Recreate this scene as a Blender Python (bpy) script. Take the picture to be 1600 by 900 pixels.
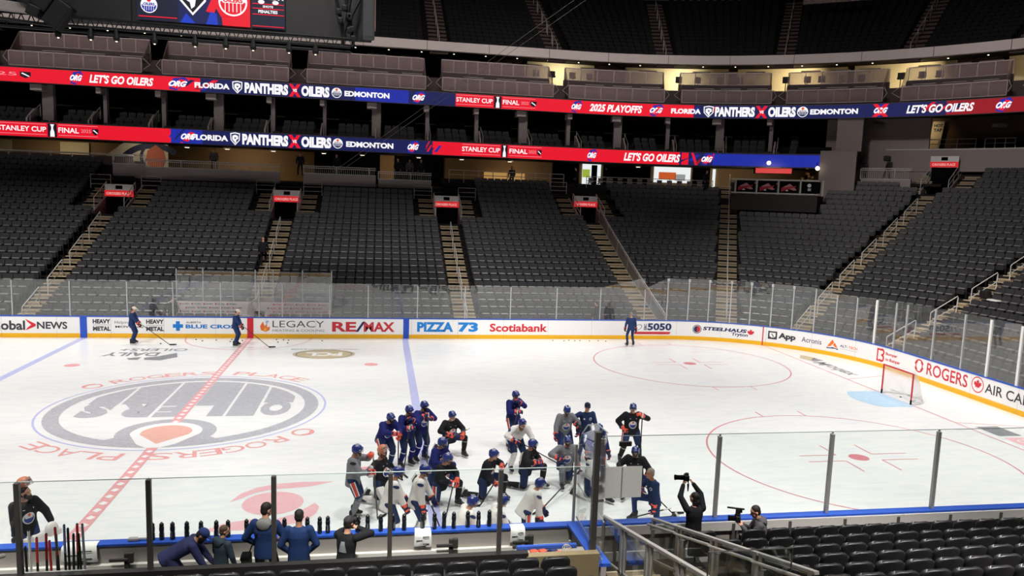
import bpy, bmesh, math, random
import numpy as np
from mathutils import Vector, Matrix, Quaternion
from mathutils.bvhtree import BVHTree

for o in list(bpy.data.objects):
    bpy.data.objects.remove(o, do_unlink=True)
sc = bpy.context.scene
COL = sc.collection
RNG = random.Random(7)
R = math.radians
PI = math.pi

# ------------------------------------------------------------------ camera
cam_d = bpy.data.cameras.new('camera')
cam = bpy.data.objects.new('camera', cam_d)
COL.objects.link(cam)
YAW, PITCH, ROLL = 0.180557, -0.126526, 0.036006
fwd = Vector((math.sin(YAW) * math.cos(PITCH), math.cos(YAW) * math.cos(PITCH), math.sin(PITCH)))
rgt = Vector((math.cos(YAW), -math.sin(YAW), 0))
upv = rgt.cross(fwd)
r2 = rgt * math.cos(ROLL) + upv * math.sin(ROLL)
u2 = -rgt * math.sin(ROLL) + upv * math.cos(ROLL)
cm = Matrix((r2, u2, -fwd)).transposed().to_4x4()
cm.translation = Vector((6.3992, -27.6228, 7.6093))
cam.matrix_world = cm
cam_d.sensor_width = 36.0
cam_d.lens = 1214.4475 / 1600 * 36
cam_d.shift_x = -11.94 / 1600
cam_d.shift_y = 11.44 / 1600
cam_d.clip_end = 300
sc.camera = cam

# ------------------------------------------------------------------ view, world, light
sc.view_settings.view_transform = 'Standard'
sc.view_settings.look = 'None'
sc.view_settings.exposure = 0.0
sc.view_settings.gamma = 1.0
sc.view_settings.use_curve_mapping = False
sc.cycles.max_bounces = 8
sc.cycles.diffuse_bounces = 3
sc.cycles.glossy_bounces = 3
sc.cycles.transparent_max_bounces = 32
sc.cycles.use_denoising = True
sc.cycles.sample_clamp_indirect = 4.0
sc.cycles.caustics_reflective = False
sc.cycles.caustics_refractive = False

world = bpy.data.worlds.new('world')
sc.world = world
world.use_nodes = True
world.node_tree.nodes['Background'].inputs[0].default_value = (0.9, 0.92, 1.0, 1)
world.node_tree.nodes['Background'].inputs[1].default_value = 0.012


def area_light(name, loc, target, power, size, spread, color=(1, 1, 1)):
    d = bpy.data.lights.new(name, 'AREA')
    d.energy = power
    d.shape = 'DISK'
    d.size = size
    d.spread = R(spread)
    d.color = color
    o = bpy.data.objects.new(name, d)
    COL.objects.link(o)
    o.location = loc
    o.rotation_euler = (Vector(target) - Vector(loc)).to_track_quat('-Z', 'Y').to_euler()
    return o


# rows of sport lights under the roof, aimed at the ice
for lx, pw in ((-26, 770), (-13, 700), (0, 630), (12, 600), (24, 500), (34, 440)):
    for ly, ty in ((17, 2), (-17, -2)):
        area_light('sport_light', (lx, ly, 29), (lx * 0.8, ty, 0), pw * 0.88, 2.6, 78, (1.0, 0.985, 0.955))
for lx, pw in ((-18, 205), (-6, 205), (6, 215), (18, 285), (30, 250)):  # extra row added to brighten the near ice
    area_light('sport_light', (lx, -9, 29), (lx, -10.5, 0), pw, 2.4, 50, (1.0, 0.985, 0.955))
# added fill lamps over the ice, lifting the far stands, corner and balcony
for lx, tx in ((-26, -24), (-12, -10), (2, 4), (14, 17)):
    area_light('bowl_fill', (lx, -6, 30), (tx, 16.5, 1), 520, 2.4, 46, (1.0, 0.95, 0.9))
    area_light('bowl_fill', (lx, -2, 30), (tx, 40, 19), 190, 2.4, 40, (1.0, 0.92, 0.9))
area_light('bowl_fill', (14, -8, 30), (36, 10, 3), 900, 2.4, 50, (1.0, 0.95, 0.9))
area_light('bowl_fill', (6, -10, 30), (36, 0, 3), 700, 2.4, 50, (1.0, 0.95, 0.9))
area_light('bowl_fill', (10, -8, 30), (48, 22, 18), 300, 2.4, 44, (1.0, 0.92, 0.9))
area_light('bowl_fill', (16, -4, 30), (30, 38, 19), 230, 2.4, 44, (1.0, 0.92, 0.9))
# unseen fill lamps added to brighten the near stand and bench
for lx in (-2, 7, 16, 24):
    area_light('near_stand_fill', (lx, -25, 24), (lx, -17.2, 0), 560, 2.0, 27, (1.0, 0.96, 0.92))

# ------------------------------------------------------------------ helpers
def lin(c):
    return tuple(((v / 255) / 12.92 if v / 255 <= 0.04045 else ((v / 255 + 0.055) / 1.055) ** 2.4) for v in c)


MATS = {}


def mat(name, rgb, rough=0.6, metal=0.0, spec=0.4, var=0.08, scale=30.0, emit=0.0, bump=0.0, alpha=None):
    """procedural surface: principled with a little noise in colour and roughness"""
    if name in MATS:
        return MATS[name]
    m = bpy.data.materials.new(name)
    m.use_nodes = True
    nt = m.node_tree
    b = nt.nodes['Principled BSDF']
    c = lin(rgb)
    b.inputs['Base Color'].default_value = (*c, 1)
    b.inputs['Roughness'].default_value = rough
    b.inputs['Metallic'].default_value = metal
    b.inputs['Specular IOR Level'].default_value = spec
    if emit > 0:
        b.inputs['Emission Color'].default_value = (*c, 1)
        b.inputs['Emission Strength'].default_value = emit
        b.inputs['Base Color'].default_value = (*[v * 0.05 for v in c], 1)
    if var > 0 and emit == 0:
        tc = nt.nodes.new('ShaderNodeTexCoord')
        n = nt.nodes.new('ShaderNodeTexNoise')
        n.inputs['Scale'].default_value = scale
        n.inputs['Detail'].default_value = 3
        mr = nt.nodes.new('ShaderNodeMapRange')
        mr.inputs[3].default_value = 1 - var
        mr.inputs[4].default_value = 1 + var
        mx = nt.nodes.new('ShaderNodeVectorMath')
        mx.operation = 'SCALE'
        mx.inputs[0].default_value = c
        nt.links.new(tc.outputs['Object'], n.inputs['Vector'])
        nt.links.new(n.outputs['Fac'], mr.inputs[0])
        nt.links.new(mr.outputs[0], mx.inputs['Scale'])
        nt.links.new(mx.outputs[0], b.inputs['Base Color'])
        if bump > 0:
            bp = nt.nodes.new('ShaderNodeBump')
            bp.inputs['Strength'].default_value = bump
            nt.links.new(n.outputs['Fac'], bp.inputs['Height'])
            nt.links.new(bp.outputs[0], b.inputs['Normal'])
    if alpha is not None:
        b.inputs['Alpha'].default_value = alpha
    MATS[name] = m
    return m


def glass_mat(name, tint=(0.97, 0.985, 0.98), refl=0.09, rough=0.0, haze=0.0):
    m = bpy.data.materials.new(name)
    m.use_nodes = True
    nt = m.node_tree
    nt.nodes.clear()
    out = nt.nodes.new('ShaderNodeOutputMaterial')
    tr = nt.nodes.new('ShaderNodeBsdfTransparent')
    tr.inputs[0].default_value = (*tint, 1)
    gl = nt.nodes.new('ShaderNodeBsdfGlossy')
    gl.inputs['Roughness'].default_value = rough
    lw = nt.nodes.new('ShaderNodeLayerWeight')
    pw = nt.nodes.new('ShaderNodeMath')
    pw.operation = 'POWER'
    pw.inputs[1].default_value = 5.0
    mr = nt.nodes.new('ShaderNodeMapRange')
    mr.inputs[3].default_value = refl
    mr.inputs[4].default_value = 1.0
    df = nt.nodes.new('ShaderNodeBsdfDiffuse')
    df.inputs[0].default_value = (0.85, 0.88, 0.88, 1)
    hz = nt.nodes.new('ShaderNodeMixShader')
    hz.inputs[0].default_value = haze
    nt.links.new(lw.outputs['Facing'], pw.inputs[0])
    mx = nt.nodes.new('ShaderNodeMixShader')
    nt.links.new(pw.outputs[0], mr.inputs[0])
    nt.links.new(mr.outputs[0], mx.inputs[0])
    nt.links.new(tr.outputs[0], hz.inputs[1])
    nt.links.new(df.outputs[0], hz.inputs[2])
    nt.links.new(hz.outputs[0], mx.inputs[1])
    nt.links.new(gl.outputs[0], mx.inputs[2])
    nt.links.new(mx.outputs[0], out.inputs[0])
    MATS[name] = m
    return m


def V(*a):
    return Vector(a)


class MB:
    """collects primitives into one mesh"""

    def __init__(self):
        self.v, self.f, self.m = [], [], []

    def add(self, vs, fs, m=0):
        n = len(self.v)
        self.v += [tuple(v) for v in vs]
        self.f += [tuple(i + n for i in f) for f in fs]
        self.m += [m] * len(fs)
        return self

    def box(self, c, s, rot=None, m=0):
        c = Vector(c)
        hx, hy, hz = s[0] / 2, s[1] / 2, s[2] / 2
        vs = [Vector((x, y, z)) for z in (-hz, hz) for x, y in ((-hx, -hy), (hx, -hy), (hx, hy), (-hx, hy))]
        if rot is not None:
            if not isinstance(rot, Matrix):
                rot = Matrix.Rotation(rot, 3, 'Z')
            vs = [rot @ v for v in vs]
        return self.add([v + c for v in vs], [(3, 2, 1, 0), (4, 5, 6, 7), (0, 1, 5, 4), (1, 2, 6, 5), (2, 3, 7, 6), (3, 0, 4, 7)], m)

    def rbox(self, c, s, b=0.02, rot=None, m=0):
        """box with chamfered edges along every axis"""
        bm = bmesh.new()
        bmesh.ops.create_cube(bm, size=1.0)
        for v in bm.verts:
            v.co = Vector((v.co.x * s[0], v.co.y * s[1], v.co.z * s[2]))
        bmesh.ops.bevel(bm, geom=list(bm.edges), offset=b, segments=2, affect='EDGES', profile=0.6)
        if rot is not None and not isinstance(rot, Matrix):
            rot = Matrix.Rotation(rot, 3, 'Z')
        bm.verts.index_update()
        vs = [(rot @ v.co if rot is not None else v.co) + Vector(c) for v in bm.verts]
        fs = [[v.index for v in f.verts] for f in bm.faces]
        bm.free()
        return self.add(vs, fs, m)

    def tube(self, p0, p1, r0, r1=None, n=8, m=0):
        r1 = r0 if r1 is None else r1
        p0, p1 = Vector(p0), Vector(p1)
        d = (p1 - p0)
        if d.length < 1e-6:
            return self
        d.normalize()
        a = d.orthogonal().normalized()
        b = d.cross(a)
        vs = []
        for p, r in ((p0, r0), (p1, r1)):
            for i in range(n):
                t = 2 * PI * i / n
                vs.append(p + (a * math.cos(t) + b * math.sin(t)) * r)
        fs = [(i, (i + 1) % n, n + (i + 1) % n, n + i) for i in range(n)]
        fs += [tuple(reversed(range(n))), tuple(range(n, 2 * n))]
        return self.add(vs, fs, m)

    def pipe(self, pts, r, n=6, m=0):
        """round bar along a polyline (mitred rings)"""
        pts = [Vector(p) for p in pts]
        k = len(pts)
        ref = None
        vs = []
        for i, p in enumerate(pts):
            t = ((pts[min(i + 1, k - 1)] - p).normalized() + (p - pts[max(i - 1, 0)]).normalized())
            if t.length < 1e-6:
                t = pts[min(i + 1, k - 1)] - pts[max(i - 1, 0)]
            t.normalize()
            if ref is None:
                ref = t.orthogonal().normalized()
            a = (ref - t * ref.dot(t)).normalized()
            ref = a
            b = t.cross(a)
            rr = r[i] if isinstance(r, (list, tuple)) else r
            vs += [p + (a * math.cos(2 * PI * j / n) + b * math.sin(2 * PI * j / n)) * rr for j in range(n)]
        fs = []
        for i in range(k - 1):
            for j in range(n):
                fs.append((i * n + j, i * n + (j + 1) % n, (i + 1) * n + (j + 1) % n, (i + 1) * n + j))
        fs += [tuple(reversed(range(n))), tuple(range((k - 1) * n, k * n))]
        return self.add(vs, fs, m)

    def ell(self, c, r, rot=None, nu=12, nv=8, m=0):
        c = Vector(c)
        vs = [Vector((0, 0, -r[2]))]
        for j in range(1, nv):
            ph = -PI / 2 + PI * j / nv
            for i in range(nu):
                th = 2 * PI * i / nu
                vs.append(Vector((r[0] * math.cos(ph) * math.cos(th), r[1] * math.cos(ph) * math.sin(th), r[2] * math.sin(ph))))
        vs.append(Vector((0, 0, r[2])))
        fs = [(0, 1 + (i + 1) % nu, 1 + i) for i in range(nu)]
        for j in range(nv - 2):
            for i in range(nu):
                a, b = 1 + j * nu + i, 1 + j * nu + (i + 1) % nu
                fs.append((a, b, b + nu, a + nu))
        t = len(vs) - 1
        o = 1 + (nv - 2) * nu
        fs += [(o + i, o + (i + 1) % nu, t) for i in range(nu)]
        if rot is not None:
            vs = [rot @ v for v in vs]
        return self.add([v + c for v in vs], fs, m)

    def cap(self, p0, p1, r0, r1, n=12, m=0):
        """tapered capsule"""
        p0, p1 = Vector(p0), Vector(p1)
        self.tube(p0, p1, r0, r1, n, m)
        self.ell(p0, (r0,) * 3, None, n, 8, m)
        self.ell(p1, (r1,) * 3, None, n, 8, m)
        return self

    def loft(self, rings, m=0, n=16):
        """rings: (centre, half-axis a, half-axis b) -> closed skin"""
        vs = []
        for c, a, b in rings:
            c, a, b = Vector(c), Vector(a), Vector(b)
            vs += [c + a * math.cos(2 * PI * i / n) + b * math.sin(2 * PI * i / n) for i in range(n)]
        k = len(rings)
        fs = []
        for j in range(k - 1):
            for i in range(n):
                fs.append((j * n + i, j * n + (i + 1) % n, (j + 1) * n + (i + 1) % n, (j + 1) * n + i))
        fs += [tuple(reversed(range(n))), tuple(range((k - 1) * n, k * n))]
        return self.add(vs, fs, m)

    def prism(self, poly, fn0, fn1, m=0):
        """poly: list of 2-D points; fn0/fn1 map them to the two end faces"""
        n = len(poly)
        vs = [fn0(*p) for p in poly] + [fn1(*p) for p in poly]
        fs = [tuple(reversed(range(n))), tuple(range(n, 2 * n))]
        fs += [(i, (i + 1) % n, n + (i + 1) % n, n + i) for i in range(n)]
        return self.add(vs, fs, m)

    def lathe(self, c, prof, n=12, m=0, rot=None):
        c = Vector(c)
        vs = []
        for r, z in prof:
            vs += [Vector((r * math.cos(2 * PI * i / n), r * math.sin(2 * PI * i / n), z)) for i in range(n)]
        if rot is not None:
            vs = [rot @ v for v in vs]
        k = len(prof)
        fs = []
        for j in range(k - 1):
            for i in range(n):
                fs.append((j * n + i, j * n + (i + 1) % n, (j + 1) * n + (i + 1) % n, (j + 1) * n + i))
        fs += [tuple(reversed(range(n))), tuple(range((k - 1) * n, k * n))]
        return self.add([v + c for v in vs], fs, m)

    def mesh(self, name, mats, smooth=False):
        me = bpy.data.meshes.new(name)
        me.from_pydata(self.v, [], self.f)
        for mm in (mats if isinstance(mats, (list, tuple)) else [mats]):
            me.materials.append(mm)
        me.polygons.foreach_set('material_index', self.m)
        if smooth:
            me.polygons.foreach_set('use_smooth', [True] * len(self.f))
        me.update()
        return me

    def build(self, name, mats, parent=None, smooth=False, local=False):
        """links the collected mesh as ONE object. World coordinates unless local"""
        if parent is not None and not local:
            off = parent_origin(parent)
            self.v = [(x - off[0], y - off[1], z - off[2]) for x, y, z in self.v]
        o = bpy.data.objects.new(name, self.mesh(name, mats, smooth))
        COL.objects.link(o)
        if parent is not None:
            o.parent = parent
        return o


def parent_origin(p):
    x = Vector((0, 0, 0))
    while p is not None:
        x += p.location
        p = p.parent
    return x


def tag(o, label=None, cat=None, group=None, kind=None):
    if label: o['label'] = label
    if cat: o['category'] = cat
    if group: o['group'] = group
    if kind: o['kind'] = kind
    return o


def empty(name, loc, rz=0.0, **k):
    o = bpy.data.objects.new(name, None)
    COL.objects.link(o)
    o.location = loc
    o.rotation_euler.z = rz
    o.empty_display_size = 0.2
    tag(o, **k)
    return o


def kids(o):
    return [c for c in o.children]


def copy_tree(o, parent=None):
    c = o.copy()
    COL.objects.link(c)
    c.parent = parent
    for ch in kids(o):
        copy_tree(ch, c)
    return c


ORD = ['first', 'second', 'third', 'fourth', 'fifth', 'sixth', 'seventh', 'eighth', 'ninth', 'tenth', 'eleventh', 'twelfth',
       'thirteenth', 'fourteenth', 'fifteenth', 'sixteenth', 'seventeenth', 'eighteenth', 'nineteenth', 'twentieth']
ORD += ['twenty-' + w for w in ORD[:9]] + ['thirtieth'] + ['thirty-' + w for w in ORD[:9]]

# ---- rink plan: an offset family of the rounded rink outline (far side, right corner, right end)
HX, HY, R0 = 30.48, 12.954, 8.534
XC, YC = HX - R0, HY - R0


def cp(s, D):
    """point, tangent and outward normal at arc length s (0 = start of the far right corner) on offset D"""
    rr = R0 + D
    L = rr * PI / 2
    if s < 0:
        return V(XC + s, YC + rr, 0), V(1, 0, 0), V(0, 1, 0)
    if s < L:
        a = s / rr
        n = V(math.sin(a), math.cos(a), 0)
        return V(XC, YC, 0) + n * rr, V(math.cos(a), -math.sin(a), 0), n
    return V(XC + rr, YC - (s - L), 0), V(0, -1, 0), V(1, 0, 0)


def cz(s, D, z):
    p = cp(s, D)[0]
    p.z = z
    return p


def us(u, D):
    """u: metres along the straight (<0), degrees round the corner (0..90), 90 + metres along the end -> arc length"""
    if u < 0: return u
    rr = R0 + D
    if 24.0 < u < 74.0:         # the bright corner aisle is not quite radial
        aF = float(np.interp(D, [0, 4, 14.3, 23.7, 30], [45.0, 46.4, 49.9, 52.3, 53.6]))
        u = 24 + (u - 24) * (aF - 24) / 24.5 if u <= 48.5 else aF + (u - 48.5) * (74 - aF) / 25.5
    if u < 90: return R(u) * rr
    return rr * PI / 2 + (u - 90)


def uz(u, D, z):
    return cz(us(u, D), D, z)


def srange(s0, s1, D=0, step=0.6):
    L = (R0 + D) * PI / 2
    pts = [s0, s1]
    n = max(1, int(abs(min(L, s1) - max(0, s0)) / step)) if s1 > 0 and s0 < L else 1
    for i in range(n + 1):
        t = max(0, s0) + (min(L, s1) - max(0, s0)) * i / n
        if s0 < t < s1: pts.append(t)
    return sorted(set(round(x, 5) for x in pts))


def urange(u0, u1, step=2.0):
    pts = {u0, u1}
    a, b = max(0, u0), min(90, u1)
    if b > a:
        n = max(1, int((b - a) / step))
        for i in range(n + 1):
            pts.add(a + (b - a) * i / n)
    return sorted(pts)


def sweep(mb, prof, ss, m=0, useu=False, Dref=None):
    """closed profile [(D, z)...] swept along s values; with useu the stations are u values (radial cuts)"""
    n = len(prof)
    vs = []
    for s in ss:
        for D, z in prof:
            if useu:
                vs.append(uz(s, D, z))
            else:
                Dr = prof[0][0] if Dref is None else Dref
                q, t, nn = cp(s, Dr)
                q = q + nn * (D - Dr)
                vs.append(V(q.x, q.y, z))
    fs = []
    k = len(ss)
    for j in range(k - 1):
        for i in range(n):
            fs.append((j * n + i, j * n + (i + 1) % n, (j + 1) * n + (i + 1) % n, (j + 1) * n + i))
    fs += [tuple(reversed(range(n))), tuple(range((k - 1) * n, k * n))]
    mb.add(vs, fs, m)
    return mb


# ---- lettering: built-in font -> flat mesh, fitted to a box
TXT = {}


def txt(s, bold=0.0, shear=0.0):
    key = (s, bold, shear)
    if key in TXT: return TXT[key]
    c = bpy.data.curves.new('lettering', 'FONT')
    c.body = s
    c.size = 1.0
    c.offset = bold
    c.shear = shear
    c.resolution_u = 3
    c.fill_mode = 'FRONT' if hasattr(c, 'fill_mode') else c.fill_mode
    o = bpy.data.objects.new('lettering', c)
    me = o.to_mesh()
    vs = [(v.co.x, v.co.y) for v in me.vertices]
    fs = [tuple(p.vertices) for p in me.polygons]
    o.to_mesh_clear()
    bpy.data.objects.remove(o)
    bpy.data.curves.remove(c)
    xs = [v[0] for v in vs]
    ys = [v[1] for v in vs]
    x0, x1, y0, y1 = min(xs), max(xs), min(ys), max(ys)
    vs = [((x - x0) / (x1 - x0), (y - y0) / (y1 - y0)) for x, y in vs]
    TXT[key] = (vs, fs)
    return TXT[key]


def put_text(mb, s, box, mapf, m=0, bold=0.02, shear=0.0):
    """box = (a0, a1, b0, b1) in the surface's own coordinates, mapf(a, b) -> point"""
    vs, fs = txt(s, bold, shear)
    a0, a1, b0, b1 = box
    mb.add([mapf(a0 + (a1 - a0) * x, b0 + (b1 - b0) * y) for x, y in vs], fs, m)
    return mb


def put_poly(mb, poly, mapf, m=0):
    mb.add([mapf(*p) for p in poly], [tuple(range(len(poly)))], m)
    return mb


def put_disc(mb, c, r, mapf, m=0, n=28, r_in=0.0, a0=0, a1=360, ry=None):
    ry = r if ry is None else ry
    ang = [R(a0 + (a1 - a0) * i / n) for i in range(n + 1)]
    if r_in <= 0:
        pts = [(c[0] + r * math.cos(a), c[1] + ry * math.sin(a)) for a in ang]
        if abs(a1 - a0) >= 360: pts = pts[:-1]
        return put_poly(mb, pts, mapf, m)
    vs = []
    q = r_in / r
    for a in ang:
        vs += [mapf(c[0] + r * math.cos(a), c[1] + ry * math.sin(a)), mapf(c[0] + r * q * math.cos(a), c[1] + ry * q * math.sin(a))]
    mb.add(vs, [(2 * i, 2 * i + 2, 2 * i + 3, 2 * i + 1) for i in range(n)], m)
    return mb

# ------------------------------------------------------------------ ice sheet and its painted markings
def ice_material():
    m = bpy.data.materials.new('ice')
    m.use_nodes = True
    nt = m.node_tree
    b = nt.nodes['Principled BSDF']
    tc = nt.nodes.new('ShaderNodeTexCoord')
    mp = nt.nodes.new('ShaderNodeMapping')
    mp.inputs['Scale'].default_value = (0.5, 2.2, 1)
    n1 = nt.nodes.new('ShaderNodeTexNoise')
    n1.inputs['Scale'].default_value = 1.6
    n1.inputs['Detail'].default_value = 8
    n1.inputs['Roughness'].default_value = 0.72
    n1.inputs['Distortion'].default_value = 1.2
    rp = nt.nodes.new('ShaderNodeValToRGB')
    rp.color_ramp.elements[0].position = 0.34
    rp.color_ramp.elements[0].color = (0.80, 0.82, 0.85, 1)
    rp.color_ramp.elements[1].position = 0.56
    rp.color_ramp.elements[1].color = (0.90, 0.90, 0.885, 1)
    nt.links.new(tc.outputs['Object'], mp.inputs[0])
    nt.links.new(mp.outputs[0], n1.inputs['Vector'])
    nt.links.new(n1.outputs['Fac'], rp.inputs[0])
    nt.links.new(rp.outputs[0], b.inputs['Base Color'])
    n2 = nt.nodes.new('ShaderNodeTexNoise')
    n2.inputs['Scale'].default_value = 14
    n2.inputs['Detail'].default_value = 6
    nt.links.new(mp.outputs[0], n2.inputs['Vector'])
    bp = nt.nodes.new('ShaderNodeBump')
    bp.inputs['Strength'].default_value = 0.08
    nt.links.new(n2.outputs['Fac'], bp.inputs['Height'])
    nt.links.new(bp.outputs[0], b.inputs['Normal'])
    b.inputs['Roughness'].default_value = 0.25
    b.inputs['Specular IOR Level'].default_value = 0.25
    MATS['ice'] = m
    return m


def paint(name, rgb, wear=0.35):
    """paint under scuffed ice: colour broken by fine scratches"""
    m = bpy.data.materials.new(name)
    m.use_nodes = True
    nt = m.node_tree
    b = nt.nodes['Principled BSDF']
    tc = nt.nodes.new('ShaderNodeTexCoord')
    mp = nt.nodes.new('ShaderNodeMapping')
    mp.inputs['Scale'].default_value = (1.6, 7.0, 1)
    mp.inputs['Rotation'].default_value = (0, 0, 0.5)
    n = nt.nodes.new('ShaderNodeTexNoise')
    n.inputs['Scale'].default_value = 3.0
    n.inputs['Detail'].default_value = 9
    n.inputs['Roughness'].default_value = 0.8
    n.inputs['Distortion'].default_value = 2.0
    rp = nt.nodes.new('ShaderNodeValToRGB')
    c = lin(rgb)
    rp.color_ramp.elements[0].position = 0.47
    rp.color_ramp.elements[0].color = (*c, 1)
    rp.color_ramp.elements[1].position = 0.7
    w = tuple(v + (0.88 - v) * wear * 2 for v in c)
    rp.color_ramp.elements[1].color = (*[min(0.88, v) for v in w], 1)
    nt.links.new(tc.outputs['Object'], mp.inputs[0])
    nt.links.new(mp.outputs[0], n.inputs['Vector'])
    nt.links.new(n.outputs['Fac'], rp.inputs[0])
    nt.links.new(rp.outputs[0], b.inputs['Base Color'])
    b.inputs['Roughness'].default_value = 0.35
    b.inputs['Specular IOR Level'].default_value = 0.22
    MATS[name] = m
    return m


ICE = ice_material()
P_BLUE = paint('ice_blue', (180, 184, 230))
P_RED = paint('ice_red', (230, 156, 160))
P_CIRC = paint('ice_circle_red', (214, 128, 138), 0.12)
P_GREY = paint('ice_grey', (172, 172, 181), 0.42)
P_TEXT = paint('ice_text_red', (230, 154, 152))
P_ORNG = paint('ice_orange', (232, 172, 156), 0.3)
P_PINK = paint('ice_pink', (240, 180, 188))
P_CREASE = paint('ice_crease', (172, 210, 238), 0.5)
P_WHITE = paint('ice_white', (240, 240, 240), 0)
P_DARK = paint('ice_dark', (128, 130, 136), 0.15)
P_GOLD = paint('ice_gold', (190, 172, 130), 0.3)

# rounded rink outline (inside of the boards)
def outline(d=0.0, n=14, x0=-HX):
    pts = []
    for (cx, cy, a0) in ((XC, YC, 90), (XC, -YC, 0), (-XC, -YC, -90), (-XC, YC, -180)):
        for i in range(n + 1):
            a = R(a0 - 90 * i / n)
            pts.append((cx + (R0 + d) * math.cos(a), cy + (R0 + d) * math.sin(a)))
    return pts


mb = MB()
ol = outline(0.02)
mb.prism(ol, lambda x, y: V(x, y, -0.05), lambda x, y: V(x, y, 0))
ice = mb.build('floor', ICE)
tag(ice, 'white scuffed ice sheet of the rink', 'floor', kind='structure')


def mark(name, build, m, h=0.002, label=None):
    mb = MB()
    build(mb, lambda x, y: V(x, y, h))
    o = mb.build(name, m, ice)
    if label: o['label'] = label
    return o


def rect(mb, f, x0, x1, y0, y1, m=0):
    mb.add([f(x0, y0), f(x1, y0), f(x1, y1), f(x0, y1)], [(0, 1, 2, 3)], m)


FT = 0.3048
YB = HY
for sx in (-1, 1):
    mark('blue_line', lambda mb, f: rect(mb, f, sx * 25.5 * FT - 0.152, sx * 25.5 * FT + 0.152, -YB, YB), P_BLUE, 0.002,
         'faded blue line across the ice, %s of the centre logo' % ('left' if sx < 0 else 'right'))


def center(mb, f):
    rect(mb, f, -0.152, 0.152, -YB, YB, 0)
    y = -YB + 0.3
    g = lambda a, b: f(a, b) + V(0, 0, 0.001)
    while y < YB:
        put_poly(mb, [(-0.1, y - 0.03), (0.03, y - 0.12), (0.1, y + 0.03), (-0.03, y + 0.12)], g, 1)
        y += 0.42


mark('center_line', center, [P_RED, P_WHITE], 0.005, 'faded red centre line with white lozenges')
GX = 89 * FT
for sx in (-1, 1):
    yy = YC + math.sqrt(R0 ** 2 - (GX - XC) ** 2)
    mark('goal_line', lambda mb, f: rect(mb, f, sx * GX - 0.03, sx * GX + 0.03, -yy, yy), P_CIRC)


def trap(mb, f):
    for s in (-1, 1):
        put_poly(mb, [(GX, s * 3.33), (GX, s * 3.38), (HX, s * 4.3), (HX, s * 4.25)], f)


mark('trapezoid_lines', trap, P_CIRC)


def circle(cx, cy):
    def b(mb, f):
        put_disc(mb, (cx, cy), 4.60, f, 0, 72, 4.545)
        put_disc(mb, (cx, cy), 0.305, f, 0, 20)
        for sx in (-1, 1):
            for sy in (-1, 1):
                a, c = cx + sx * 0.61, cy + sy * 0.27
                rect(mb, f, min(a, a + sx * 1.22), max(a, a + sx * 1.22), c - 0.025, c + 0.025)
                rect(mb, f, a - 0.025, a + 0.025, min(c, c + sy * 0.91), max(c, c + sy * 0.91))
                x = cx + sx * 0.85
                y = cy + sy * 4.53
                rect(mb, f, x - 0.025, x + 0.025, min(y, y + sy * 0.6), max(y, y + sy * 0.6))
    return b


mark('faceoff_circle', circle(69 * FT, 22 * FT), P_CIRC, 0.002, 'red face-off circle in the far right corner of the ice')
mark('faceoff_circle', circle(69 * FT, -22 * FT), P_CIRC, 0.002, 'red face-off circle on the near right ice')
for sx in (-1, 1):
    mark('faceoff_dot', lambda mb, f: put_disc(mb, (sx * 20 * FT, 22 * FT), 0.305, f, 0, 20), P_RED)
    mark('faceoff_dot', lambda mb, f: put_disc(mb, (sx * 20 * FT, -22 * FT), 0.305, f, 0, 20), P_RED)
mark('referee_crease', lambda mb, f: put_disc(mb, (0, YB), 3.05, f, 0, 30, 3.0, 180, 360), P_CIRC)


def crease(mb, f):
    pts = [(GX, -1.22)]
    for i in range(21):
        y = -1.22 + 2.44 * i / 20
        pts.append((GX - math.sqrt(1.83 ** 2 - y * y), y))
    pts.append((GX, 1.22))
    put_poly(mb, pts, f)


mark('goal_crease', crease, P_CREASE, 0.003, 'light blue goal crease')


def logo(mb, f):
    g = lambda a, b: f(a, b) + V(0, 0, 0.0015)
    put_disc(mb, (0, 0), 4.6, f, 1, 72, 4.53)              # thin blue circle
    put_disc(mb, (0, 0), 4.33, f, 0, 72, 3.86)             # heavy grey ring
    cols = [-3.43, -2.36, -0.97, 0.02, 1.36, 2.36, 3.47]
    lets = 'SRELIO'
    for i, ch in enumerate(lets):
        x0, x1 = cols[i] + 0.05, cols[i + 1] - 0.05
        if ch == 'L': x0 += 0.1
        yb = 0.5
        pts = [(x0, yb), (x1, yb)]
        for j in range(9):
            x = x1 + (x0 - x1) * j / 8
            yy = math.sqrt(max(3.66 ** 2 - x * x, 0.4))
            pts.append((x, max(yy, yb + 0.05)))
        put_poly(mb, pts, f, 0)
        put_text(mb, ch, (x1, x0, 0.75, -1.15), g, 0, 0.075)
    # drop: grey outer, white, orange
    dc = (0, -2.85)
    out = []
    for i in range(25):
        a = R(-20 + 220 * i / 24)
        out.append((dc[0] + 1.45 * math.cos(a), dc[1] + 1.42 * math.sin(a)))
    out += [(-1.9, -3.85), (-0.9, -4.24), (0, -4.33), (0.9, -4.24), (1.9, -3.85)]
    put_poly(mb, out, g, 0)
    g2 = lambda a, b: f(a, b) + V(0, 0, 0.003)
    wi = [(dc[0] + 1.03 * math.cos(R(-10 + 200 * i / 20)), dc[1] + 1.02 * math.sin(R(-10 + 200 * i / 20))) for i in range(21)]
    wi += [(-0.55, -4.0), (-0.2, -4.35), (0.2, -4.35), (0.55, -4.0)]
    put_poly(mb, wi, g2, 2)
    g3 = lambda a, b: f(a, b) + V(0, 0, 0.0045)
    oi = [(dc[0] + 0.74 * math.cos(R(-20 + 220 * i / 20)), dc[1] + 0.72 * math.sin(R(-20 + 220 * i / 20))) for i in range(21)]
    oi += [(-0.3, -3.6), (0, -4.0), (0.3, -3.6)]
    put_poly(mb, oi, g3, 3)


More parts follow.
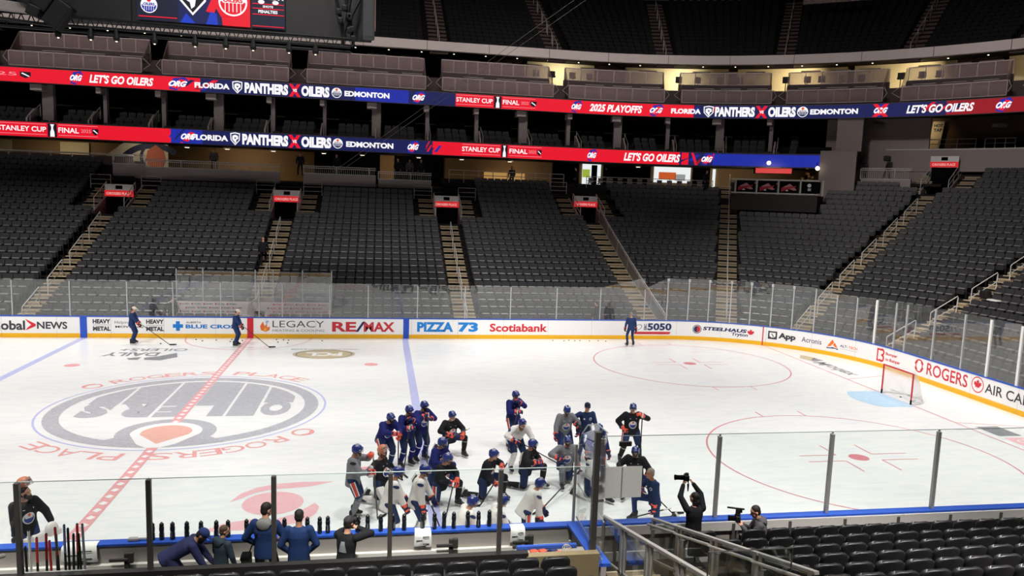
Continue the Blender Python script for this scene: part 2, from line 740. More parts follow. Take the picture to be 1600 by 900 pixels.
mark('centre_logo', logo, [P_GREY, P_BLUE, P_WHITE, P_ORNG], 0.0025, 'big grey round team logo with an orange drop at centre ice')


def ring_text(mb, f):
    s = 'O ROGERS PLACE'
    for rot in (0, 180):
        for i, ch in enumerate(s):
            if ch == ' ': continue
            a = R(146 - 96 * i / (len(s) - 1) + (-3 if i == 0 else 0) + rot)
            w, h = 0.31, 0.29
            c = (5.13 * math.cos(a), 5.13 * math.sin(a))
            er = V(math.cos(a), math.sin(a), 0)
            et = V(math.sin(a), -math.cos(a), 0)
            mp_ = lambda x, y: f(c[0] + et.x * x + er.x * y, c[1] + et.y * x + er.y * y)
            if i == 0:
                put_disc(mb, (0, 0), 0.36, mp_, 0, 24, 0.27)
                put_disc(mb, (0, 0), 0.27, mp_, 0, 24, 0.2, 30, 160)
            else:
                put_text(mb, ch, (-w, w, -h, h), mp_, 0, 0.0)


mark('arena_name', ring_text, P_TEXT, 0.0025, 'red arena name lettered twice around the centre logo')


def swoosh(mb, f):
    put_disc(mb, (3.93, -8.78), 0.72, f, 0, 36)
    put_poly(mb, [(2.9, -8.65), (3.05, -8.15), (3.4, -7.72), (3.9, -7.5), (4.5, -7.42), (5.3, -7.45), (4.8, -7.72), (4.3, -7.83), (3.8, -7.88), (3.4, -8.1), (3.12, -8.45)], f)
    put_poly(mb, [(2.55, -10.3), (3.0, -9.9), (3.5, -9.72), (4.1, -9.75), (4.5, -9.5), (4.8, -9.05), (4.92, -8.85), (5.05, -9.1), (5.0, -9.5), (4.8, -9.9), (4.4, -10.1), (3.9, -10.25), (3.3, -10.3)], f)


mark('ice_emblem', swoosh, P_PINK, 0.0025, 'large pink emblem of a disc and two swooshes in front of the bench')


def ad_left(mb, f):
    put_text(mb, 'OILERS+', (-2.3, -5.2, 10.25, 9.65), f, 0, 0.02)
    put_text(mb, 'DAILY', (-3.3, -5.6, 9.35, 8.55), f, 0, 0.03)
    put_poly(mb, [(-2.6, 9.25), (-3.2, 8.5), (-3.7, 8.2), (-3.6, 7.75), (-2.9, 7.65), (-2.35, 8.3)], f, 0)
    put_poly(mb, [(-3.85, 8.35), (-4.4, 8.1), (-4.2, 7.75), (-3.85, 7.75)], f, 0)


mark('ice_advert', ad_left, P_DARK, 0.0025, 'dark grey upside-down lettering on the far ice')


def ad_gold(mb, f):
    put_text(mb, 'OFFICIAL CONSTRUCTION BUILDER', (5.5, 2.3, 10.2, 9.95), f, 1, 0.01)
    put_disc(mb, (3.92, 8.95), 1.42, f, 0, 40, ry=1.05)
    g = lambda a, b: f(a, b) + V(0, 0, 0.001)
    put_disc(mb, (3.92, 8.95), 1.3, g, 1, 40, 1.22, ry=0.95)
    put_text(mb, 'PCL', (4.75, 3.1, 9.35, 8.55), g, 2, 0.05)


mark('ice_advert', ad_gold, [P_GOLD, P_DARK, P_WHITE], 0.0025, 'gold oval badge on the far ice')


def ad_right(mb, f):
    mpp = lambda a, b: f(b, a)
    put_text(mb, 'Modex', (6.9, 4.1, 28.2, 27.5), mpp, 0, 0.02)
    put_poly(mb, [(27.9, 8.7), (28.3, 7.9), (27.6, 7.2), (27.4, 7.9)], f, 1)
    put_poly(mb, [(28.2, 7.9), (28.4, 7.3), (27.7, 7.0), (27.6, 7.2)], f, 0)


mark('ice_advert', ad_right, [P_DARK, P_GOLD], 0.0025, 'grey lettering with a yellow mark behind the far goal line')


def ad_near(mb, f):
    put_poly(mb, [(27.5, -3.9), (28.4, -3.9), (28.4, -5.0), (27.5, -5.0)], f, 0)
    put_poly(mb, [(27.5, -5.2), (28.4, -5.2), (28.4, -8), (27.5, -8)], f, 1)
    g = lambda a, b: f(b, a) + V(0, 0, 0.001)
    put_text(mb, 'O', (-5.8, -5.4, 28.2, 27.7), g, 2, 0.0)


mark('ice_advert', ad_near, [P_DARK, P_PINK, P_WHITE], 0.0025, 'grey and pink block behind the near goal line')

# concrete apron round the rink so nothing outside the ice is open
mb = MB()
mb.box((8, 0, -0.16), (150, 110, 0.2))
tag(mb.build('floor', mat('apron_concrete', (70, 66, 64), 0.9)), 'dark concrete ground around the rink', 'floor', kind='structure')

# ------------------------------------------------------------------ dasher boards and their adverts
M_BOARD = mat('board_white', (243, 242, 242), 0.35, var=0.02)
M_KICK = mat('kick_yellow', (236, 178, 22), 0.4, var=0.04)
M_CAP = mat('cap_blue', (46, 88, 188), 0.4, var=0.05)
INK = {k: mat('ink_' + k, c, 0.45, var=0.0) for k, c in dict(
    dark=(58, 58, 64), black=(28, 28, 30), red=(206, 36, 52), brick=(200, 48, 60), blue=(20, 120, 205), navy=(28, 42, 92),
    royal=(40, 82, 190), orange=(232, 112, 44), grey=(120, 120, 126), white=(245, 245, 245), yellow=(240, 180, 20), sky=(20, 130, 215)).items()}
INKS = list(INK.values())
IK = {k: i for i, k in enumerate(INK)}

L0 = R0 * PI / 2
boards = empty('dasher_boards', (XC, HY, 0), label='white advert-covered dasher boards along the far side and right end of the ice', cat='boards')
ss = srange(-52, L0 + 2 * YC, 0, 0.5)
# continue round the near right corner by mirroring
def near_pt(s, D):
    p = cp(s, D)[0]
    return V(p.x, -p.y, 0)


mb = MB()
sweep(mb, [(0, 0.21), (0.10, 0.21), (0.10, 1.03), (0, 1.03)], ss)
mb.build('board_panel', M_BOARD, boards)
mb = MB()
sweep(mb, [(-0.012, 0.0), (0.10, 0.0), (0.10, 0.21), (-0.012, 0.21)], ss)
o = mb.build('kick_plate', M_KICK, boards)
o['label'] = 'yellow kick plate'
mb = MB()
sweep(mb, [(-0.02, 1.03), (0.16, 1.03), (0.16, 1.07), (-0.02, 1.07)], ss)
o = mb.build('cap_rail', M_CAP, boards)
o['label'] = 'blue cap rail'


def board_map(h=0.006):
    def f(s, z):
        q, t, n = cp(s, 0)
        q = q - n * (h + 0.0)
        return V(q.x, q.y, z)
    return f


BF = board_map()


def advert(name, build, label=None):
    mb = MB()
    build(mb)
    o = mb.build(name, INKS, boards)
    if label: o['label'] = label
    return o


def T(mb, s, s0, s1, z0, z1, ink, bold=0.02, shear=0.0, h=None):
    put_text(mb, s, (s0, s1, z0, z1), board_map(h) if h else BF, IK[ink], bold, shear)


def PL(mb, pts, ink, h=None):
    put_poly(mb, pts, board_map(h) if h else BF, IK[ink])


def RC(mb, s0, s1, z0, z1, ink, h=None):
    n = max(1, int((s1 - s0) / 0.4))
    for i in range(n):
        a, b = s0 + (s1 - s0) * i / n, s0 + (s1 - s0) * (i + 1) / n
        PL(mb, [(a, z0), (b, z0), (b, z1), (a, z1)], ink, h)


def DS(mb, s, z, r, ink, r_in=0, a0=0, a1=360, h=None, ry=None):
    put_disc(mb, (s, z), r, board_map(h) if h else BF, IK[ink], 28, r_in, a0, a1, ry)


def ad_global(mb):
    T(mb, 'Global', -34.0, -32.32, 0.36, 0.83, 'dark', 0.03)
    PL(mb, [(-32.32, 0.92), (-31.85, 0.66), (-31.85, 0.56), (-32.32, 0.34), (-32.2, 0.5), (-32.05, 0.62), (-32.2, 0.76)], 'red')
    T(mb, 'NEWS', -31.8, -30.45, 0.42, 0.78, 'dark', 0.03)


advert('advert', ad_global, 'grey and red news channel lettering')


def ad_heavy(mb):
    for a, b in ((-29.3, -28.5), (-26.86, -26.04)):
        T(mb, 'HEAVY', a, b, 0.70, 0.92, 'dark', 0.05)
        T(mb, 'METAL', a, b, 0.34, 0.56, 'dark', 0.05)
        RC(mb, a, b, 0.625, 0.64, 'dark')
    T(mb, 'Helping', -28.3, -27.6, 0.66, 0.84, 'dark', -0.005)
    T(mb, 'MOVE you', -28.28, -27.0, 0.46, 0.6, 'dark', 0.02)


advert('advert', ad_heavy, 'dark twin two-line adverts')


def ad_cross(mb):
    c, z = -25.38, 0.6
    RC(mb, c - 0.24, c + 0.24, z - 0.09, z + 0.09, 'blue')
    RC(mb, c - 0.09, c + 0.09, z - 0.24, z + 0.24, 'blue', 0.008)
    T(mb, 'ALBERTA', -25.0, -24.28, 0.74, 0.83, 'dark', 0.01)
    T(mb, 'BLUE CROSS', -25.02, -22.45, 0.48, 0.68, 'blue', 0.04)


advert('advert', ad_cross, 'light blue cross and lettering')


for a_, b_, c_, l_ in ((-29.88, -29.56, 'royal', 'left blue bar'), (-22.08, -21.78, 'red', 'red bar'), (-14.27, -13.97, 'royal', 'right blue bar'), (5.48, 5.54, 'red', 'thin red goal line bar')):
    advert('line_marker', lambda mb: RC(mb, a_, b_, 0.0, 1.03, c_, 0.016), l_)


def ad_legacy(mb):
    c = -21.22
    PL(mb, [(c - 0.2, 0.42), (c + 0.02, 0.33), (c + 0.22, 0.42), (c + 0.25, 0.6), (c + 0.1, 0.55), (c + 0.1, 0.75), (c - 0.02, 0.62), (c - 0.1, 0.86), (c - 0.24, 0.62)], 'orange')
    PL(mb, [(c - 0.06, 0.4), (c + 0.05, 0.36), (c + 0.12, 0.46), (c + 0.0, 0.55)], 'yellow', 0.008)
    DS(mb, c + 0.12, 0.82, 0.07, 'sky', 0.03, 0, 270)
    T(mb, 'LEGACY', -20.85, -18.3, 0.56, 0.9, 'dark', -0.006)
    T(mb, 'HEATING & COOLING', -20.85, -18.3, 0.34, 0.46, 'grey', 0.0)


advert('advert', ad_legacy, 'orange flame with dark serif-like lettering')


def ad_remax(mb):
    T(mb, 'RE', -17.9, -16.68, 0.35, 0.86, 'brick', 0.035)
    PL(mb, [(-16.72, 0.34), (-16.58, 0.34), (-16.22, 0.88), (-16.36, 0.88)], 'navy')
    T(mb, 'MAX', -16.3, -14.72, 0.35, 0.86, 'brick', 0.035)


advert('advert', ad_remax, 'red lettering with a blue slash')
advert('advert', lambda mb: (T(mb, 'PIZZA', -13.55, -11.65, 0.36, 0.88, 'sky', 0.05), T(mb, '73', -11.4, -10.33, 0.36, 0.88, 'sky', 0.05)), 'fat light blue pizza lettering')
advert('advert', lambda mb: T(mb, 'Scotiabank', -9.7, -6.55, 0.38, 0.82, 'red', 0.03), 'red bank lettering')


def ad_5050(mb):
    put_disc(mb, (-1.42, 0.66), 0.2, lambda a, b: BF(a + (b - 0.66) * 0.5, b), IK['navy'], 24, 0.17, ry=0.17)
    put_text(mb, 'EBC', (0.52, 0.86, -0.92, -1.08), lambda a, b: BF(b, a), IK['navy'], 0.03)
    T(mb, '5050', -0.88, 0.52, 0.5, 0.9, 'navy', 0.04)
    PL(mb, [(-1.66, 0.28), (0.42, 0.28), (0.48, 0.42), (-1.6, 0.42)], 'brick')
    T(mb, 'ROGERS', -0.85, -0.3, 0.31, 0.39, 'white', 0.02, 0, 0.009)
    DS(mb, -0.95, 0.35, 0.05, 'white', 0.03, 0, 360, 0.009)


advert('advert', ad_5050, 'navy lottery lettering over a red strip')


def ad_steel(mb):
    DS(mb, 1.96, 0.62, 0.25, 'grey', 0.2)
    DS(mb, 1.96, 0.62, 0.18, 'navy', 0.0, 90, 270)
    DS(mb, 1.96, 0.62, 0.18, 'red', 0.0, -90, 90)
    T(mb, 'STEELHAUS', 2.28, 4.65, 0.58, 0.78, 'navy', 0.045, 0.15)
    T(mb, 'Tryton', 3.85, 4.72, 0.33, 0.56, 'navy', 0.03, 0.1)
    leaf(mb, 4.86, 0.62, 0.2)


LEAF = [(0, -1), (0.06, -0.45), (0.55, -0.55), (0.48, -0.32), (0.98, 0.1), (0.82, 0.2), (0.9, 0.48), (0.6, 0.45), (0.55, 0.6), (0.26, 0.3), (0.32, 0.82), (0.15, 0.74), (0, 1)]


def leaf(mb, s, z, r, h=None):
    pts = [(s + x * r, z + y * r) for x, y in LEAF] + [(s - x * r, z + y * r) for x, y in reversed(LEAF[:-1])]
    PL(mb, pts, 'red', h)


advert('advert', ad_steel, 'navy steel company lettering with a red leaf')


def ad_app(mb):
    RC(mb, 5.78, 6.26, 0.4, 0.84, 'dark')
    PL(mb, [(5.86, 0.76), (6.18, 0.76), (6.18, 0.56), (6.02, 0.45), (5.86, 0.56)], 'white', 0.009)
    PL(mb, [(5.94, 0.7), (6.0, 0.7), (6.11, 0.54), (6.06, 0.53)], 'dark', 0.012)
    T(mb, 'App', 6.33, 7.25, 0.40, 0.8, 'dark', 0.05)


advert('advert', ad_app, 'dark square shield badge with lettering')
advert('advert', lambda mb: T(mb, 'Acronis', 7.57, 8.65, 0.48, 0.75, 'navy', 0.005), 'thin navy lettering')


def ad_alt(mb):
    c = 9.26
    PL(mb, [(c - 0.3, 0.46), (c - 0.02, 0.86), (c + 0.08, 0.72), (c - 0.1, 0.5)], 'orange')
    PL(mb, [(c + 0.02, 0.6), (c + 0.12, 0.72), (c + 0.3, 0.46), (c + 0.12, 0.5)], 'orange')
    PL(mb, [(c - 0.34, 0.42), (c + 0.34, 0.42), (c + 0.3, 0.36), (c, 0.46), (c - 0.3, 0.36)], 'navy')
    T(mb, 'ALT-', 9.68, 10.12, 0.55, 0.68, 'navy', 0.02)
    T(mb, 'TECH', 10.16, 10.67, 0.55, 0.68, 'orange', 0.02)
    RC(mb, 9.7, 10.66, 0.46, 0.47, 'grey')


advert('advert', ad_alt, 'orange triangle with small lettering')


def ad_bumper(mb):
    RC(mb, 11.86, 11.94, 0.3, 0.92, 'red')
    RC(mb, 11.86, 12.06, 0.84, 0.92, 'red', 0.008)
    RC(mb, 11.86, 12.06, 0.3, 0.38, 'red', 0.008)
    T(mb, '3', 12.05, 12.34, 0.28, 0.94, 'red', 0.01)
    T(mb, 'Bumper', 12.42, 13.2, 0.64, 0.82, 'red', 0.03)
    T(mb, 'to Bumper', 12.42, 13.42, 0.36, 0.56, 'red', 0.03)


advert('advert', ad_bumper, 'red bracket and two-line lettering')


def ad_rogers(mb):
    DS(mb, 14.72, 0.66, 0.3, 'brick', 0.24, 20, 170)
    DS(mb, 14.72, 0.66, 0.3, 'brick', 0.24, 200, 350)
    DS(mb, 14.72, 0.66, 0.24, 'brick', 0.18, 120, 240)
    DS(mb, 14.72, 0.66, 0.24, 'brick', 0.18, -60, 60)
    T(mb, 'ROGERS', 15.23, 17.7, 0.38, 0.92, 'brick', 0.012)


advert('advert', ad_rogers, 'red ring and tall red lettering')


def ad_air(mb):
    DS(mb, 18.25, 0.66, 0.33, 'red', 0.29)
    leaf(mb, 18.25, 0.66, 0.22)
    T(mb, 'AIR CANADA', 18.66, 22.2, 0.44, 0.84, 'dark', 0.01)


advert('advert', ad_air, 'red leaf in a ring with dark airline lettering')

# seams between board panels
mb = MB()
for s in np.arange(-48, 26, 2.44):
    put_poly(mb, [(s, 0.01), (s + 0.008, 0.01), (s + 0.008, 1.02), (s, 1.02)], board_map(0.015))
mb.build('panel_seam', mat('seam_grey', (150, 150, 150), 0.6), boards)

# ---- near boards: straight near side, with the mirrored right corner
nboards = empty('dasher_boards', (8, -HY, 0), label='near-side boards with a broad blue cap, seen from behind', cat='boards')
NX0, NX1 = -14.0, XC
def nsweep(mb, prof, x0, x1, corner=True):
    ss2 = [x0 - XC] + ([x1 - XC] if not corner else srange(0, L0 - 0.3, 0, 0.5))
    n = len(prof)
    vs, fs = [], []
    for s in ss2:
        q, t, nn = cp(s, 0)
        for D, z in prof:
            p = q + nn * D
            vs.append(V(p.x, -p.y, z))
    for j in range(len(ss2) - 1):
        for i in range(n):
            fs.append((j * n + i, (j + 1) * n + i, (j + 1) * n + (i + 1) % n, j * n + (i + 1) % n))
    fs += [tuple(range(n)), tuple(reversed(range((len(ss2) - 1) * n, len(ss2) * n)))]
    mb.add(vs, fs)
    return mb


nsweep(MB(), [(0.0, 0.21), (0.0, 1.03), (0.10, 1.03), (0.10, 0.21)], NX0, NX1).build('board_panel', M_BOARD, nboards)
nsweep(MB(), [(-0.012, 0.0), (-0.012, 0.21), (0.1, 0.21), (0.1, 0.0)], NX0, NX1).build('kick_plate', M_KICK, nboards)
o = nsweep(MB(), [(-0.05, 1.03), (-0.05, 1.07), (0.17, 1.07), (0.17, 1.03)], NX0, NX1).build('cap_rail', M_CAP, nboards)
o['label'] = 'broad blue cap rail'
# back of the near boards: pale rail, grey panel, steel posts
M_PALE = mat('pale_frame', (205, 202, 196), 0.5)
M_BACKG = mat('board_back_grey', (165, 158, 152), 0.7)
mb = MB()
mb.box((17.0, -13.14, 0.93), (13.0, 0.05, 0.19))
mb.box((17.0, -13.14, 0.32), (13.0, 0.05, 0.3))
mb.build('back_rail', M_PALE, nboards)
mb = MB()
mb.box((17.0, -13.09, 0.5), (13.0, 0.03, 1.0))
mb.build('back_panel', M_BACKG, nboards)
for x in np.arange(11.2, 23.5, 1.28):
    mb = MB()
    mb.box((x, -13.15, 0.5), (0.06, 0.08, 0.98))
    mb.box((x + 0.1, -13.13, 0.5), (0.04, 0.05, 0.98))
    mb.build('board_post', mat('post_steel', (120, 118, 116), 0.4, 0.6), nboards)
# lettering on the ice side (it shows in the glass across the rink)
NBF = lambda a, z: V(a, -HY + 0.006, z)
mb = MB()
put_text(mb, '5050', (18.6, 16.2, 0.42, 0.9), NBF, IK['navy'], 0.04)
put_poly(mb, [(19.2, 0.26), (16.0, 0.26), (16.0, 0.4), (19.2, 0.4)], NBF, IK['brick'])
put_text(mb, 'ROGERS', (10.5, 7.5, 0.35, 0.85), NBF, IK['brick'], 0.02)
put_text(mb, 'HEAVY METAL', (5.5, 0.5, 0.4, 0.85), NBF, IK['navy'], 0.03)
o = mb.build('advert', INKS, nboards)
o['label'] = 'adverts on the ice side of the near boards'

# ------------------------------------------------------------------ glass round the far side
GLASS = glass_mat('rink_glass', (0.985, 0.99, 0.988), 0.085, 0.0, 0.03)
M_STAN = mat('stanchion_silver', (186, 188, 190), 0.4, 0.25, var=0.04)
M_STANW = mat('stanchion_white', (226, 226, 224), 0.4, var=0.03)
G = [(-45.6, 0), (-43.05, 0), (-40.5, 0), (-37.95, 0), (-35.4, 0), (-32.86, 0), (-30.31, 0), (-27.72, 0), (-25.6, 0), (-23.35, 0), (-21.51, 0), (-20.37, 0), (-18.03, 0), (-16.09, 0), (-13.55, 0), (-11.06, 0),
     (-8.61, 0), (-6.08, 0), (-3.64, 0), (-1.11, 0), (0.2, 1), (1.4, 1), (2.53, 1), (3.71, 1), (4.77, 1), (5.88, 1), (7.01, 1), (8.18, 1), (9.35, 1), (10.48, 1),
     (11.62, 2), (12.86, 1), (13.61, 1), (15.46, 1), (17.24, 1), (18.65, 2), (20.19, 2), (22.0, 1), (23.8, 1)]
LAND = [(-33, 'the grey news lettering'), (-29.7, 'the left blue bar'), (-27.5, 'the twin dark two-line adverts'), (-24.3, 'the blue cross advert'), (-21.9, 'the red bar'), (-19.5, 'the orange flame advert'),
        (-16.3, 'the red lettering with a blue slash'), (-14.1, 'the right blue bar'), (-12, 'the fat blue pizza lettering'), (-8.2, 'the red bank lettering'), (-4, 'the blank white boards'),
        (-0.4, 'the navy lottery lettering'), (3.3, 'the navy steel lettering'), (6.5, 'the dark shield badge'), (8.1, 'the thin navy lettering'), (9.8, 'the orange triangle advert'),
        (12.6, 'the red bracket advert'), (16, 'the tall red ring lettering'), (20, 'the airline lettering')]


def top_z(s):
    return 2.84 if s < -1.2 else (3.42 if s < 9 else 3.2 + min(0.25, (s - 9) * 0.03))


for i in range(len(G) - 1):
    s0, kind = G[i]
    s1 = G[i + 1][0]
    zt0, zt1 = top_z(s0), top_z(s1)
    if s0 == -1.11: zt0 = 2.84
    mid = (s0 + s1) / 2
    lm = min(LAND, key=lambda q: abs(q[0] - mid))[1]
    base = cz(s0, 0.05, 1.07)
    g = empty('rink_glass', base, label='clear panel above %s, %s from the far left' % (lm, ORD[i]), cat='glass panel', group='glass along the far boards')
    sub = srange(s0 + 0.02, s1 - 0.02, 0, 0.7)
    mb = MB()
    vs, fs = [], []
    for s in sub:
        t = (s - s0) / (s1 - s0)
        zt = zt0 + (zt1 - zt0) * t
        vs += [cz(s, 0.044, 1.07), cz(s, 0.056, 1.07), cz(s, 0.056, zt), cz(s, 0.044, zt)]
    for j in range(len(sub) - 1):
        for q in range(4):
            fs.append((j * 4 + q, j * 4 + (q + 1) % 4, j * 4 + 4 + (q + 1) % 4, j * 4 + 4 + q))
    fs += [(3, 2, 1, 0), tuple(len(vs) - 4 + q for q in range(4))]
    mb.add(vs, fs)
    mb.build('pane', GLASS, g)
    w = 0.05 if kind == 0 else (0.06 if kind == 1 else 0.11)
    q, t, n = cp(s0, 0.05)
    rot = Matrix((t, n, V(0, 0, 1))).transposed()
    mb = MB()
    zt = max(zt0, zt1) if s0 == 0.2 else zt0
    mb.box((q.x, q.y, (1.07 + zt - 0.06) / 2), (w, 0.07, zt - 0.06 - 1.07), rot)
    mb.build('post', M_STANW if kind == 2 else M_STAN, g)
    if kind == 1 and s0 < 8:
        mb = MB()
        mb.box((q.x - n.x * 0.03, q.y - n.y * 0.03, zt - 0.1), (0.13, 0.06, 0.16), rot)
        mb.build('top_clamp', M_STAN, g)

# ------------------------------------------------------------------ lower bowl
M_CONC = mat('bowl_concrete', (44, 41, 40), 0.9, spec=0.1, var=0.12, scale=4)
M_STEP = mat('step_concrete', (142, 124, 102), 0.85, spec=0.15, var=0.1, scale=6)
M_NOSE = mat('step_nosing', (198, 184, 156), 0.8, spec=0.15, var=0.05)
M_RAIL = mat('rail_white', (196, 194, 190), 0.4, spec=0.4, var=0.03)
M_SEAT = mat('seat_black', (38, 38, 40), 0.45, spec=0.4, var=0.06, scale=12)
M_SEATB = mat('seat_back_black', (47, 47, 50), 0.42, spec=0.4, var=0.06, scale=12)
M_PANGLINT = mat('seat_pan_glint', (104, 102, 100), 0.35, spec=0.5, var=0.5, scale=2.3)  # lighter colour paints in the light caught by the folded pan's top edge
M_ARM = mat('seat_arm', (26, 26, 28), 0.5, spec=0.3, var=0.05)

TREAD = 0.81


def rd(k): return 1.3 + TREAD * k
def rf(k): return 0.70 + 0.28 * k + 0.00205 * k * k - 0.55


# section: name, u0, u1, last row, (aisle half width left, right)
AH = 0.62
UA, UB_, UC_, UD, UE, UF, UG = -33.1, -22.05, -10.75, 0.0, 24.0, 48.5, 74.0
SECT = [('far left section', -47.0, UA, 25), ('second section', UA, UB_, 21), ('third section', UB_, UC_, 21), ('fourth section', UC_, UD, 24),
        ('first corner section', UD, UE, 24), ('middle corner section', UE, UF, 26), ('right corner section', UF, UG, 29), ('right end section', UG, 104.0, 29)]
AISLES = [(UA, 17, 21), (UB_, 17, 21), (UC_, 17, 21), (UD, 18, 23), (UE, None, 26), (UF, 26, 29), (UG, None, 29)]


def srow(u0, u1, D):
    a, b = us(u0, D), us(u1, D)
    return a + (AH if u0 > -47 else 0), b - (AH if u1 < 104 else 0)


# terraces: tread + riser strips, one mesh per section
for name, u0, u1, km in SECT:
    mb = MB()
    uu = urange(u0, u1, 3.0)
    for k in range(-1, km + 2):
        d0, d1 = rd(k) - 0.35, rd(k) + 0.46
        cut = [next((0.9 for (ua, kv, kk) in AISLES if ua == e and kv is not None and kv <= k <= kv + 2), 0.0) for e in (u0, u1)]
        z0 = rf(k) if k >= 0 else 0.02
        z1 = rf(k + 1)
        vs = []
        for u in uu:
            sh = cut[0] if u == u0 else (-cut[1] if u == u1 else 0.0)
            vs += [cz(us(u, d0) + sh, d0, z0), cz(us(u, d1) + sh, d1, z0), cz(us(u, d1) + sh, d1, z1)]
        fs = []
        for j in range(len(uu) - 1):
            fs += [(j * 3, j * 3 + 1, j * 3 + 4, j * 3 + 3), (j * 3 + 1, j * 3 + 2, j * 3 + 5, j * 3 + 4)]
        mb.add(vs, fs)
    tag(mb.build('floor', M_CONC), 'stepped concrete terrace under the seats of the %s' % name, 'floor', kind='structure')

# ---- aisle stairs
AN = ['far left aisle', 'second aisle from the left', 'aisle above the pizza lettering', 'aisle at the start of the corner', 'aisle in the middle of the corner', 'bright aisle on the right of the corner', 'aisle at the right edge']
aisle_pts = []
for ai, (u, kv, km) in enumerate(AISLES):
    st = empty('aisle_stairs', uz(u, 1.0, 0), label='concrete steps of the %s in the far bowl' % AN[ai], cat='stairs', group='aisle stairs of the far bowl')
    mb = MB()
    nb = MB()
    last = kv if kv is not None else km
    for k in range(0, km + 1):
        for h in (0, 1):
            dA = rd(k) - 0.35 + h * TREAD / 2
            dB = dA + TREAD / 2
            zt = rf(k) + (rf(k + 1) - rf(k)) * h / 2 + 0.03
            q, t, n = cp(us(u, dA), dA)
            zb = rf(k) - 0.3
            spans = [(-AH, AH)]
            if kv is not None and k >= kv:
                spans = [(-2.0, -0.95), (0.95, 2.0)] if k <= km else []
            for a, b in spans:
                c = [q + t * a, q + t * b, q + t * b + n * (dB - dA + 0.01), q + t * a + n * (dB - dA + 0.01)]
                mb.add([V(p.x, p.y, zb) for p in c] + [V(p.x, p.y, zt) for p in c], [(4, 5, 6, 7), (0, 1, 5, 4), (1, 2, 6, 5), (2, 3, 7, 6), (3, 0, 4, 7)])
                e = [q + t * a - n * 0.006, q + t * b - n * 0.006, q + t * b + n * 0.06, q + t * a + n * 0.06]
                nb.add([V(p.x, p.y, zt - 0.035) for p in e] + [V(p.x, p.y, zt + 0.004) for p in e], [(4, 5, 6, 7), (0, 1, 5, 4), (1, 2, 6, 5), (2, 3, 7, 6), (3, 0, 4, 7)])
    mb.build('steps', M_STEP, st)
    nb.build('nosing', M_NOSE, st)

# ---- aisle handrails
def loop_rail(u, k0, k1, off=0.0, label=''):
    """two-bar rail: tall lower post, sloping bars, upper post"""
    dA, dB = rd(k0), rd(k1)
    A, tA, nA = cp(us(u, dA), dA)
    B, tB, nB = cp(us(u, dB), dB)
    A = A + tA * off
    B = B + tB * off
    zA, zB = rf(k0), rf(k1)
    g = empty('handrail', (A.x, A.y, zA), label=label, cat='handrail', group='white handrails in the far aisles')
    top = [V(A.x, A.y, zA), V(A.x, A.y, zA + 0.95), V(A.x, A.y, zA + 1.02) + (B - A) * 0.06, V(B.x, B.y, zB + 1.02), V(B.x, B.y, zB + 0.96) + (B - A) * 0.03, V(B.x, B.y, zB)]
    MB().pipe(top, 0.028, 6).build('top_rail', M_RAIL, g)
    MB().tube(V(A.x, A.y, zA + 0.5), V(B.x, B.y, zB + 0.5), 0.022, n=6).build('mid_rail', M_RAIL, g)
    return g


for ai, (u, kv, km) in enumerate(AISLES):
    if ai == 3: continue
    last = (kv - 1) if kv is not None else km - 1
    k = 0.4
    i = 0
    step = 3.9 if ai != 4 else 3.3
    while k + 2.6 <= last + 1.2:
        loop_rail(u, k, k + (2.5 if ai != 4 else 2.9), 0.0, 'white handrail, %s, %s from the ice' % (AN[ai], ORD[i]))
        k += step
        i += 1

# long guard down the corner-start aisle
g = empty('stair_guard', uz(0, 1.5, 0) + V(0.55, 0, 0), label='long white sloping guard beside the aisle at the start of the corner', cat='handrail')
pts = [(k, rd(k)) for k in range(0, 19)]
gx = XC + 0.6
for h, r, nm in ((1.1, 0.03, 'top_rail'), (0.96, 0.022, 'upper_rail'), (0.12, 0.03, 'bottom_rail')):
    MB().pipe([V(gx, YC + R0 + d, rf(k) + h) for k, d in pts], r, 6).build(nm, M_RAIL, g)
mb = MB()
for (k, d), (k2, d2) in zip(pts[:-1], pts[1:]):
    y0, y1 = YC + R0 + d, YC + R0 + d2
    mb.add([V(gx - 0.01, y0, rf(k) + 0.14), V(gx - 0.01, y1, rf(k2) + 0.14), V(gx - 0.01, y1, rf(k2) + 0.94), V(gx - 0.01, y0, rf(k) + 0.94),
            V(gx + 0.01, y0, rf(k) + 0.14), V(gx + 0.01, y1, rf(k2) + 0.14), V(gx + 0.01, y1, rf(k2) + 0.94), V(gx + 0.01, y0, rf(k) + 0.94)],
           [(0, 1, 2, 3), (7, 6, 5, 4), (0, 3, 7, 4), (1, 5, 6, 2), (3, 2, 6, 7), (0, 4, 5, 1)])
mb.build('infill_panel', mat('guard_grey', (138, 134, 128), 0.5), g)
for i in range(0, 19, 3):
    k, d = pts[i]
    MB().tube(V(gx, YC + R0 + d, rf(k) - 0.05), V(gx, YC + R0 + d, rf(k) + 1.1), 0.025, n=6).build('post', M_RAIL, g)

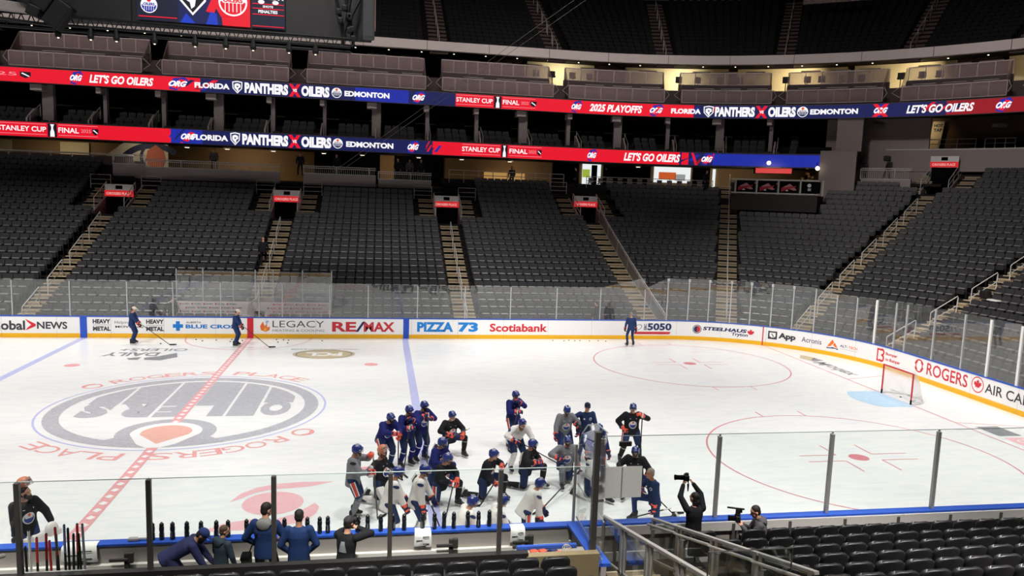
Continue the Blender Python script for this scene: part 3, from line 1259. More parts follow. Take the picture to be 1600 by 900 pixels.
# ---- vomitories with signs
M_WALLG = mat('wall_warm_grey', (172, 160, 160), 0.85, spec=0.15, var=0.05, scale=3)
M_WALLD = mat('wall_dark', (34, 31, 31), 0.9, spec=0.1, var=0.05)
M_SIGNW = mat('sign_white', (236, 234, 234), 0.5, var=0.02)
M_SIGNR = mat('sign_red_lit', (226, 38, 44), 0.4, emit=0.75)
M_SIGNT = mat('sign_text_lit', (255, 190, 185), 0.4, emit=0.8)
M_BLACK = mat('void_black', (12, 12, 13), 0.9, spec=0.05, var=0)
VN = ['far left aisle', 'second aisle', 'aisle above the pizza lettering', 'corner-start aisle', None, 'right corner aisle']
for ai, (u, kv, km) in enumerate(AISLES):
    if kv is None: continue
    d0, d1 = rd(kv) - 0.3, rd(kv) + 1.9
    ku = kv + 2.4
    zf = rf(kv) - 1.4
    zt = rf(kv) + (1.95 if ai != 5 else 2.9)
    q, t, n = cp(us(u, d0), d0)
    rot = Matrix((t, n, V(0, 0, 1))).transposed()
    P = lambda a, d, z: V(*(q + t * a + n * (d - d0)).xy, z)
    mb = MB()
    for s in (-1, 1):       # side walls, stepping up with the stairs
        a0, a1 = s * 0.85, s * 0.97
        zs = [(d0, rf(kv) + 0.25), (d0, zf), (d1 + 2.2, zf), (d1 + 2.2, rf(kv + 4.5) + 0.3)]
        mb.prism(zs, lambda d, z: P(a0, d, z), lambda d, z: P(a1, d, z))
    tag(mb.build('wall_stairwell', M_WALLG), 'side walls of the stairwell in the %s' % VN[ai], 'wall', kind='structure')
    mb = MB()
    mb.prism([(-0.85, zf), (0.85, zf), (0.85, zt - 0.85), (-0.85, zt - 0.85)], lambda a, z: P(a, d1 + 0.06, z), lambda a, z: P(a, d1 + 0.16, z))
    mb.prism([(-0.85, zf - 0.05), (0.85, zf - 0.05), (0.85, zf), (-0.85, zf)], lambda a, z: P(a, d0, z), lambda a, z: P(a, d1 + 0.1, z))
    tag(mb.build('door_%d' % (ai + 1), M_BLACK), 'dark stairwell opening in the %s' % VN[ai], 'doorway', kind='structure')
    g = empty('exit_sign', P(0, d1, zt), label='white and lit red sign over the stairwell, %s' % VN[ai], cat='sign', group='lit section signs over the stairwells')
    hw = 0.92 if ai != 5 else 0.95
    MB().prism([(-hw, zt - 0.84), (hw, zt - 0.84), (hw, zt), (-hw, zt)], lambda a, z: P(a, d1 - 0.02, z), lambda a, z: P(a, d1 + 0.06, z)).build('panel', M_SIGNW, g)
    MB().prism([(-hw, zt - 0.82), (hw, zt - 0.82), (hw, zt - 0.42), (-hw, zt - 0.42)], lambda a, z: P(a, d1 - 0.05, z), lambda a, z: P(a, d1 - 0.02, z)).build('red_strip', M_SIGNR, g)
    mb = MB()
    put_text(mb, 'ROGERS PLACE', (-0.6, 0.75, zt - 0.72, zt - 0.54), lambda a, z: P(a, d1 - 0.06, z), 0, 0.02)
    put_disc(mb, (-0.72, zt - 0.63), 0.09, lambda a, z: P(a, d1 - 0.06, z), 0, 16, 0.06)
    mb.build('lettering', M_SIGNT, g)
    mb = MB()
    mb.prism([(-0.22, zt - 0.32), (0.22, zt - 0.32), (0.22, zt - 0.08), (-0.22, zt - 0.08)], lambda a, z: P(a, d1 - 0.04, z), lambda a, z: P(a, d1 - 0.02, z))
    mb.build('number_plate', M_BLACK, g)
    # flanking rails on the two short stairs
    for s, nm in ((-1, 'left'), (1, 'right')):
        r0 = P(s * 0.92, d0 + 0.1, rf(kv) + 0.3)
        r1 = P(s * 0.92, d0 + 2.6, rf(kv + 3) + 0.3)
        h = empty('handrail', r0, label='white rail on the %s stairwell wall, %s' % (nm, VN[ai]), cat='handrail', group='rails round the stairwells')
        MB().pipe([r0, r0 + V(0, 0, 0.75), r1 + V(0, 0, 0.75), r1], 0.03, 6).build('top_rail', M_RAIL, h)
        MB().tube(r0 + V(0, 0, 0.35), r1 + V(0, 0, 0.35), 0.022, n=6).build('mid_rail', M_RAIL, h)
        MB().tube((r0 + r1) / 2, (r0 + r1) / 2 + V(0, 0, 0.75), 0.022, n=6).build('post', M_RAIL, h)
        if ai not in (3, 5) or s < 0:
            c0 = P(s * 1.0, rd(km) + 0.2, rf(km) + 0.2)
            c1 = P(s * 2.3, rd(km) + 0.2, rf(km) + 0.2)
            h = empty('barrier_rail', c0, label='small barrier above the %s of the stairwell, %s' % (nm, VN[ai]), cat='barrier', group='small barriers above the stairwells')
            MB().pipe([c0, c0 + V(0, 0, 0.95), c1 + V(0, 0, 0.95), c1], 0.03, 6).build('frame', M_RAIL, h)
            for z in (0.3, 0.62):
                MB().tube(c0 + V(0, 0, z), c1 + V(0, 0, z), 0.02, n=6).build('bar', M_RAIL, h)

# ---- seats: one template, individual seats for the largest in view, the rest as one stuff object
def seat_parts():
    """local frame: +y towards the ice, origin on the tread below the backrest"""
    b = MB()
    w = 0.248
    out = [(-w + 0.02, 0.40), (w - 0.02, 0.40), (w, 0.46), (w, 0.82), (w - 0.05, 0.885), (-w + 0.05, 0.885), (-w, 0.82), (-w, 0.46)]
    b.prism(out, lambda x, z: V(x, 0.07 - 0.16 * (z - 0.4), z), lambda x, z: V(x, 0.0 - 0.16 * (z - 0.4), z))
    p = MB()
    pan = [(-0.2, 0.3), (0.2, 0.3), (0.215, 0.36), (0.205, 0.6), (-0.205, 0.6), (-0.215, 0.36)]
    p.prism(pan, lambda x, z: V(x, 0.2 - 0.1 * (z - 0.3), z), lambda x, z: V(x, 0.09 - 0.1 * (z - 0.3), z), 0)
    p.prism([(-0.19, 0.6), (0.19, 0.6), (0.17, 0.645), (-0.17, 0.645)], lambda x, z: V(x, 0.17 - 0.6 * (z - 0.6), z), lambda x, z: V(x, 0.06, z), 1)
    a = MB()
    a.box((0.265, 0.06, 0.3), (0.04, 0.05, 0.6))
    a.box((0.265, 0.14, 0.6), (0.05, 0.28, 0.035))
    a.box((-0.265, 0.06, 0.3), (0.04, 0.05, 0.6))
    return b, p, a


def blocked(u_sec, ai_list, s, D, k):
    for ai in ai_list:
        u, kv, km = AISLES[ai]
        if kv is not None and k >= kv - 0.5 and abs(s - us(u, D)) < 2.25:
            return True
    return False


SEATS = []          # (x, y, z, rot, section index, row, index, sectionname)
for si, (name, u0, u1, km) in enumerate(SECT):
    for k in range(0, km + 1):
        D = rd(k)
        a, b = srow(u0, u1, D)
        n = int((b - a) / 0.535)
        off = (b - a - n * 0.535) / 2
        for i in range(n):
            s = a + off + (i + 0.5) * 0.535
            if blocked(si, [j for j in (si - 1, si) if 0 <= j < len(AISLES)], s, D, k): continue
            if si == 5 and k > 20 and s / (R0 + D) < R(38.2): continue
            if si == 5 and k == 20 and s / (R0 + D) < R(38.2): continue
            q, t, nn = cp(s, D)
            SEATS.append((q.x, q.y, rf(k), math.atan2(-t.y, -t.x), si, k, i, name))

CI = cam.matrix_world.inverted()


def in_view(p, m=0.02):
    c = CI @ Vector(p)
    if c.z > -0.5: return False
    x = 1214.4475 * c.x / -c.z + 811.94
    y = -1214.4475 * c.y / -c.z + 461.44
    return -30 < x < 1630 and -30 < y < 930


def cam_d_(p): return (Vector(p) - cam.location).length


vis = [(cam_d_((s[0], s[1], s[2] + 0.6)), i) for i, s in enumerate(SEATS) if s[5] >= 4 and in_view((s[0], s[1], s[2] + 0.6))]
vis.sort()
N_SINGLE_FAR = 172
single = set(i for _, i in vis[:N_SINGLE_FAR])
bk, pn, ar = seat_parts()


def bulk_seats(name, lst, mats, label, cat, scale=1.0):
    tv, tf, tm = [], [], []
    for mi, part in enumerate((bk, pn, ar)):
        o = len(tv)
        tv += part.v
        tf += [tuple(i + o for i in f) for f in part.f]
        tm += [3 if mi == 1 and q == 1 else mi for q in part.m]
    tv = np.array(tv) * scale
    nv = len(tv)
    loops = np.concatenate([np.array(f) for f in tf])
    cnt = np.array([len(f) for f in tf])
    N = len(lst)
    ang = np.array([s[3] for s in lst])
    pos = np.array([s[:3] for s in lst])
    ca, sa = np.cos(ang)[:, None], np.sin(ang)[:, None]
    X = tv[None, :, 0] * ca - tv[None, :, 1] * sa + pos[:, 0:1]
    Y = tv[None, :, 0] * sa + tv[None, :, 1] * ca + pos[:, 1:2]
    Z = tv[None, :, 2] + pos[:, 2:3]
    co = np.stack([X, Y, Z], -1).reshape(-1, 3)
    me = bpy.data.meshes.new(name)
    me.vertices.add(N * nv)
    me.vertices.foreach_set('co', co.ravel())
    me.loops.add(N * len(loops))
    me.loops.foreach_set('vertex_index', (loops[None, :] + (np.arange(N) * nv)[:, None]).ravel())
    me.polygons.add(N * len(tf))
    c = np.tile(cnt, N)
    st = np.concatenate([[0], np.cumsum(c)[:-1]])
    me.polygons.foreach_set('loop_start', st)
    me.polygons.foreach_set('material_index', np.tile(np.array(tm), N))
    for m in mats: me.materials.append(m)
    me.polygons.foreach_set('use_smooth', [False] * (N * len(tf)))
    me.update(calc_edges=True)
    me.validate()
    o = bpy.data.objects.new(name, me)
    COL.objects.link(o)
    tag(o, label, cat, kind='stuff')
    return o


bulk_seats('stadium_seats', [s for i, s in enumerate(SEATS) if i not in single], [M_SEATB, M_SEAT, M_ARM, M_PANGLINT],
           'rows of empty dark folding seats filling the far and end sections of the lower bowl', 'seats')
proto = None
for i in sorted(single):
    x, y, z, rot, si, k, idx, nm = SEATS[i]
    lab = 'dark seat, %s row up, %s, %s from its left aisle' % (ORD[k], nm, ORD[idx])
    if proto is None:
        proto = r = empty('stadium_seat', (x, y, z), rot)
        bk.build('backrest', M_SEATB, r, local=True)
        pn.build('seat_pan', [M_SEAT, M_PANGLINT], r, local=True)
        ar.build('armrest', M_ARM, r, local=True)
    else:
        r = copy_tree(proto)
        r.location = (x, y, z)
        r.rotation_euler.z = rot
    tag(r, lab, 'seat', 'dark seats in the corner of the far bowl')

# ------------------------------------------------------------------ concourse, suites, ribbons, loges, upper bowl
M_TAN = mat('wall_tan', (150, 122, 88), 0.85, spec=0.1, var=0.08, scale=1.5)
M_CREAM = mat('wall_cream', (224, 206, 166), 0.8, spec=0.1, var=0.03)
M_FASC = mat('fascia_taupe', (232, 218, 213), 0.7, spec=0.2, var=0.04, scale=2)
M_PERF = mat('perforated_panel', (182, 156, 153), 0.6, 0.0, var=0.05)
def perforate(m, through=0.42):
    nt = m.node_tree
    b = nt.nodes['Principled BSDF']
    tr = nt.nodes.new('ShaderNodeBsdfTransparent')
    mx = nt.nodes.new('ShaderNodeMixShader')
    mx.inputs[0].default_value = 1 - through
    nt.links.new(tr.outputs[0], mx.inputs[1])
    nt.links.new(b.outputs[0], mx.inputs[2])
    nt.links.new(mx.outputs[0], nt.nodes['Material Output'].inputs[0])


perforate(M_PERF, 0.56)
M_FRAME = mat('panel_frame', (204, 186, 184), 0.5, 0.0, var=0.03)
M_SKIRT = mat('skirt_brown', (92, 78, 78), 0.8, var=0.05)
M_COL = mat('column_grey', (150, 140, 138), 0.75, var=0.05)
M_BROWN = mat('wall_brown', (70, 52, 50), 0.85, var=0.08)
M_LAMP = mat('downlight', (255, 236, 200), emit=2.5)
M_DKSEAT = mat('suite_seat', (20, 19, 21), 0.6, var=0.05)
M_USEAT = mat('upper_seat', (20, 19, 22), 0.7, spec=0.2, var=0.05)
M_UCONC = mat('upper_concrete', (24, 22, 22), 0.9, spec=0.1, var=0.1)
M_WHITEL = mat('lit_white', (235, 240, 240), emit=1.0)
M_RAILD = mat('rail_dim', (176, 168, 164), 0.5, 0.0, var=0.02)


def slab(name, prof, s0, s1, m, label, Dref, step=0.9, kind='structure', cat='wall'):
    mb = MB()
    sweep(mb, prof, srange(s0, s1, Dref, step), Dref=Dref)
    o = mb.build(name, m)
    tag(o, label, cat, kind=kind)
    return o


S_L, S_R = -54.0, 40.0
# back walls and floor slabs
slab('floor', [(19.4, 7.9), (30, 8.3), (30, 8.1), (19.4, 7.7)], S_L, 16.0, M_CONC, 'dark concourse floor behind the lower bowl', 21, cat='floor')
slab('wall_concourse', [(27.5, 7.9), (27.5, 11.2), (27.8, 11.2), (27.8, 7.9)], S_L, 20.2, M_TAN, 'tan back wall of the concourse behind the far seats', 21)
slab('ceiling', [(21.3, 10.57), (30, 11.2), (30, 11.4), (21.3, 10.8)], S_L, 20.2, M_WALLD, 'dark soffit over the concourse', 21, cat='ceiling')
slab('wall_suite', [(27, 11), (27, 15.3), (27.2, 15.3), (27.2, 11)], S_L, 20.2, M_BLACK, 'black back wall behind the seats between the two ribbon screens', 21)
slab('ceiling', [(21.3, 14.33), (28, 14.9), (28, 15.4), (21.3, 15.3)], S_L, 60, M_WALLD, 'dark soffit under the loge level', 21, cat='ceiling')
slab('floor', [(22.2, 15.55), (24.4, 15.6), (24.4, 16.9), (31, 16.9), (31, 16.5), (22.2, 15.3)], S_L, 60, M_SKIRT, 'two dark tiers of the loge level', 21, cat='floor')
slab('wall_loge', [(29.2, 16.9), (29.2, 20.2), (29.5, 20.2), (29.5, 16.9)], S_L, 60, M_BROWN, 'dark brown back wall of the loge level', 21)
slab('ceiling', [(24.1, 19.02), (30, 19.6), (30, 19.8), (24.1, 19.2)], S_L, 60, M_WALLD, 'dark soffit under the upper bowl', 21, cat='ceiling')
fas = empty('balcony_fascia', cz(0, 24, 19), label='long pale taupe balcony edge below the upper bowl', cat='fascia')
mb = MB()
sweep(mb, [(24.0, 19.0), (24.3, 18.98), (24.3, 19.7), (23.96, 19.7)], srange(S_L, 60, 24, 2.2), Dref=24)
mb.build('face', M_FASC, fas)
mb = MB()
for s in np.arange(-52, 58, 5.0):
    q, t, n = cp(s, 23.94)
    mb.box((q.x, q.y, 19.34), (0.03, 0.04, 0.7), Matrix((t, n, V(0, 0, 1))).transposed())
mb.build('panel_joint', M_SKIRT, fas)

# ---- upper bowl terraces, aisles and seats
mb = MB()
uss = srange(S_L, 60, 25, 1.5)
for k in range(18):
    d0, d1, z0, z1 = 24.35 + 0.8 * k, 24.35 + 0.8 * (k + 1), 19.2 + 0.47 * k, 19.2 + 0.47 * (k + 1)
    vs, fs = [], []
    for s in uss:
        q, t, n = cp(s, 25)
        for d, z in ((d0, z0), (d1, z0), (d1, z1)):
            p = q + n * (d - 25)
            vs.append(V(p.x, p.y, z))
    for j in range(len(uss) - 1):
        fs += [(j * 3, j * 3 + 1, j * 3 + 4, j * 3 + 3), (j * 3 + 1, j * 3 + 2, j * 3 + 5, j * 3 + 4)]
    mb.add(vs, fs)
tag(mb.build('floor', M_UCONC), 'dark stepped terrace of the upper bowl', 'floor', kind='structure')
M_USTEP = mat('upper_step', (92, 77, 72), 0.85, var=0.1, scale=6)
UAS = [-52, -42, -32, -21.5, -11.0, -1.2, 8.1, 17.8, 27.1, 34.6, 44]
for i, s in enumerate(UAS):
    if s < -12: continue
    q, t, n = cp(s, 25)
    st = empty('upper_stairs', (q.x, q.y, 19.2), label='dim stair flight up through the black upper bowl, %s from the scoreboard' % ORD[i - 4], cat='stairs', group='upper bowl stairs')
    mb = MB()
    for k in range(17):
        for h in (0, 1):
            d0 = 24.4 + 0.8 * k + 0.4 * h - 25
            zt = 19.22 + 0.47 * k + 0.235 * h
            c = [q - t * 0.75 + n * d0, q + t * 0.75 + n * d0, q + t * 0.75 + n * (d0 + 0.42), q - t * 0.75 + n * (d0 + 0.42)]
            mb.add([V(p.x, p.y, zt - 0.4) for p in c] + [V(p.x, p.y, zt + 0.02) for p in c], [(4, 5, 6, 7), (0, 1, 5, 4), (1, 2, 6, 5), (2, 3, 7, 6), (3, 0, 4, 7)])
    mb.build('steps', M_USTEP, st)
    for k in range(0, 13, 3):
        a = q + n * (24.7 + 0.8 * k - 25)
        b = a + n * 1.9
        za, zb = 19.25 + 0.47 * k, 19.25 + 0.47 * (k + 2.4)
        MB().pipe([V(a.x, a.y, za), V(a.x, a.y, za + 1), V(b.x, b.y, zb + 1), V(b.x, b.y, zb)], 0.035, 5).build('handrail', M_RAILD, st)
US = []
for k in range(17):
    D = 24.35 + 0.8 * k + 0.35
    q = np.arange(S_L, 58, 0.56)
    for s in q:
        if min(abs(s - a) for a in UAS) < 1.0: continue
        p, t, n = cp(s, 25)
        p = p + n * (D - 25)
        US.append((p.x, p.y, 19.2 + 0.47 * k, math.atan2(-t.y, -t.x)))
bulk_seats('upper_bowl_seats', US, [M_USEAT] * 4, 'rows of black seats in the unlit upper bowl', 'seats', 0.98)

# ---- suite seats between the ribbons
COLS = [-39.51, -35.63, -31.56, -27.66, -23.71, -19.86, -15.92, -11.94, -8.02, -4.22, -0.44, 3.74, 7.91, 12.13, 16.17]
SU = []
for k in range(4):
    D = 22.2 + 0.95 * k
    for s in np.arange(S_L, 18, 0.6):
        if (s + 36.3) % 4.05 < 0.75 or (k > 0 and min(abs(s - q) for q in COLS) < 0.75): continue
        p, t, n = cp(s, 22)
        p = p + n * (D - 22)
        SU.append((p.x, p.y, 10.95 + 0.5 * k, math.atan2(-t.y, -t.x)))
bulk_seats('suite_seats', SU, [M_DKSEAT] * 4, 'black seats of the dark tier between the two ribbon screens', 'seats', 1.05)
mb = MB()
for k in range(4):
    sweep(mb, [(21.9 + 0.95 * k, 10.6), (22.85 + 0.95 * k, 10.6), (22.85 + 0.95 * k, 10.95 + 0.5 * k), (21.9 + 0.95 * k, 10.95 + 0.5 * k)], srange(S_L, 20, 22, 1.2), Dref=22)
tag(mb.build('floor', M_WALLD), 'dark steps under the seats between the two ribbon screens', 'floor', kind='structure')
for i, s in enumerate([-40.55, -36.46, -32.35, -28.22, -24.17, -20.06, -15.95, -11.94, -7.79, -3.84, 0.25, 4.09, 8.02, 11.96, 15.83]):
    q, t, n = cp(s, 21.6)
    rot = Matrix((t, n, V(0, 0, 1))).transposed()
    g = empty('suite_divider', (q.x, q.y, 11.0), label='pale sloping stair wall between dark suite seats, %s along the tier' % ORD[i], cat='divider', group='pale dividers between the suite seats')
    mb = MB()
    mb.prism([(0, 10.9), (1.6, 11.5), (1.6, 12.75), (1.3, 12.72), (0, 11.95)], lambda d, z: V(*(q + n * d - t * 0.06).xy, z), lambda d, z: V(*(q + n * d + t * 0.06).xy, z))
    mb.build('wall_panel', M_FRAME if i % 2 == 0 else M_RAILD, g)
    a, b = q + n * 0.1 + t * 0.2, q + n * 1.9 + t * 0.2
    MB().pipe([V(a.x, a.y, 11.4), V(a.x, a.y, 12.2), V(b.x, b.y, 13.1), V(b.x, b.y, 12.2)], 0.03, 5).build('handrail', M_RAILD, g)
for i, s in enumerate(np.arange(-41.5, 14, 4.05)):
    g = empty('counter_rail', cz(s, 26, 12.4), label='thin rail with a counter behind the suite seats, %s along the tier' % ORD[i], cat='rail', group='counters behind the suite seats')
    mb = MB()
    sweep(mb, [(25.9, 13.28), (26.3, 13.28), (26.3, 13.36), (25.9, 13.36)], srange(s + 0.4, s + 3.4, 26), Dref=26)
    mb.build('counter_top', M_RAILD, g)
    for ds in (0.45, 3.3):
        MB().tube(cz(s + ds, 26, 12.2), cz(s + ds, 26, 13.3), 0.03, n=5).build('leg', M_RAILD, g)
# columns: wide and slim alternate
for i, s in enumerate([-39.51, -35.63, -31.56, -27.66, -23.71, -19.86, -15.92, -11.94, -8.02, -4.22, -0.44, 3.74, 7.91, 12.13, 16.17]):
    w = [0.75, 0.25, 0.3, 0.7, 0.3, 0.25, 0.7, 0.3, 0.3, 0.7, 0.3, 0.65, 0.3, 0.65, 0.3][i]
    q, t, n = cp(s, 22.9)
    rot = Matrix((t, n, V(0, 0, 1))).transposed()
    g = empty('column', (q.x, q.y, 11.5), label='grey %s column under the upper ribbon screen, %s along the tier' % ('broad' if w > 0.5 else 'slim', ORD[i]), cat='column', group='columns under the upper ribbon')
    MB().box((q.x, q.y, 13.0), (w, 0.5, 2.9), rot).build('shaft', M_COL, g)
    p = q - n * 0.75 - t * (w * 0.5)
    mb = MB()
    mb.box((p.x, p.y, 14.13), (w * 0.9 + 0.1, 1.0, 0.42), rot)
    mb.build('corbel', M_FRAME, g)

# ---- ribbon screens
SC = {k: mat('screen_' + k, c, emit=1.0) for k, c in dict(red=(232, 20, 44), navy=(24, 30, 84), royal=(30, 44, 160), white=(250, 248, 250), dark=(14, 14, 30), crimson=(150, 22, 34), pink=(240, 150, 160),
                                                         blue=(24, 60, 190), orange=(235, 90, 50), slate=(22, 26, 50)).items()}
SCL = list(SC.values())
SK = {k: i for i, k in enumerate(SC)}


class Rib:
    def __init__(self, root, D, z0, z1):
        self.root, self.D, self.z0, self.z1 = root, D, z0, z1

    def f(self, h=0.02):
        def g(s, b):
            q, t, n = cp(s, self.D)
            q = q - n * h
            return V(q.x, q.y, self.z0 + (self.z1 - self.z0) * b)
        return g

    def area(self, s0, s1, col, b0=0.0, b1=1.0, h=0.01, cut=0.0):
        mb = MB()
        ss = srange(s0, s1, self.D, 0.6)
        f = self.f(h)
        for a, b in zip(ss[:-1], ss[1:]):
            put_poly(mb, [(a, b0), (b, b0), (b, b1), (a, b1)], f, 0)
        mb.build('screen_area', SC[col], self.root)

    def text(self, s, s0, s1, b0, b1, col='white', bold=0.03, shear=0.0, name='lettering'):
        mb = MB()
        put_text(mb, s, (s0, s1, b0, b1), self.f(0.03), 0, bold, shear)
        mb.build(name, SC[col], self.root)

    def polys(self, lst, name='emblem'):
        mb = MB()
        for h, col, pts in lst:
            put_poly(mb, pts, self.f(h), SK[col])
        mb.build(name, SCL, self.root)

    def orb(self, s0, s1):
        """slanted script emblem with streaks"""
        w = s1 - s0
        P = lambda x, y: (s0 + w * x, y)
        self.polys([(0.025, 'royal', [P(0.1, 0.1), P(0.45, 0.0), P(1.0, 0.75), P(0.85, 1.0), P(0.3, 0.9)]), (0.028, 'red', [P(0.2, 0.2), P(0.5, 0.12), P(0.9, 0.78), P(0.6, 0.85)])], 'emblem')
        self.text('ORG', s0 + w * 0.08, s0 + w * 0.95, 0.28, 0.72, 'white', 0.06, 0.5, 'emblem_lettering')

    def vs(self, s0, s1):
        w = s1 - s0
        P = lambda x, y: (s0 + w * x, y)
        self.polys([(0.026, 'red', [P(0.0, 0.98), P(0.3, 0.98), P(1.0, 0.02), P(0.7, 0.02)]), (0.027, 'red', [P(0.7, 0.98), P(1.0, 0.98), P(0.3, 0.02), P(0, 0.02)])], 'cross')
        self.text('VS', s0 + w * 0.33, s0 + w * 0.68, 0.38, 0.62, 'white', 0.04)

    def shield(self, s0, s1):
        w = s1 - s0
        P = lambda x, y: (s0 + w * x, y)
        self.polys([(0.024, 'white', [P(0, 0.9), P(0.5, 0.97), P(1, 0.9), P(0.97, 0.4), P(0.5, 0.02), P(0.03, 0.4)]),
                    (0.027, 'navy', [P(0.1, 0.83), P(0.5, 0.89), P(0.9, 0.83), P(0.87, 0.42), P(0.5, 0.12), P(0.13, 0.42)]),
                    (0.030, 'white', [P(0.22, 0.72), P(0.5, 0.8), P(0.78, 0.72), P(0.82, 0.5), P(0.62, 0.42), P(0.6, 0.22), P(0.5, 0.16), P(0.4, 0.3), P(0.2, 0.45)]),
                    (0.033, 'navy', [P(0.4, 0.6), P(0.62, 0.6), P(0.55, 0.48), P(0.45, 0.5)])], 'crest')

    def oil(self, s0, s1):
        c, r = (s0 + s1) / 2, (s1 - s0) / 2
        H = self.z1 - self.z0
        mb = MB()
        f0 = self.f(0.024)
        put_disc(mb, (c, 0.5), r, f0, SK['white'], 24, ry=r / H)
        put_disc(mb, (c, 0.5), r * 0.86, self.f(0.027), SK['navy'], 24, 0, 180, 360, ry=r * 0.86 / H)
        put_poly(mb, [(c - r * 0.62, 0.5), (c + r * 0.62, 0.5), (c + r * 0.62, 0.62), (c - r * 0.62, 0.62)], self.f(0.028), SK['navy'])
        put_disc(mb, (c, 0.5 + 0.62 * r / H), r * 0.26, self.f(0.028), SK['orange'], 14, ry=r * 0.26 / H)
        for i in range(-2, 3):
            x = c + i * r * 0.28
            put_poly(mb, [(x - r * 0.04, 0.52 - r * 0.6 / H), (x + r * 0.04, 0.52 - r * 0.6 / H), (x + r * 0.04, 0.5), (x - r * 0.04, 0.5)], self.f(0.031), SK['white'])
        put_text(mb, 'OILERS', (c - r * 0.56, c + r * 0.56, 0.5, 0.61), self.f(0.031), SK['white'], 0.03)
        mb.build('crest', SCL, self.root)

    def nhl(self, s0, s1):
        w = s1 - s0
        P = lambda x, y: (s0 + w * x, y)
        self.polys([(0.024, 'dark', [P(0, 0.72), P(1, 0.72), P(1, 0.42), P(0.5, 0.26), P(0, 0.42)]), (0.027, 'white', [P(0.1, 0.6), P(0.25, 0.66), P(0.9, 0.42), P(0.8, 0.38)])], 'shield_badge')

    def cup(self, s0, s1):
        w = s1 - s0
        P = lambda x, y: (s0 + w * x, y)
        self.polys([(0.022, 'dark', [P(0, 0.02), P(1, 0.02), P(1, 0.98), P(0, 0.98)]),
                    (0.026, 'white', [P(0.25, 0.05), P(0.75, 0.05), P(0.72, 0.4), P(0.62, 0.55), P(0.6, 0.72), P(0.72, 0.92), P(0.28, 0.92), P(0.4, 0.72), P(0.38, 0.55), P(0.28, 0.4)])], 'trophy_picture')

    def scf(self, a, c, d, e, f1, n=None):
        self.text('STANLEY CUP', a[0], a[1], 0.36, 0.72, 'white', 0.02)
        self.cup(*c)
        self.text('FINAL', d[0], d[1], 0.36, 0.72, 'white', 0.02)
        self.text('2025', e[0], e[1], 0.42, 0.66, 'pink', 0.0)
        if n: self.nhl(*n)
        for b in (0.16, 0.88):
            self.area(a[0], a[1], 'pink', b, b + 0.03, 0.02)
            self.area(d[0], d[0] + 2.6, 'pink', b, b + 0.03, 0.02)

    def match(self, fl, sh, pa, x, oi, lo, ed):
        self.text('FLORIDA', fl[0], fl[1], 0.28, 0.7, 'white', 0.05)
        self.shield(*sh)
        self.text('PANTHERS', pa[0], pa[1], 0.1, 0.9, 'white', 0.06)
        self.vs(*x)
        self.text('OILERS', oi[0], oi[1], 0.1, 0.9, 'white', 0.06)
        self.oil(*lo)
        self.text('EDMONTON', ed[0], ed[1], 0.28, 0.7, 'white', 0.05)

    def streaks(self, s0, s1):
        """red-and-navy flecks where two screens meet"""
        w = s1 - s0
        r = random.Random(int(s0 * 10))
        lst = []
        for i in range(6):
            x = r.uniform(0, 0.85)
            y = r.uniform(0, 0.6)
            d = r.uniform(0.08, 0.25)
            lst.append((0.014 + i * 0.001, ['navy', 'red', 'royal', 'red', 'navy', 'crimson'][i],
                        [(s0 + w * x, y), (s0 + w * (x + d * 0.6), y), (s0 + w * min(1, x + d + 0.1), min(1, y + 0.5)), (s0 + w * min(1, x + d * 0.5 + 0.1), min(1, y + 0.5))]))
        self.polys(lst, 'colour_flecks')


def ribbon(z0, z1, s0, s1, label):
    g = empty('ribbon_screen', cz(0, 21, z0), label=label, cat='screen')
    mb = MB()
    sweep(mb, [(21.0, z0 - 0.04), (21.3, z0 - 0.04), (21.3, z1 + 0.06), (21.0, z1 + 0.06)], srange(s0, s1, 21, 0.9), Dref=21)
    mb.build('housing', mat('housing_grey', (92, 84, 84), 0.6), g)
    return Rib(g, 21.0, z0, z1)


U = ribbon(14.37, 15.33, S_L, 60, 'upper ribbon screen with red and navy match graphics, curving round the corner')
U.area(S_L, -28.6, 'red'); U.area(-28.6, -9.9, 'navy'); U.area(-9.9, 9.2, 'red'); U.area(9.2, 27.3, 'navy'); U.area(27.3, 60, 'crimson')
U.streaks(-30.5, -27.0); U.streaks(8.4, 11.2); U.streaks(25.6, 29.5); U.area(-17.5, -13.5, 'royal', 0, 1, 0.012)
U.text('2025', -43.5, -40.8, 0.42, 0.66, 'pink', 0.0)
U.nhl(-40.6, -39.9)
U.orb(-37.45, -36.5); U.text("LET'S GO OILERS", -36.1, -31.8, 0.2, 0.82, 'white', 0.04, 0.25); U.orb(-30.9, -29.4)
U.match((-28.99, -26.55), (-26.37, -25.65), (-25.5, -22.4), (-22.35, -21.5), (-21.45, -19.4), (-19.25, -18.5), (-18.3, -14.95))
U.orb(-13.3, -12.2)
U.scf((-9.85, -7.0), (-6.9, -6.3), (-6.2, -4.9), (-4.75, -4.15), None, (-4.0, -3.5))
U.orb(-0.75, 0.2); U.text('2025 PLAYOFFS', 0.8, 5.1, 0.2, 0.82, 'white', 0.04, 0.25); U.orb(5.6, 6.8)
U.match((7.4, 9.75), (9.95, 10.75), (10.85, 13.9), (13.95, 14.85), (14.9, 16.95), (17.05, 17.85), (18.0, 21.4))
U.vs(22.4, 23.5); U.orb(22.4, 23.5); U.text("LET'S GO OILERS", 24.7, 29.05, 0.2, 0.82, 'white', 0.04, 0.25); U.orb(30.3, 31.4)
Lr = ribbon(10.6, 11.6, S_L, 20.2, 'lower ribbon screen with red and navy match graphics above the concourse')
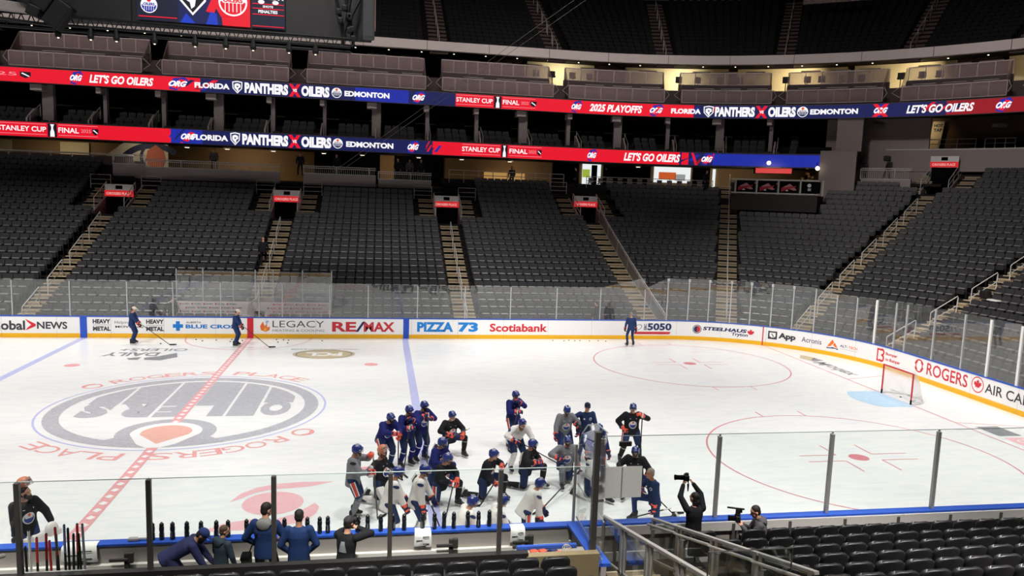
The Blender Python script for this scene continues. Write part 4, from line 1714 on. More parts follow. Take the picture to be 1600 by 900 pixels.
Lr.area(S_L, -30.7, 'red'); Lr.area(-30.7, -11.6, 'navy'); Lr.area(-30.7, -28.5, 'royal', 0, 1, 0.011); Lr.area(-11.6, 8.3, 'red'); Lr.area(8.3, 20.2, 'navy'); Lr.area(10.9, 20.2, 'royal', 0.05, 0.95, 0.011)
Lr.streaks(-31.5, -28.6); Lr.streaks(-12.3, -10.5); Lr.streaks(8.0, 11.0)
Lr.area(8.45, 9.0, 'red', 0.02, 0.98, 0.02)
Lr.scf((-42.2, -39.05), (-38.95, -38.35), (-38.25, -36.9), (-36.75, -36.1), None, (-36.0, -35.6))
Lr.orb(-30.1, -28.9)
Lr.match((-29.25, -26.7), (-26.55, -25.85), (-25.7, -22.4), (-22.4, -21.5), (-21.45, -19.25), (-19.15, -18.4), (-18.15, -14.6))
Lr.orb(-13.6, -12.6)
Lr.scf((-9.3, -6.3), (-6.2, -5.7), (-5.55, -4.1), (-4.0, -3.4), None, (-3.3, -2.95))
Lr.orb(0.75, 1.6); Lr.text("LET'S GO OILERS", 3.8, 8.35, 0.18, 0.84, 'white', 0.04, 0.25)
Lr.polys([(0.02, 'red', [(9.2, 0.98), (9.4, 0.98), (9.75, 0.02), (9.55, 0.02)])], 'red_slash'); Lr.orb(9.95, 10.95)

# ---- loge boxes: two rows of perforated panels with a dark skirt between
LOW = [(-52.0, -43.4), (-41.86, -32.97), (-31.55, -22.53), (-21.16, -12.15), (-10.84, -1.89), (-0.56, 7.29), (8.69, 15.74), (16.9, 23.8), (25.12, 31.9), (33.6, 41)]
UPP = [(-52.0, -43.4), (-41.85, -32.89), (-31.57, -22.56), (-21.19, -12.22), (-10.78, -1.96), (-0.54, 7.83), (9.22, 16.57), (17.96, 25.36), (26.71, 33.6), (35.5, 43)]
for i, (a, b) in enumerate(LOW):
    g = empty('loge_box', cz((a + b) / 2, 22.4, 15.6), label='loge box with two rows of grey perforated panels, %s along the level' % ORD[i], cat='balcony box', group='loge boxes above the upper ribbon')
    for (D, z0, z1, (p, q), nm) in ((22.4, 15.68, 16.68, LOW[i], 'lower'), (24.4, 17.38, 18.35, UPP[i], 'upper')):
        n = 9 if i < 5 else 6
        w = (q - p) / n
        for j in range(n):
            sm = p + w * (j + 0.5)
            mb = MB()
            c, t, nn = cp(sm, D)
            rot = Matrix((t, nn, V(0, 0, 1))).transposed()
            mb.box((c.x, c.y, (z0 + z1) / 2), (w - 0.07, 0.03, z1 - z0 - 0.1), rot, 0)
            o = mb.build('panel', M_PERF, g)
        ss_ = srange(p, q, D, 0.9)
        for z in (z0, z1):
            mb = MB()
            sweep(mb, [(D - 0.04, z - 0.035), (D + 0.04, z - 0.035), (D + 0.04, z + 0.035), (D - 0.04, z + 0.035)], ss_, Dref=D)
            mb.build('frame_rail', M_FRAME, g)
        for j in range(n + 1):
            MB().tube(cz(p + w * j, D - 0.03, z0), cz(p + w * j, D - 0.03, z1), 0.04, n=5).build('frame_post', M_FRAME, g)
    # skirt between the tiers
    mb = MB()
    pu, qu = UPP[i]
    sweep(mb, [(24.3, 16.75), (24.45, 16.75), (24.45, 17.36), (24.3, 17.36)], srange(pu - 0.1, qu + 0.1, 24.4, 0.9), Dref=24.4)
    mb.build('skirt', M_SKIRT, g)
    for j in range(3):
        sm = a + (b - a) * (0.2 + 0.3 * j)
        mb = MB()
        sweep(mb, [(23.5, 16.95), (23.9, 16.95), (23.9, 17.0), (23.5, 17.0)], srange(sm, sm + 1.6, 23.5), Dref=23.5)
        mb.build('drink_counter', mat('counter_pale', (190, 180, 176), 0.4), g)
        mb = MB()
        su = pu + (qu - pu) * (0.2 + 0.3 * j)
        sweep(mb, [(25.6, 18.62), (26.1, 18.62), (26.1, 18.68), (25.6, 18.68)], srange(su, su + 1.5, 25.6), Dref=25.6)
        mb.build('drink_counter', MATS['counter_pale'], g)
    for sgn, s_, s2 in ((-1, a, pu), (1, b, qu)):
        MB().pipe([cz(s_ + sgn * 0.1, 22.4, 16.7), cz(s_ + sgn * 0.5, 22.7, 16.3), cz(s_ + sgn * 0.1, 22.4, 15.9)], 0.03, 5).build('end_rail', M_FRAME, g)
        mb = MB()
        mb.prism([(22.5, 15.6), (24.5, 16.9), (24.5, 18.3), (24.2, 18.3), (22.5, 16.6)], lambda d, z: cz(s_ + (s2 - s_) * (d - 22.5) / 2 - 0.03, d, z), lambda d, z: cz(s_ + (s2 - s_) * (d - 22.5) / 2 + 0.03, d, z))
        mb.build('side_panel', M_PERF, g)
# downlights in the soffit
for i, s in enumerate(np.arange(-42, 38, 2.7)):
    tag(MB().lathe(cz(s, 26.8, 19.24), [(0.06, 0), (0.06, 0.1), (0.03, 0.12)], 8).build('downlight', M_LAMP), 'small lit downlight under the upper bowl, %s along the soffit' % ORD[i], 'lamp', 'downlights under the upper bowl')
# lit rooms behind the loge boxes on the right
for i, (a, b, zt) in enumerate([(-2.94, 3.17, 19.45), (6.01, 15.11, 19.42), (15.9, 24.9, 19.4), (25.46, 33.0, 19.45), (36.6, 44, 19.4)]):
    mb = MB()
    sweep(mb, [(28.9, 16.9), (29.15, 16.9), (29.15, zt), (28.9, zt)], srange(a, b, 29, 1.0), Dref=29)
    tag(mb.build('wall_suite', M_CREAM), 'cream lit back wall of a room behind the loge boxes', 'wall', kind='structure')
    c = cz((a + b) / 2, 26.9, 18.9)
    c2 = cz((a + b) / 2, 28.9, 17.9)
    area_light('suite_light', c, c2, 120 * (b - a) / 6 * (0.85 if i != 1 else 0.75), 2.2, 150, (1.0, 0.86, 0.6) if i >= 2 else (1.0, 0.95, 0.75))
# bar stools behind the upper panels of the lit boxes
M_STOOL = mat('stool_black', (24, 22, 22), 0.6)
k = 0
for s in (-2.6, -1.2, 0.6, 2.1, 3.0, 9.8, 11.4, 13.3, 14.9, 18.6, 20.3, 21.4, 22.9, 24.4, 27.3, 28.8, 30.0):
    q, t, n = cp(s, 26.2)
    r = empty('bar_stool', (q.x, q.y, 16.9), math.atan2(t.y, t.x), label='dark bar stool against a lit room, %s along the loge level' % ORD[k], cat='stool', group='bar stools in the loge boxes')
    MB().rbox((0, 0, 0.95), (0.5, 0.45, 0.1), 0.03).build('seat', M_STOOL, r, local=True)
    MB().rbox((0, 0.2, 1.2), (0.55, 0.08, 0.5), 0.03).build('backrest', M_STOOL, r, local=True)
    MB().tube((0, 0, 0.02), (0, 0, 0.93), 0.04, n=6).build('pedestal', M_STOOL, r, local=True)
    MB().lathe((0, 0, 0), [(0.25, 0), (0.25, 0.03), (0.05, 0.06)], 10).build('base', M_STOOL, r, local=True)
    k += 1

# ---- platform walls above the centre sections
PLAT = (22.95, 26.45, 9.85, 10.7)


def picket_wall(name, s0, s1, D, zb, zw, zr, label, picket=0.14, panel=2.4, group=None):
    g = empty(name, cz((s0 + s1) / 2, D, zb), label=label, cat='railing', group=group)
    mb = MB()
    sweep(mb, [(D, zb), (D + 0.2, zb), (D + 0.2, zw), (D, zw)], srange(s0, s1, D), Dref=D)
    mb.build('parapet', M_WALLG, g)
    mb = MB()
    sweep(mb, [(D - 0.04, zw), (D + 0.22, zw), (D + 0.22, zw + 0.07), (D - 0.04, zw + 0.07)], srange(s0, s1, D), Dref=D)
    mb.build('sill', M_RAIL, g)
    for zz in (zr, zr - 0.13):
        mb = MB()
        sweep(mb, [(D + 0.04, zz - 0.03), (D + 0.1, zz - 0.03), (D + 0.1, zz + 0.03), (D + 0.04, zz + 0.03)], srange(s0, s1, D), Dref=D)
        mb.build('top_rail', M_RAIL, g)
    s = s0
    while s <= s1 + 0.01:
        MB().tube(cz(s, D + 0.07, zw), cz(s, D + 0.07, zr), 0.045, n=5).build('post', M_RAIL, g)
        s += panel
    mb = MB()
    s = s0 + picket
    while s < s1:
        mb.tube(cz(s, D + 0.07, zw + 0.05), cz(s, D + 0.07, zr - 0.1), 0.016, n=4)
        s += picket
    o = mb.build('pickets', M_RAIL, g)
    tag(o, kind='stuff')
    return g


picket_wall('railing_platform', -32.2, -22.9, 19.9, 7.4, 8.72, 9.3, 'pale platform wall with picket railing above the second section')
picket_wall('railing_platform', -21.2, -15.9, 19.9, 7.4, 8.72, 9.3, 'pale platform wall with picket railing, first half above the section over the pizza lettering')
picket_wall('railing_platform', -15.7, -11.7, 19.9, 7.4, 8.5, 9.1, 'lower pale platform wall with railing, above the section over the pizza lettering')
picket_wall('railing_platform', -34.6, -32.4, 20.6, 7.4, 8.9, 9.6, 'short pale wall with railing in front of the round mural')
picket_wall('railing_platform', PLAT[0], PLAT[1], 22.6, 9.0, PLAT[2], PLAT[3], 'short pale railing for a camera platform beside the corner wall')


def bar_rail(s0, s1, D, zb, zr, label, mid=(0.35,), m=None, n=5):
    g = empty('guard_rail', cz((s0 + s1) / 2, D, zb), label=label, cat='railing')
    for zz in (zr, ) + tuple(zr - q for q in mid):
        mb = MB()
        sweep(mb, [(D, zz - 0.025), (D + 0.05, zz - 0.025), (D + 0.05, zz + 0.025), (D, zz + 0.025)], srange(s0, s1, D), Dref=D)
        mb.build('rail', m or M_RAILD, g)
    for i in range(n + 1):
        s = s0 + (s1 - s0) * i / n
        MB().tube(cz(s, D + 0.02, zb), cz(s, D + 0.02, zr), 0.03, n=5).build('post', m or M_RAILD, g)
    return g


bar_rail(-10.2, -0.9, 21.6, 8.5, 9.5, 'thin pale rail above the section over the bank lettering', n=8)
bar_rail(1.0, 11.3, 21.6, 8.5, 9.42, 'thin pale rail above the first corner section', n=6)
# counters at the top of the far left section
g = empty('concourse_counter', cz(-39, 22.5, 8.6), label='dark counter with framed panels at the top of the far left section', cat='counter')
mb = MB(); sweep(mb, [(22.4, 9.58), (22.9, 9.58), (22.9, 9.68), (22.4, 9.68)], srange(S_L, -33.7, 22.4), Dref=22.4); mb.build('counter_top', M_RAILD, g)
for j in range(14):
    s = S_L + 20.3 - 0.02 - j * 1.42
    MB().prism([(s - 1.34, 8.85), (s - 0.05, 8.85), (s - 0.05, 9.5), (s - 1.34, 9.5)], lambda a, z: cz(a, 22.5, z), lambda a, z: cz(a, 22.54, z)).build('panel', M_SKIRT, g)
    MB().tube(cz(s, 22.5, 8.5), cz(s, 22.5, 9.6), 0.04, n=5).build('post', M_RAILD, g)

# bar stools along the rails at the top of the seats
for i in range(12):
    s = 1.5 + i * 0.82
    q, t, n = cp(s, 22.3)
    r = empty('bar_stool', (q.x, q.y, 8.2), math.atan2(t.y, t.x), label='dim stool behind the rail above the first corner section, %s along' % ORD[i], cat='stool', group='stools behind the concourse rail')
    MB().rbox((0, 0, 0.7), (0.42, 0.4, 0.08), 0.03).build('seat', M_STOOL, r, local=True)
    MB().rbox((0, -0.2, 0.95), (0.42, 0.05, 0.4), 0.02).build('backrest', M_COL, r, local=True)
    for a in (-0.17, 0.17):
        for b in (-0.15, 0.15):
            MB().tube((a, b, 0), (a * 0.8, b * 0.8, 0.68), 0.02, n=5).build('leg', M_COL, r, local=True)

# round mural of the drop on the curved concourse wall
mural = empty('wall_mural', cz(-33.4, 25.5, 9), label='slanting wall mural of a navy ring round an orange drop', cat='mural')
mf = lambda h: (lambda s, z: cz(s, 24.6 - h, z))
MUC = [mat('mural_cream', (206, 190, 160), 0.7), mat('mural_navy', (24, 28, 58), 0.6), mat('mural_orange', (170, 78, 36), 0.6)]
mb = MB()
mb.prism([(-36.6, 8.0), (-31.8, 8.0), (-31.8, 10.7), (-34.9, 10.7), (-36.2, 9.7)], mf(-0.1), mf(0))
mb.build('panel', MUC[0], mural)
mb = MB()
put_disc(mb, (-32.9, 7.6), 3.1, mf(0.012), 0, 40, 2.65, 55, 165)
put_disc(mb, (-32.75, 9.6), 1.12, mf(0.014), 0, 40, 0.9, 60, 270)
mb.build('ring', MUC[1], mural)
mb = MB()
put_poly(mb, [(-33.2, 8.9), (-32.2, 8.8), (-31.95, 9.4), (-32.1, 10.1), (-32.7, 10.55), (-33.3, 10.1), (-33.45, 9.4)], mf(0.016))
mb.build('drop', MUC[2], mural)

# concourse lit openings and fittings
def lit(s0, s1, z0, z1, m, label, D=27.3, cat='opening'):
    mb = MB()
    sweep(mb, [(D, z0), (D + 0.12, z0), (D + 0.12, z1), (D, z1)], srange(s0, s1, D), Dref=D)
    o = mb.build('window_lit', m)
    tag(o, label, cat, kind='structure')
    return o


M_GREENL = mat('lit_green', (170, 190, 70), emit=0.8)
M_ORSIGN = mat('lit_orange', (214, 96, 46), emit=0.8)
M_AMBER = mat('lit_amber', (210, 160, 90), emit=0.6)
lit(2.1, 3.75, 8.9, 10.7, M_WHITEL, 'bright doorway in the concourse')
lit(2.1, 2.75, 9.5, 10.2, M_GREENL, 'green panel inside the bright doorway', 27.22)
lit(2.9, 3.4, 8.9, 10.6, M_BLACK, 'dark door edge in the bright doorway', 27.2)
lit(8.5, 11.7, 9.3, 10.75, M_WHITEL, 'bright stand front in the concourse')
lit(8.9, 10.4, 9.6, 10.2, M_ORSIGN, 'orange sign on the bright stand', 27.2)
lit(10.3, 11.2, 9.5, 10.05, M_PERF, 'grey machine before the bright stand', 27.15)
lit(13.6, 13.85, 9.0, 10.6, M_WHITEL, 'narrow bright door edge')
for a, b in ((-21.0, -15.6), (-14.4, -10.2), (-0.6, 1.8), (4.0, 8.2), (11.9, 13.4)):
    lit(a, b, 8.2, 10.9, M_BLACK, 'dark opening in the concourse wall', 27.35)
for a, b in ((-46, -44), (-40.5, -38.4), (-35.2, -33.9)):
    lit(a, b, 8.8, 10.6, M_CREAM, 'pale wall panel in the concourse', 27.3)
lit(-6.7, -3.1, 8.9, 9.6, M_AMBER, 'warm-lit bar front in the concourse', 27.2)
for i, (s, z, D) in enumerate([(-27.5, 10.65, 25), (-24, 10.65, 25), (-20, 10.6, 24), (-17, 10.6, 24), (-12.5, 10.6, 24), (-9, 10.6, 24), (-30.5, 10.65, 25), (-5, 10.6, 24), (6, 10.6, 24)]):
    g = empty('ceiling_fixture', cz(s, D, z), label='small light fixture hung from the concourse soffit, %s along' % ORD[i], cat='lamp', group='concourse soffit fixtures')
    MB().rbox(cz(s, D, z - 0.1), (0.5, 0.3, 0.12), 0.02).build('body', M_COL, g)
    MB().rbox(cz(s, D, z - 0.17), (0.3, 0.2, 0.04), 0.01).build('lens', M_LAMP, g)
for lx in (-26, -14):
    c = cz(lx, 23.5, 10.4)
    area_light('concourse_light', c, cz(lx, 26, 8.5), 64, 1.2, 150, (1.0, 0.8, 0.55))
for lx in (-40, -4):
    c = cz(lx, 23.5, 10.4)
    area_light('concourse_light', c, cz(lx, 26, 8.5), 56, 1.2, 150, (1.0, 0.82, 0.6))
area_light('concourse_light', cz(-33.5, 22.0, 10.35), cz(-33, 24.6, 9.2), 26, 0.8, 150, (1.0, 0.9, 0.75))  # lamp added only to brighten the mural
area_light('concourse_light', cz(14, 22.5, 10.3), cz(14.5, 26, 9), 45, 1.0, 150, (1.0, 0.85, 0.65))

# broadcast desk platform cut into the middle corner section
dk = empty('broadcast_platform', cz(14.4, 17.6, 7.9), label='broadcast platform with white frame rail and photo panels cut into the middle corner section', cat='platform')
mb = MB(); sweep(mb, [(17.3, 7.2), (23, 7.2), (23, 8.42), (17.3, 8.42)], srange(11.2, 17.5, 18), Dref=18); mb.build('base', mat('platform_dark', (58, 52, 52), 0.8), dk)
for zz in (9.5, 8.5):
    mb = MB(); sweep(mb, [(17.4, zz - 0.05), (17.5, zz - 0.05), (17.5, zz + 0.05), (17.4, zz + 0.05)], srange(11.2, 17.5, 18), Dref=18); mb.build('rail', M_RAIL, dk)
for i in range(5):
    s = 11.25 + i * 6.2 / 4
    MB().tube(cz(s, 17.45, 8.4), cz(s, 17.45, 9.52), 0.07, n=6).build('post', M_RAIL, dk)
    if i < 4:
        c = 0 if i < 3 else 1
        mb = MB()
        mb.prism([(s + 0.1, 8.58), (s + 1.4, 8.58), (s + 1.4, 9.42), (s + 0.1, 9.42)], lambda a, z: cz(a, 17.47, z), lambda a, z: cz(a, 17.5, z), 0)
        f = lambda a, z: cz(a, 17.45, z)
        r = random.Random(i)
        if i < 3:
            put_poly(mb, [(s + 0.2, 8.65), (s + 1.2, 9.0), (s + 1.25, 9.1), (s + 0.2, 8.95)], f, 1)
            put_poly(mb, [(s + 0.3, 9.0), (s + 0.8, 9.25), (s + 1.3, 8.8), (s + 1.1, 8.75)], f, 2)
            put_poly(mb, [(s + 0.5, 8.7), (s + 0.6, 9.0), (s + 0.7, 8.7)], f, 3)
        else:
            put_disc(mb, (s + 0.6, 9.15), 0.14, f, 3, 16)
            put_text(mb, 'ON', (s + 0.5, s + 0.72, 8.75, 8.95), f, 3, 0.05)
        mb.build('photo_panel', [M_BLACK, mat('panel_red', (176, 26, 42), 0.5), mat('panel_pink', (190, 120, 130), 0.5), mat('panel_white', (220, 220, 220), 0.5)], dk)
tvs = empty('studio_screen', cz(17.0, 20.5, 10.2), label='red lit studio screen above the broadcast platform', cat='screen')
MB().prism([(15.1, 10.15), (18.1, 10.15), (18.1, 10.75), (15.1, 10.75)], lambda a, z: cz(a, 23.0, z), lambda a, z: cz(a, 23.1, z)).build('casing', M_BLACK, tvs)
mb = MB(); put_poly(mb, [(15.2, 10.2), (18.0, 10.2), (18.0, 10.7), (15.2, 10.7)], lambda a, z: cz(a, 22.98, z)); mb.build('display', mat('tv_red', (220, 70, 70), emit=0.9), tvs)
for s, z in ((15.0, 10.9), (18.6, 10.55)):
    g = empty('studio_lamp', cz(s, 20.5, z), label='small bright studio lamp %s the red studio screen' % ('left of' if s < 16 else 'right of'), cat='lamp')
    MB().ell(cz(s, 20.5, z), (0.16, 0.16, 0.16)).build('bulb', mat('studio_bulb', (255, 240, 215), emit=4.0), g)
    MB().tube(cz(s, 20.6, z), cz(s, 20.6, 11.0), 0.03).build('stem', M_BLACK, g)
area_light('studio_light', cz(14.8, 19.5, 10.5), cz(15.5, 21.5, 8.6), 40, 0.4, 150, (1.0, 0.85, 0.65))
for i, (s, w, h) in enumerate([(12.3, 1.0, 0.95), (13.6, 1.3, 0.9), (15.6, 1.1, 0.9)]):
    q, t, n = cp(s, 19.6)
    g = empty('studio_desk', (q.x, q.y, 8.42), math.atan2(t.y, t.x), label='dark studio desk on the broadcast platform, %s from the stair side' % ORD[i], cat='desk')
    MB().rbox((0, 0, h - 0.04), (w, 0.6, 0.08), 0.02).build('top', M_PERF, g, local=True)
    MB().rbox((0, 0, h / 2 - 0.04), (w * 0.85, 0.4, h - 0.1), 0.02).build('body', M_STOOL, g, local=True)
# gold-draped figure-like stand and flowers at the desk
g = empty('draped_stand', cz(17.0, 18.6, 8.42), label='stand draped in gold fabric with dark and gold blooms on the broadcast platform', cat='stand')
M_GOLD = mat('gold_cloth', (176, 132, 74), 0.6, var=0.2)
MB().lathe(cz(17.0, 18.6, 8.42), [(0.5, 0), (0.42, 0.5), (0.22, 1.1), (0.15, 1.3)], 14).build('drape', M_GOLD, g)
mb = MB()
for i in range(16):
    a = RNG.uniform(0, 2 * PI); rr = RNG.uniform(0.1, 0.5)
    mb.ell(cz(17.0, 18.6, 10.0) + V(rr * math.cos(a), rr * math.sin(a), RNG.uniform(-0.45, 0.4)), (0.13, 0.13, 0.12), None, 8, 6, i % 2)
mb.build('blooms', [M_GOLD, M_BLACK], g)

# ---- corner wall, recess and end balcony
M_CORN = mat('corner_wall_taupe', (160, 148, 144), 0.85, spec=0.1, var=0.05, scale=2)
slab('wall_corner', [(20.9, 7.8), (21.3, 7.8), (21.3, 11.9), (20.9, 11.9)], 19.0, 21.6, M_CORN, 'taupe wall closing the lower ribbon at the corner', 21)
slab('wall_corner', [(21.35, 11.9), (21.6, 11.9), (21.6, 14.4), (21.35, 14.4)], 20.0, 21.8, M_CORN, 'taupe corner wall above the lower ribbon', 21)
slab('wall_recess', [(25.0, 8.5), (25.3, 8.5), (25.3, 14.9), (25.0, 14.9)], 21.5, 29.0, M_CORN, 'dim taupe wall behind the camera platform', 25)
g = empty('end_balcony', cz(30, 24.9, 11), label='taupe end balcony wall with a white edge above the right corner section', cat='balcony')
mb = MB(); sweep(mb, [(24.9, 10.6), (25.3, 10.6), (25.3, 12.2), (24.9, 12.2)], srange(26.0, 52, 25), Dref=25); mb.build('wall_face', M_CORN, g)
mb = MB(); sweep(mb, [(24.85, 12.2), (25.4, 12.2), (25.4, 12.3), (24.85, 12.3)], srange(26.0, 52, 25), Dref=25); mb.build('edge', M_RAIL, g)
slab('wall_end', [(29, 12), (29.2, 12), (29.2, 15), (29, 15)], 28.0, 60, mat('slat_brown', (92, 68, 48), 0.7, var=0.3, scale=9), 'dark wood-slat wall behind the end balcony', 25)
slab('floor', [(25.3, 12.1), (29, 12.1), (29, 12.0), (25.3, 12.0)], 26, 60, M_CONC, 'floor of the end balcony', 25, cat='floor')
for i, (a, b) in enumerate([(29.2, 33.0), (33.6, 35.6), (37, 40)]):
    bar_rail(a, b, 26.2, 12.1, 13.1, 'thin rail on the end balcony, %s from the corner' % ORD[i], n=3)
g = empty('hanging_banner', cz(31.6, 28.6, 13), label='tall pale banner with dark lettering on the end balcony', cat='banner')
MB().prism([(31.2, 12.5), (32.0, 12.5), (32.25, 14.7), (31.45, 14.7)], lambda a, z: cz(a, 28.5, z), lambda a, z: cz(a, 28.55, z)).build('cloth', mat('banner_cream', (190, 176, 150), 0.7), g)
mb = MB(); put_text(mb, 'HOT', (31.5, 32.15, 14.25, 14.5), lambda a, z: cz(a, 28.48, z), 0, 0.05); put_text(mb, 'TAP', (31.48, 32.1, 13.9, 14.15), lambda a, z: cz(a, 28.48, z), 0, 0.05); mb.build('lettering', MUC[1], g)
for i, s in enumerate((25.0, 35.0)):
    tag(MB().rbox(cz(s, 24.6 if i == 0 else 27, 14.1), (0.9, 0.5, 0.25), 0.06).build('ceiling_speaker', M_COL), 'small grey speaker under the upper ribbon, %s' % ('by the corner recess' if i == 0 else 'over the end balcony'), 'speaker')
tag(MB().prism([(29.0, 12.35), (29.8, 12.35), (30.4, 12.9)], lambda a, z: cz(a - 2.2, 25.6, z), lambda a, z: cz(a - 2.2, 25.66, z)).build('pennant', mat('pennant_red', (150, 30, 34), 0.6)), 'dim red pennant at the corner end of the end balcony', 'pennant')
area_light('balcony_light', cz(30, 27, 14.6), cz(30.5, 29, 13), 22, 0.8, 150, (1.0, 0.75, 0.45))
# camera rigs and operators' gear on the small platform
for i, s in enumerate((23.6, 25.3)):
    q, t, n = cp(s, 23.6)
    g = empty('camera_rig', (q.x, q.y, 9.6), math.atan2(t.y, t.x) , label='black covered camera on a tripod on the small corner platform, %s from the wall' % ORD[i], cat='camera')
    MB().rbox((0, 0, 1.7 + 0.2 * i), (0.45, 0.7, 0.4), 0.08).build('camera_body', M_STOOL, g, local=True)
    for a in (0, 120, 240):
        MB().tube((0, 0, 1.5), (0.4 * math.cos(R(a)), 0.4 * math.sin(R(a)), 0), 0.03).build('leg', M_STOOL, g, local=True)
tag(MB().prism([(24.6, 8.7), (26, 8.7), (26, 9.0), (24.6, 9.0)], lambda a, z: cz(a, 24.5, z), lambda a, z: cz(a, 24.6, z)).build('trim_1', M_CORN), 'low trim behind the camera platform', 'trim', kind='structure')
slab('floor', [(22.7, 9.6), (25, 9.6), (25, 9.4), (22.7, 9.4)], 22.0, 27, M_CONC, 'floor behind the camera platform', 21, cat='floor')

# pale soffit plate below the upper bowl at the top of the frame
tag(MB().prism([(21.5, 0), (27.5, 0), (27.5, 0.9), (21.5, 0.9)], lambda a, z: cz(a, 30.0, 25.0 + z * 0.9), lambda a, z: cz(a, 30.2, 25.0 + z * 0.9)).build('hanging_sign', M_PERF), 'grey hanging panel high over the right of the upper bowl', 'sign')

# ------------------------------------------------------------------ scoreboard
YS = 2.0
sb = empty('scoreboard', (0, YS, 13), label='huge black hanging scoreboard with a lit team screen', cat='scoreboard')
M_SBK = mat('scoreboard_black', (40, 39, 40), 0.7, var=0.05, scale=2)
M_SBD = mat('scoreboard_dark', (26, 26, 27), 0.7, var=0.05, scale=2)
M_TRUSS = mat('truss_black', (30, 30, 31), 0.5, 0.3)
mb = MB(); mb.prism([(-4.1, 12.95), (6.0, 12.95), (6.0, 17.5), (-4.1, 17.5)], lambda x, z: V(x, YS + 0.1, z), lambda x, z: V(x, YS + 4.5, z + (1.0 if z < 14 else 0))); mb.build('housing', M_SBK, sb)
mb = MB(); mb.prism([(-4.1, 12.9), (-2.1, 13.0), (-2.1, 17.5), (-4.1, 17.5)], lambda x, z: V(x, YS - 0.9 * (1 if x < -3 else 0), z), lambda x, z: V(x, YS + 0.1, z)); mb.build('side_panel', M_SBK, sb)
SF = lambda h: (lambda x, z: V(x, YS - 0.02 - h, z))
def sbp(name, items):
    mb = MB()
    for h, col, pts in items: put_poly(mb, pts, SF(h), SK[col])
    return mb.build(name, SCL, sb)
zb = 13.17
sbp('screen_area', [(0, 'slate', [(-1.9, zb), (-0.55, zb), (-0.55, 16), (-1.9, 16)]), (0, 'navy', [(-0.55, zb), (0.9, zb), (0.6, 16), (-0.55, 16)]), (0, 'red', [(0.9, zb), (1.82, zb), (1.82, 16), (0.6, 16)]), (0, 'slate', [(1.86, zb), (3.0, zb), (3.0, 16), (1.86, 16)])])
sbp('screen_lines', [(0.01, 'red', [(-1.85, z), (-0.6, z), (-0.6, z + 0.035), (-1.85, z + 0.035)]) for z in (13.28, 14.0)] + [(0.01, 'red', [(1.9, z), (2.97, z), (2.97, z + 0.03), (1.9, z + 0.03)]) for z in (13.22, 13.62, 13.82, 13.98)])
sbp('screen_cross', [(0.012, 'red', [(0.35, 13.6), (0.62, 13.55), (1.0, 14.5), (0.75, 14.5)]), (0.013, 'red', [(0.25, 14.5), (0.55, 14.5), (1.1, 13.5), (0.85, 13.45)]), (0.014, 'blue', [(0.35, zb), (0.75, zb), (0.7, 13.55), (0.5, 13.6)]), (0.011, 'blue', [(-0.5, zb), (0.0, zb), (-0.3, 13.5)])])
for (cx, cz_, r) in ((-1.5, 13.68, 0.27), (1.25, 13.98, 0.48)):
    mb = MB()
    put_disc(mb, (cx, cz_), r, SF(0.02), SK['white'], 30)
    put_disc(mb, (cx, cz_), r * 0.88, SF(0.022), SK['royal' if r < 0.3 else 'red'], 30, 0, 180, 360)
    put_disc(mb, (cx, cz_ + r * 0.6), r * 0.25, SF(0.024), SK['red'], 16)
    for i in range(-2, 3):
        x = cx + i * r * 0.27
        put_poly(mb, [(x - r * 0.03, cz_ - r * 0.7), (x + r * 0.03, cz_ - r * 0.7), (x + r * 0.03, cz_), (x - r * 0.03, cz_)], SF(0.026), SK['white'])
    put_poly(mb, [(cx - r * 0.72, cz_ - 0.04), (cx + r * 0.72, cz_ - 0.04), (cx + r * 0.72, cz_ + r * 0.3), (cx - r * 0.72, cz_ + r * 0.3)], SF(0.026), SK['white'])
    put_text(mb, 'OILERS', (cx - r * 0.68, cx + r * 0.68, cz_ - 0.02, cz_ + r * 0.27), SF(0.03), SK['royal' if r < 0.3 else 'red'], 0.05)
    mb.build('crest', SCL, sb)
mb = MB()
P = lambda x, y: (-0.08 + x * 0.46, 14.05 + y * 0.62)
for h, col, pts in [(0.02, 'white', [P(-1, 0.9), P(0, 1.0), P(1, 0.9), P(0.95, -0.2), P(0, -1), P(-0.95, -0.2)]), (0.023, 'dark', [P(-0.85, 0.8), P(0, 0.88), P(0.85, 0.8), P(0.8, -0.15), P(0, -0.85), P(-0.8, -0.15)]),
                    (0.026, 'white', [P(-0.6, 0.6), P(0.1, 0.75), P(0.7, 0.5), P(0.6, 0.05), P(0.25, -0.05), P(0.15, -0.5), P(-0.1, -0.65), P(-0.2, -0.3), P(-0.65, -0.1)]), (0.03, 'dark', [P(-0.2, 0.3), P(0.35, 0.25), P(0.15, 0.0), P(-0.05, 0.05)])]:
    put_poly(mb, pts, SF(h), SK[col])
mb.build('crest', SCL, sb)
mb = MB()
put_text(mb, 'SHOTS', (2.25, 2.6, 13.87, 13.95), SF(0.02), SK['white'], 0.04)
put_text(mb, 'PENALTIES', (2.1, 2.75, 13.68, 13.79), SF(0.02), SK['white'], 0.04)
put_text(mb, 'FLA EDM', (1.95, 2.95, 14.15, 14.4), SF(0.02), SK['white'], 0.04)
for cx in (2.2, 2.68): put_disc(mb, (cx, 14.06), 0.11, SF(0.02), SK['white'], 16, ry=0.07)
mb.build('lettering', SCL, sb)
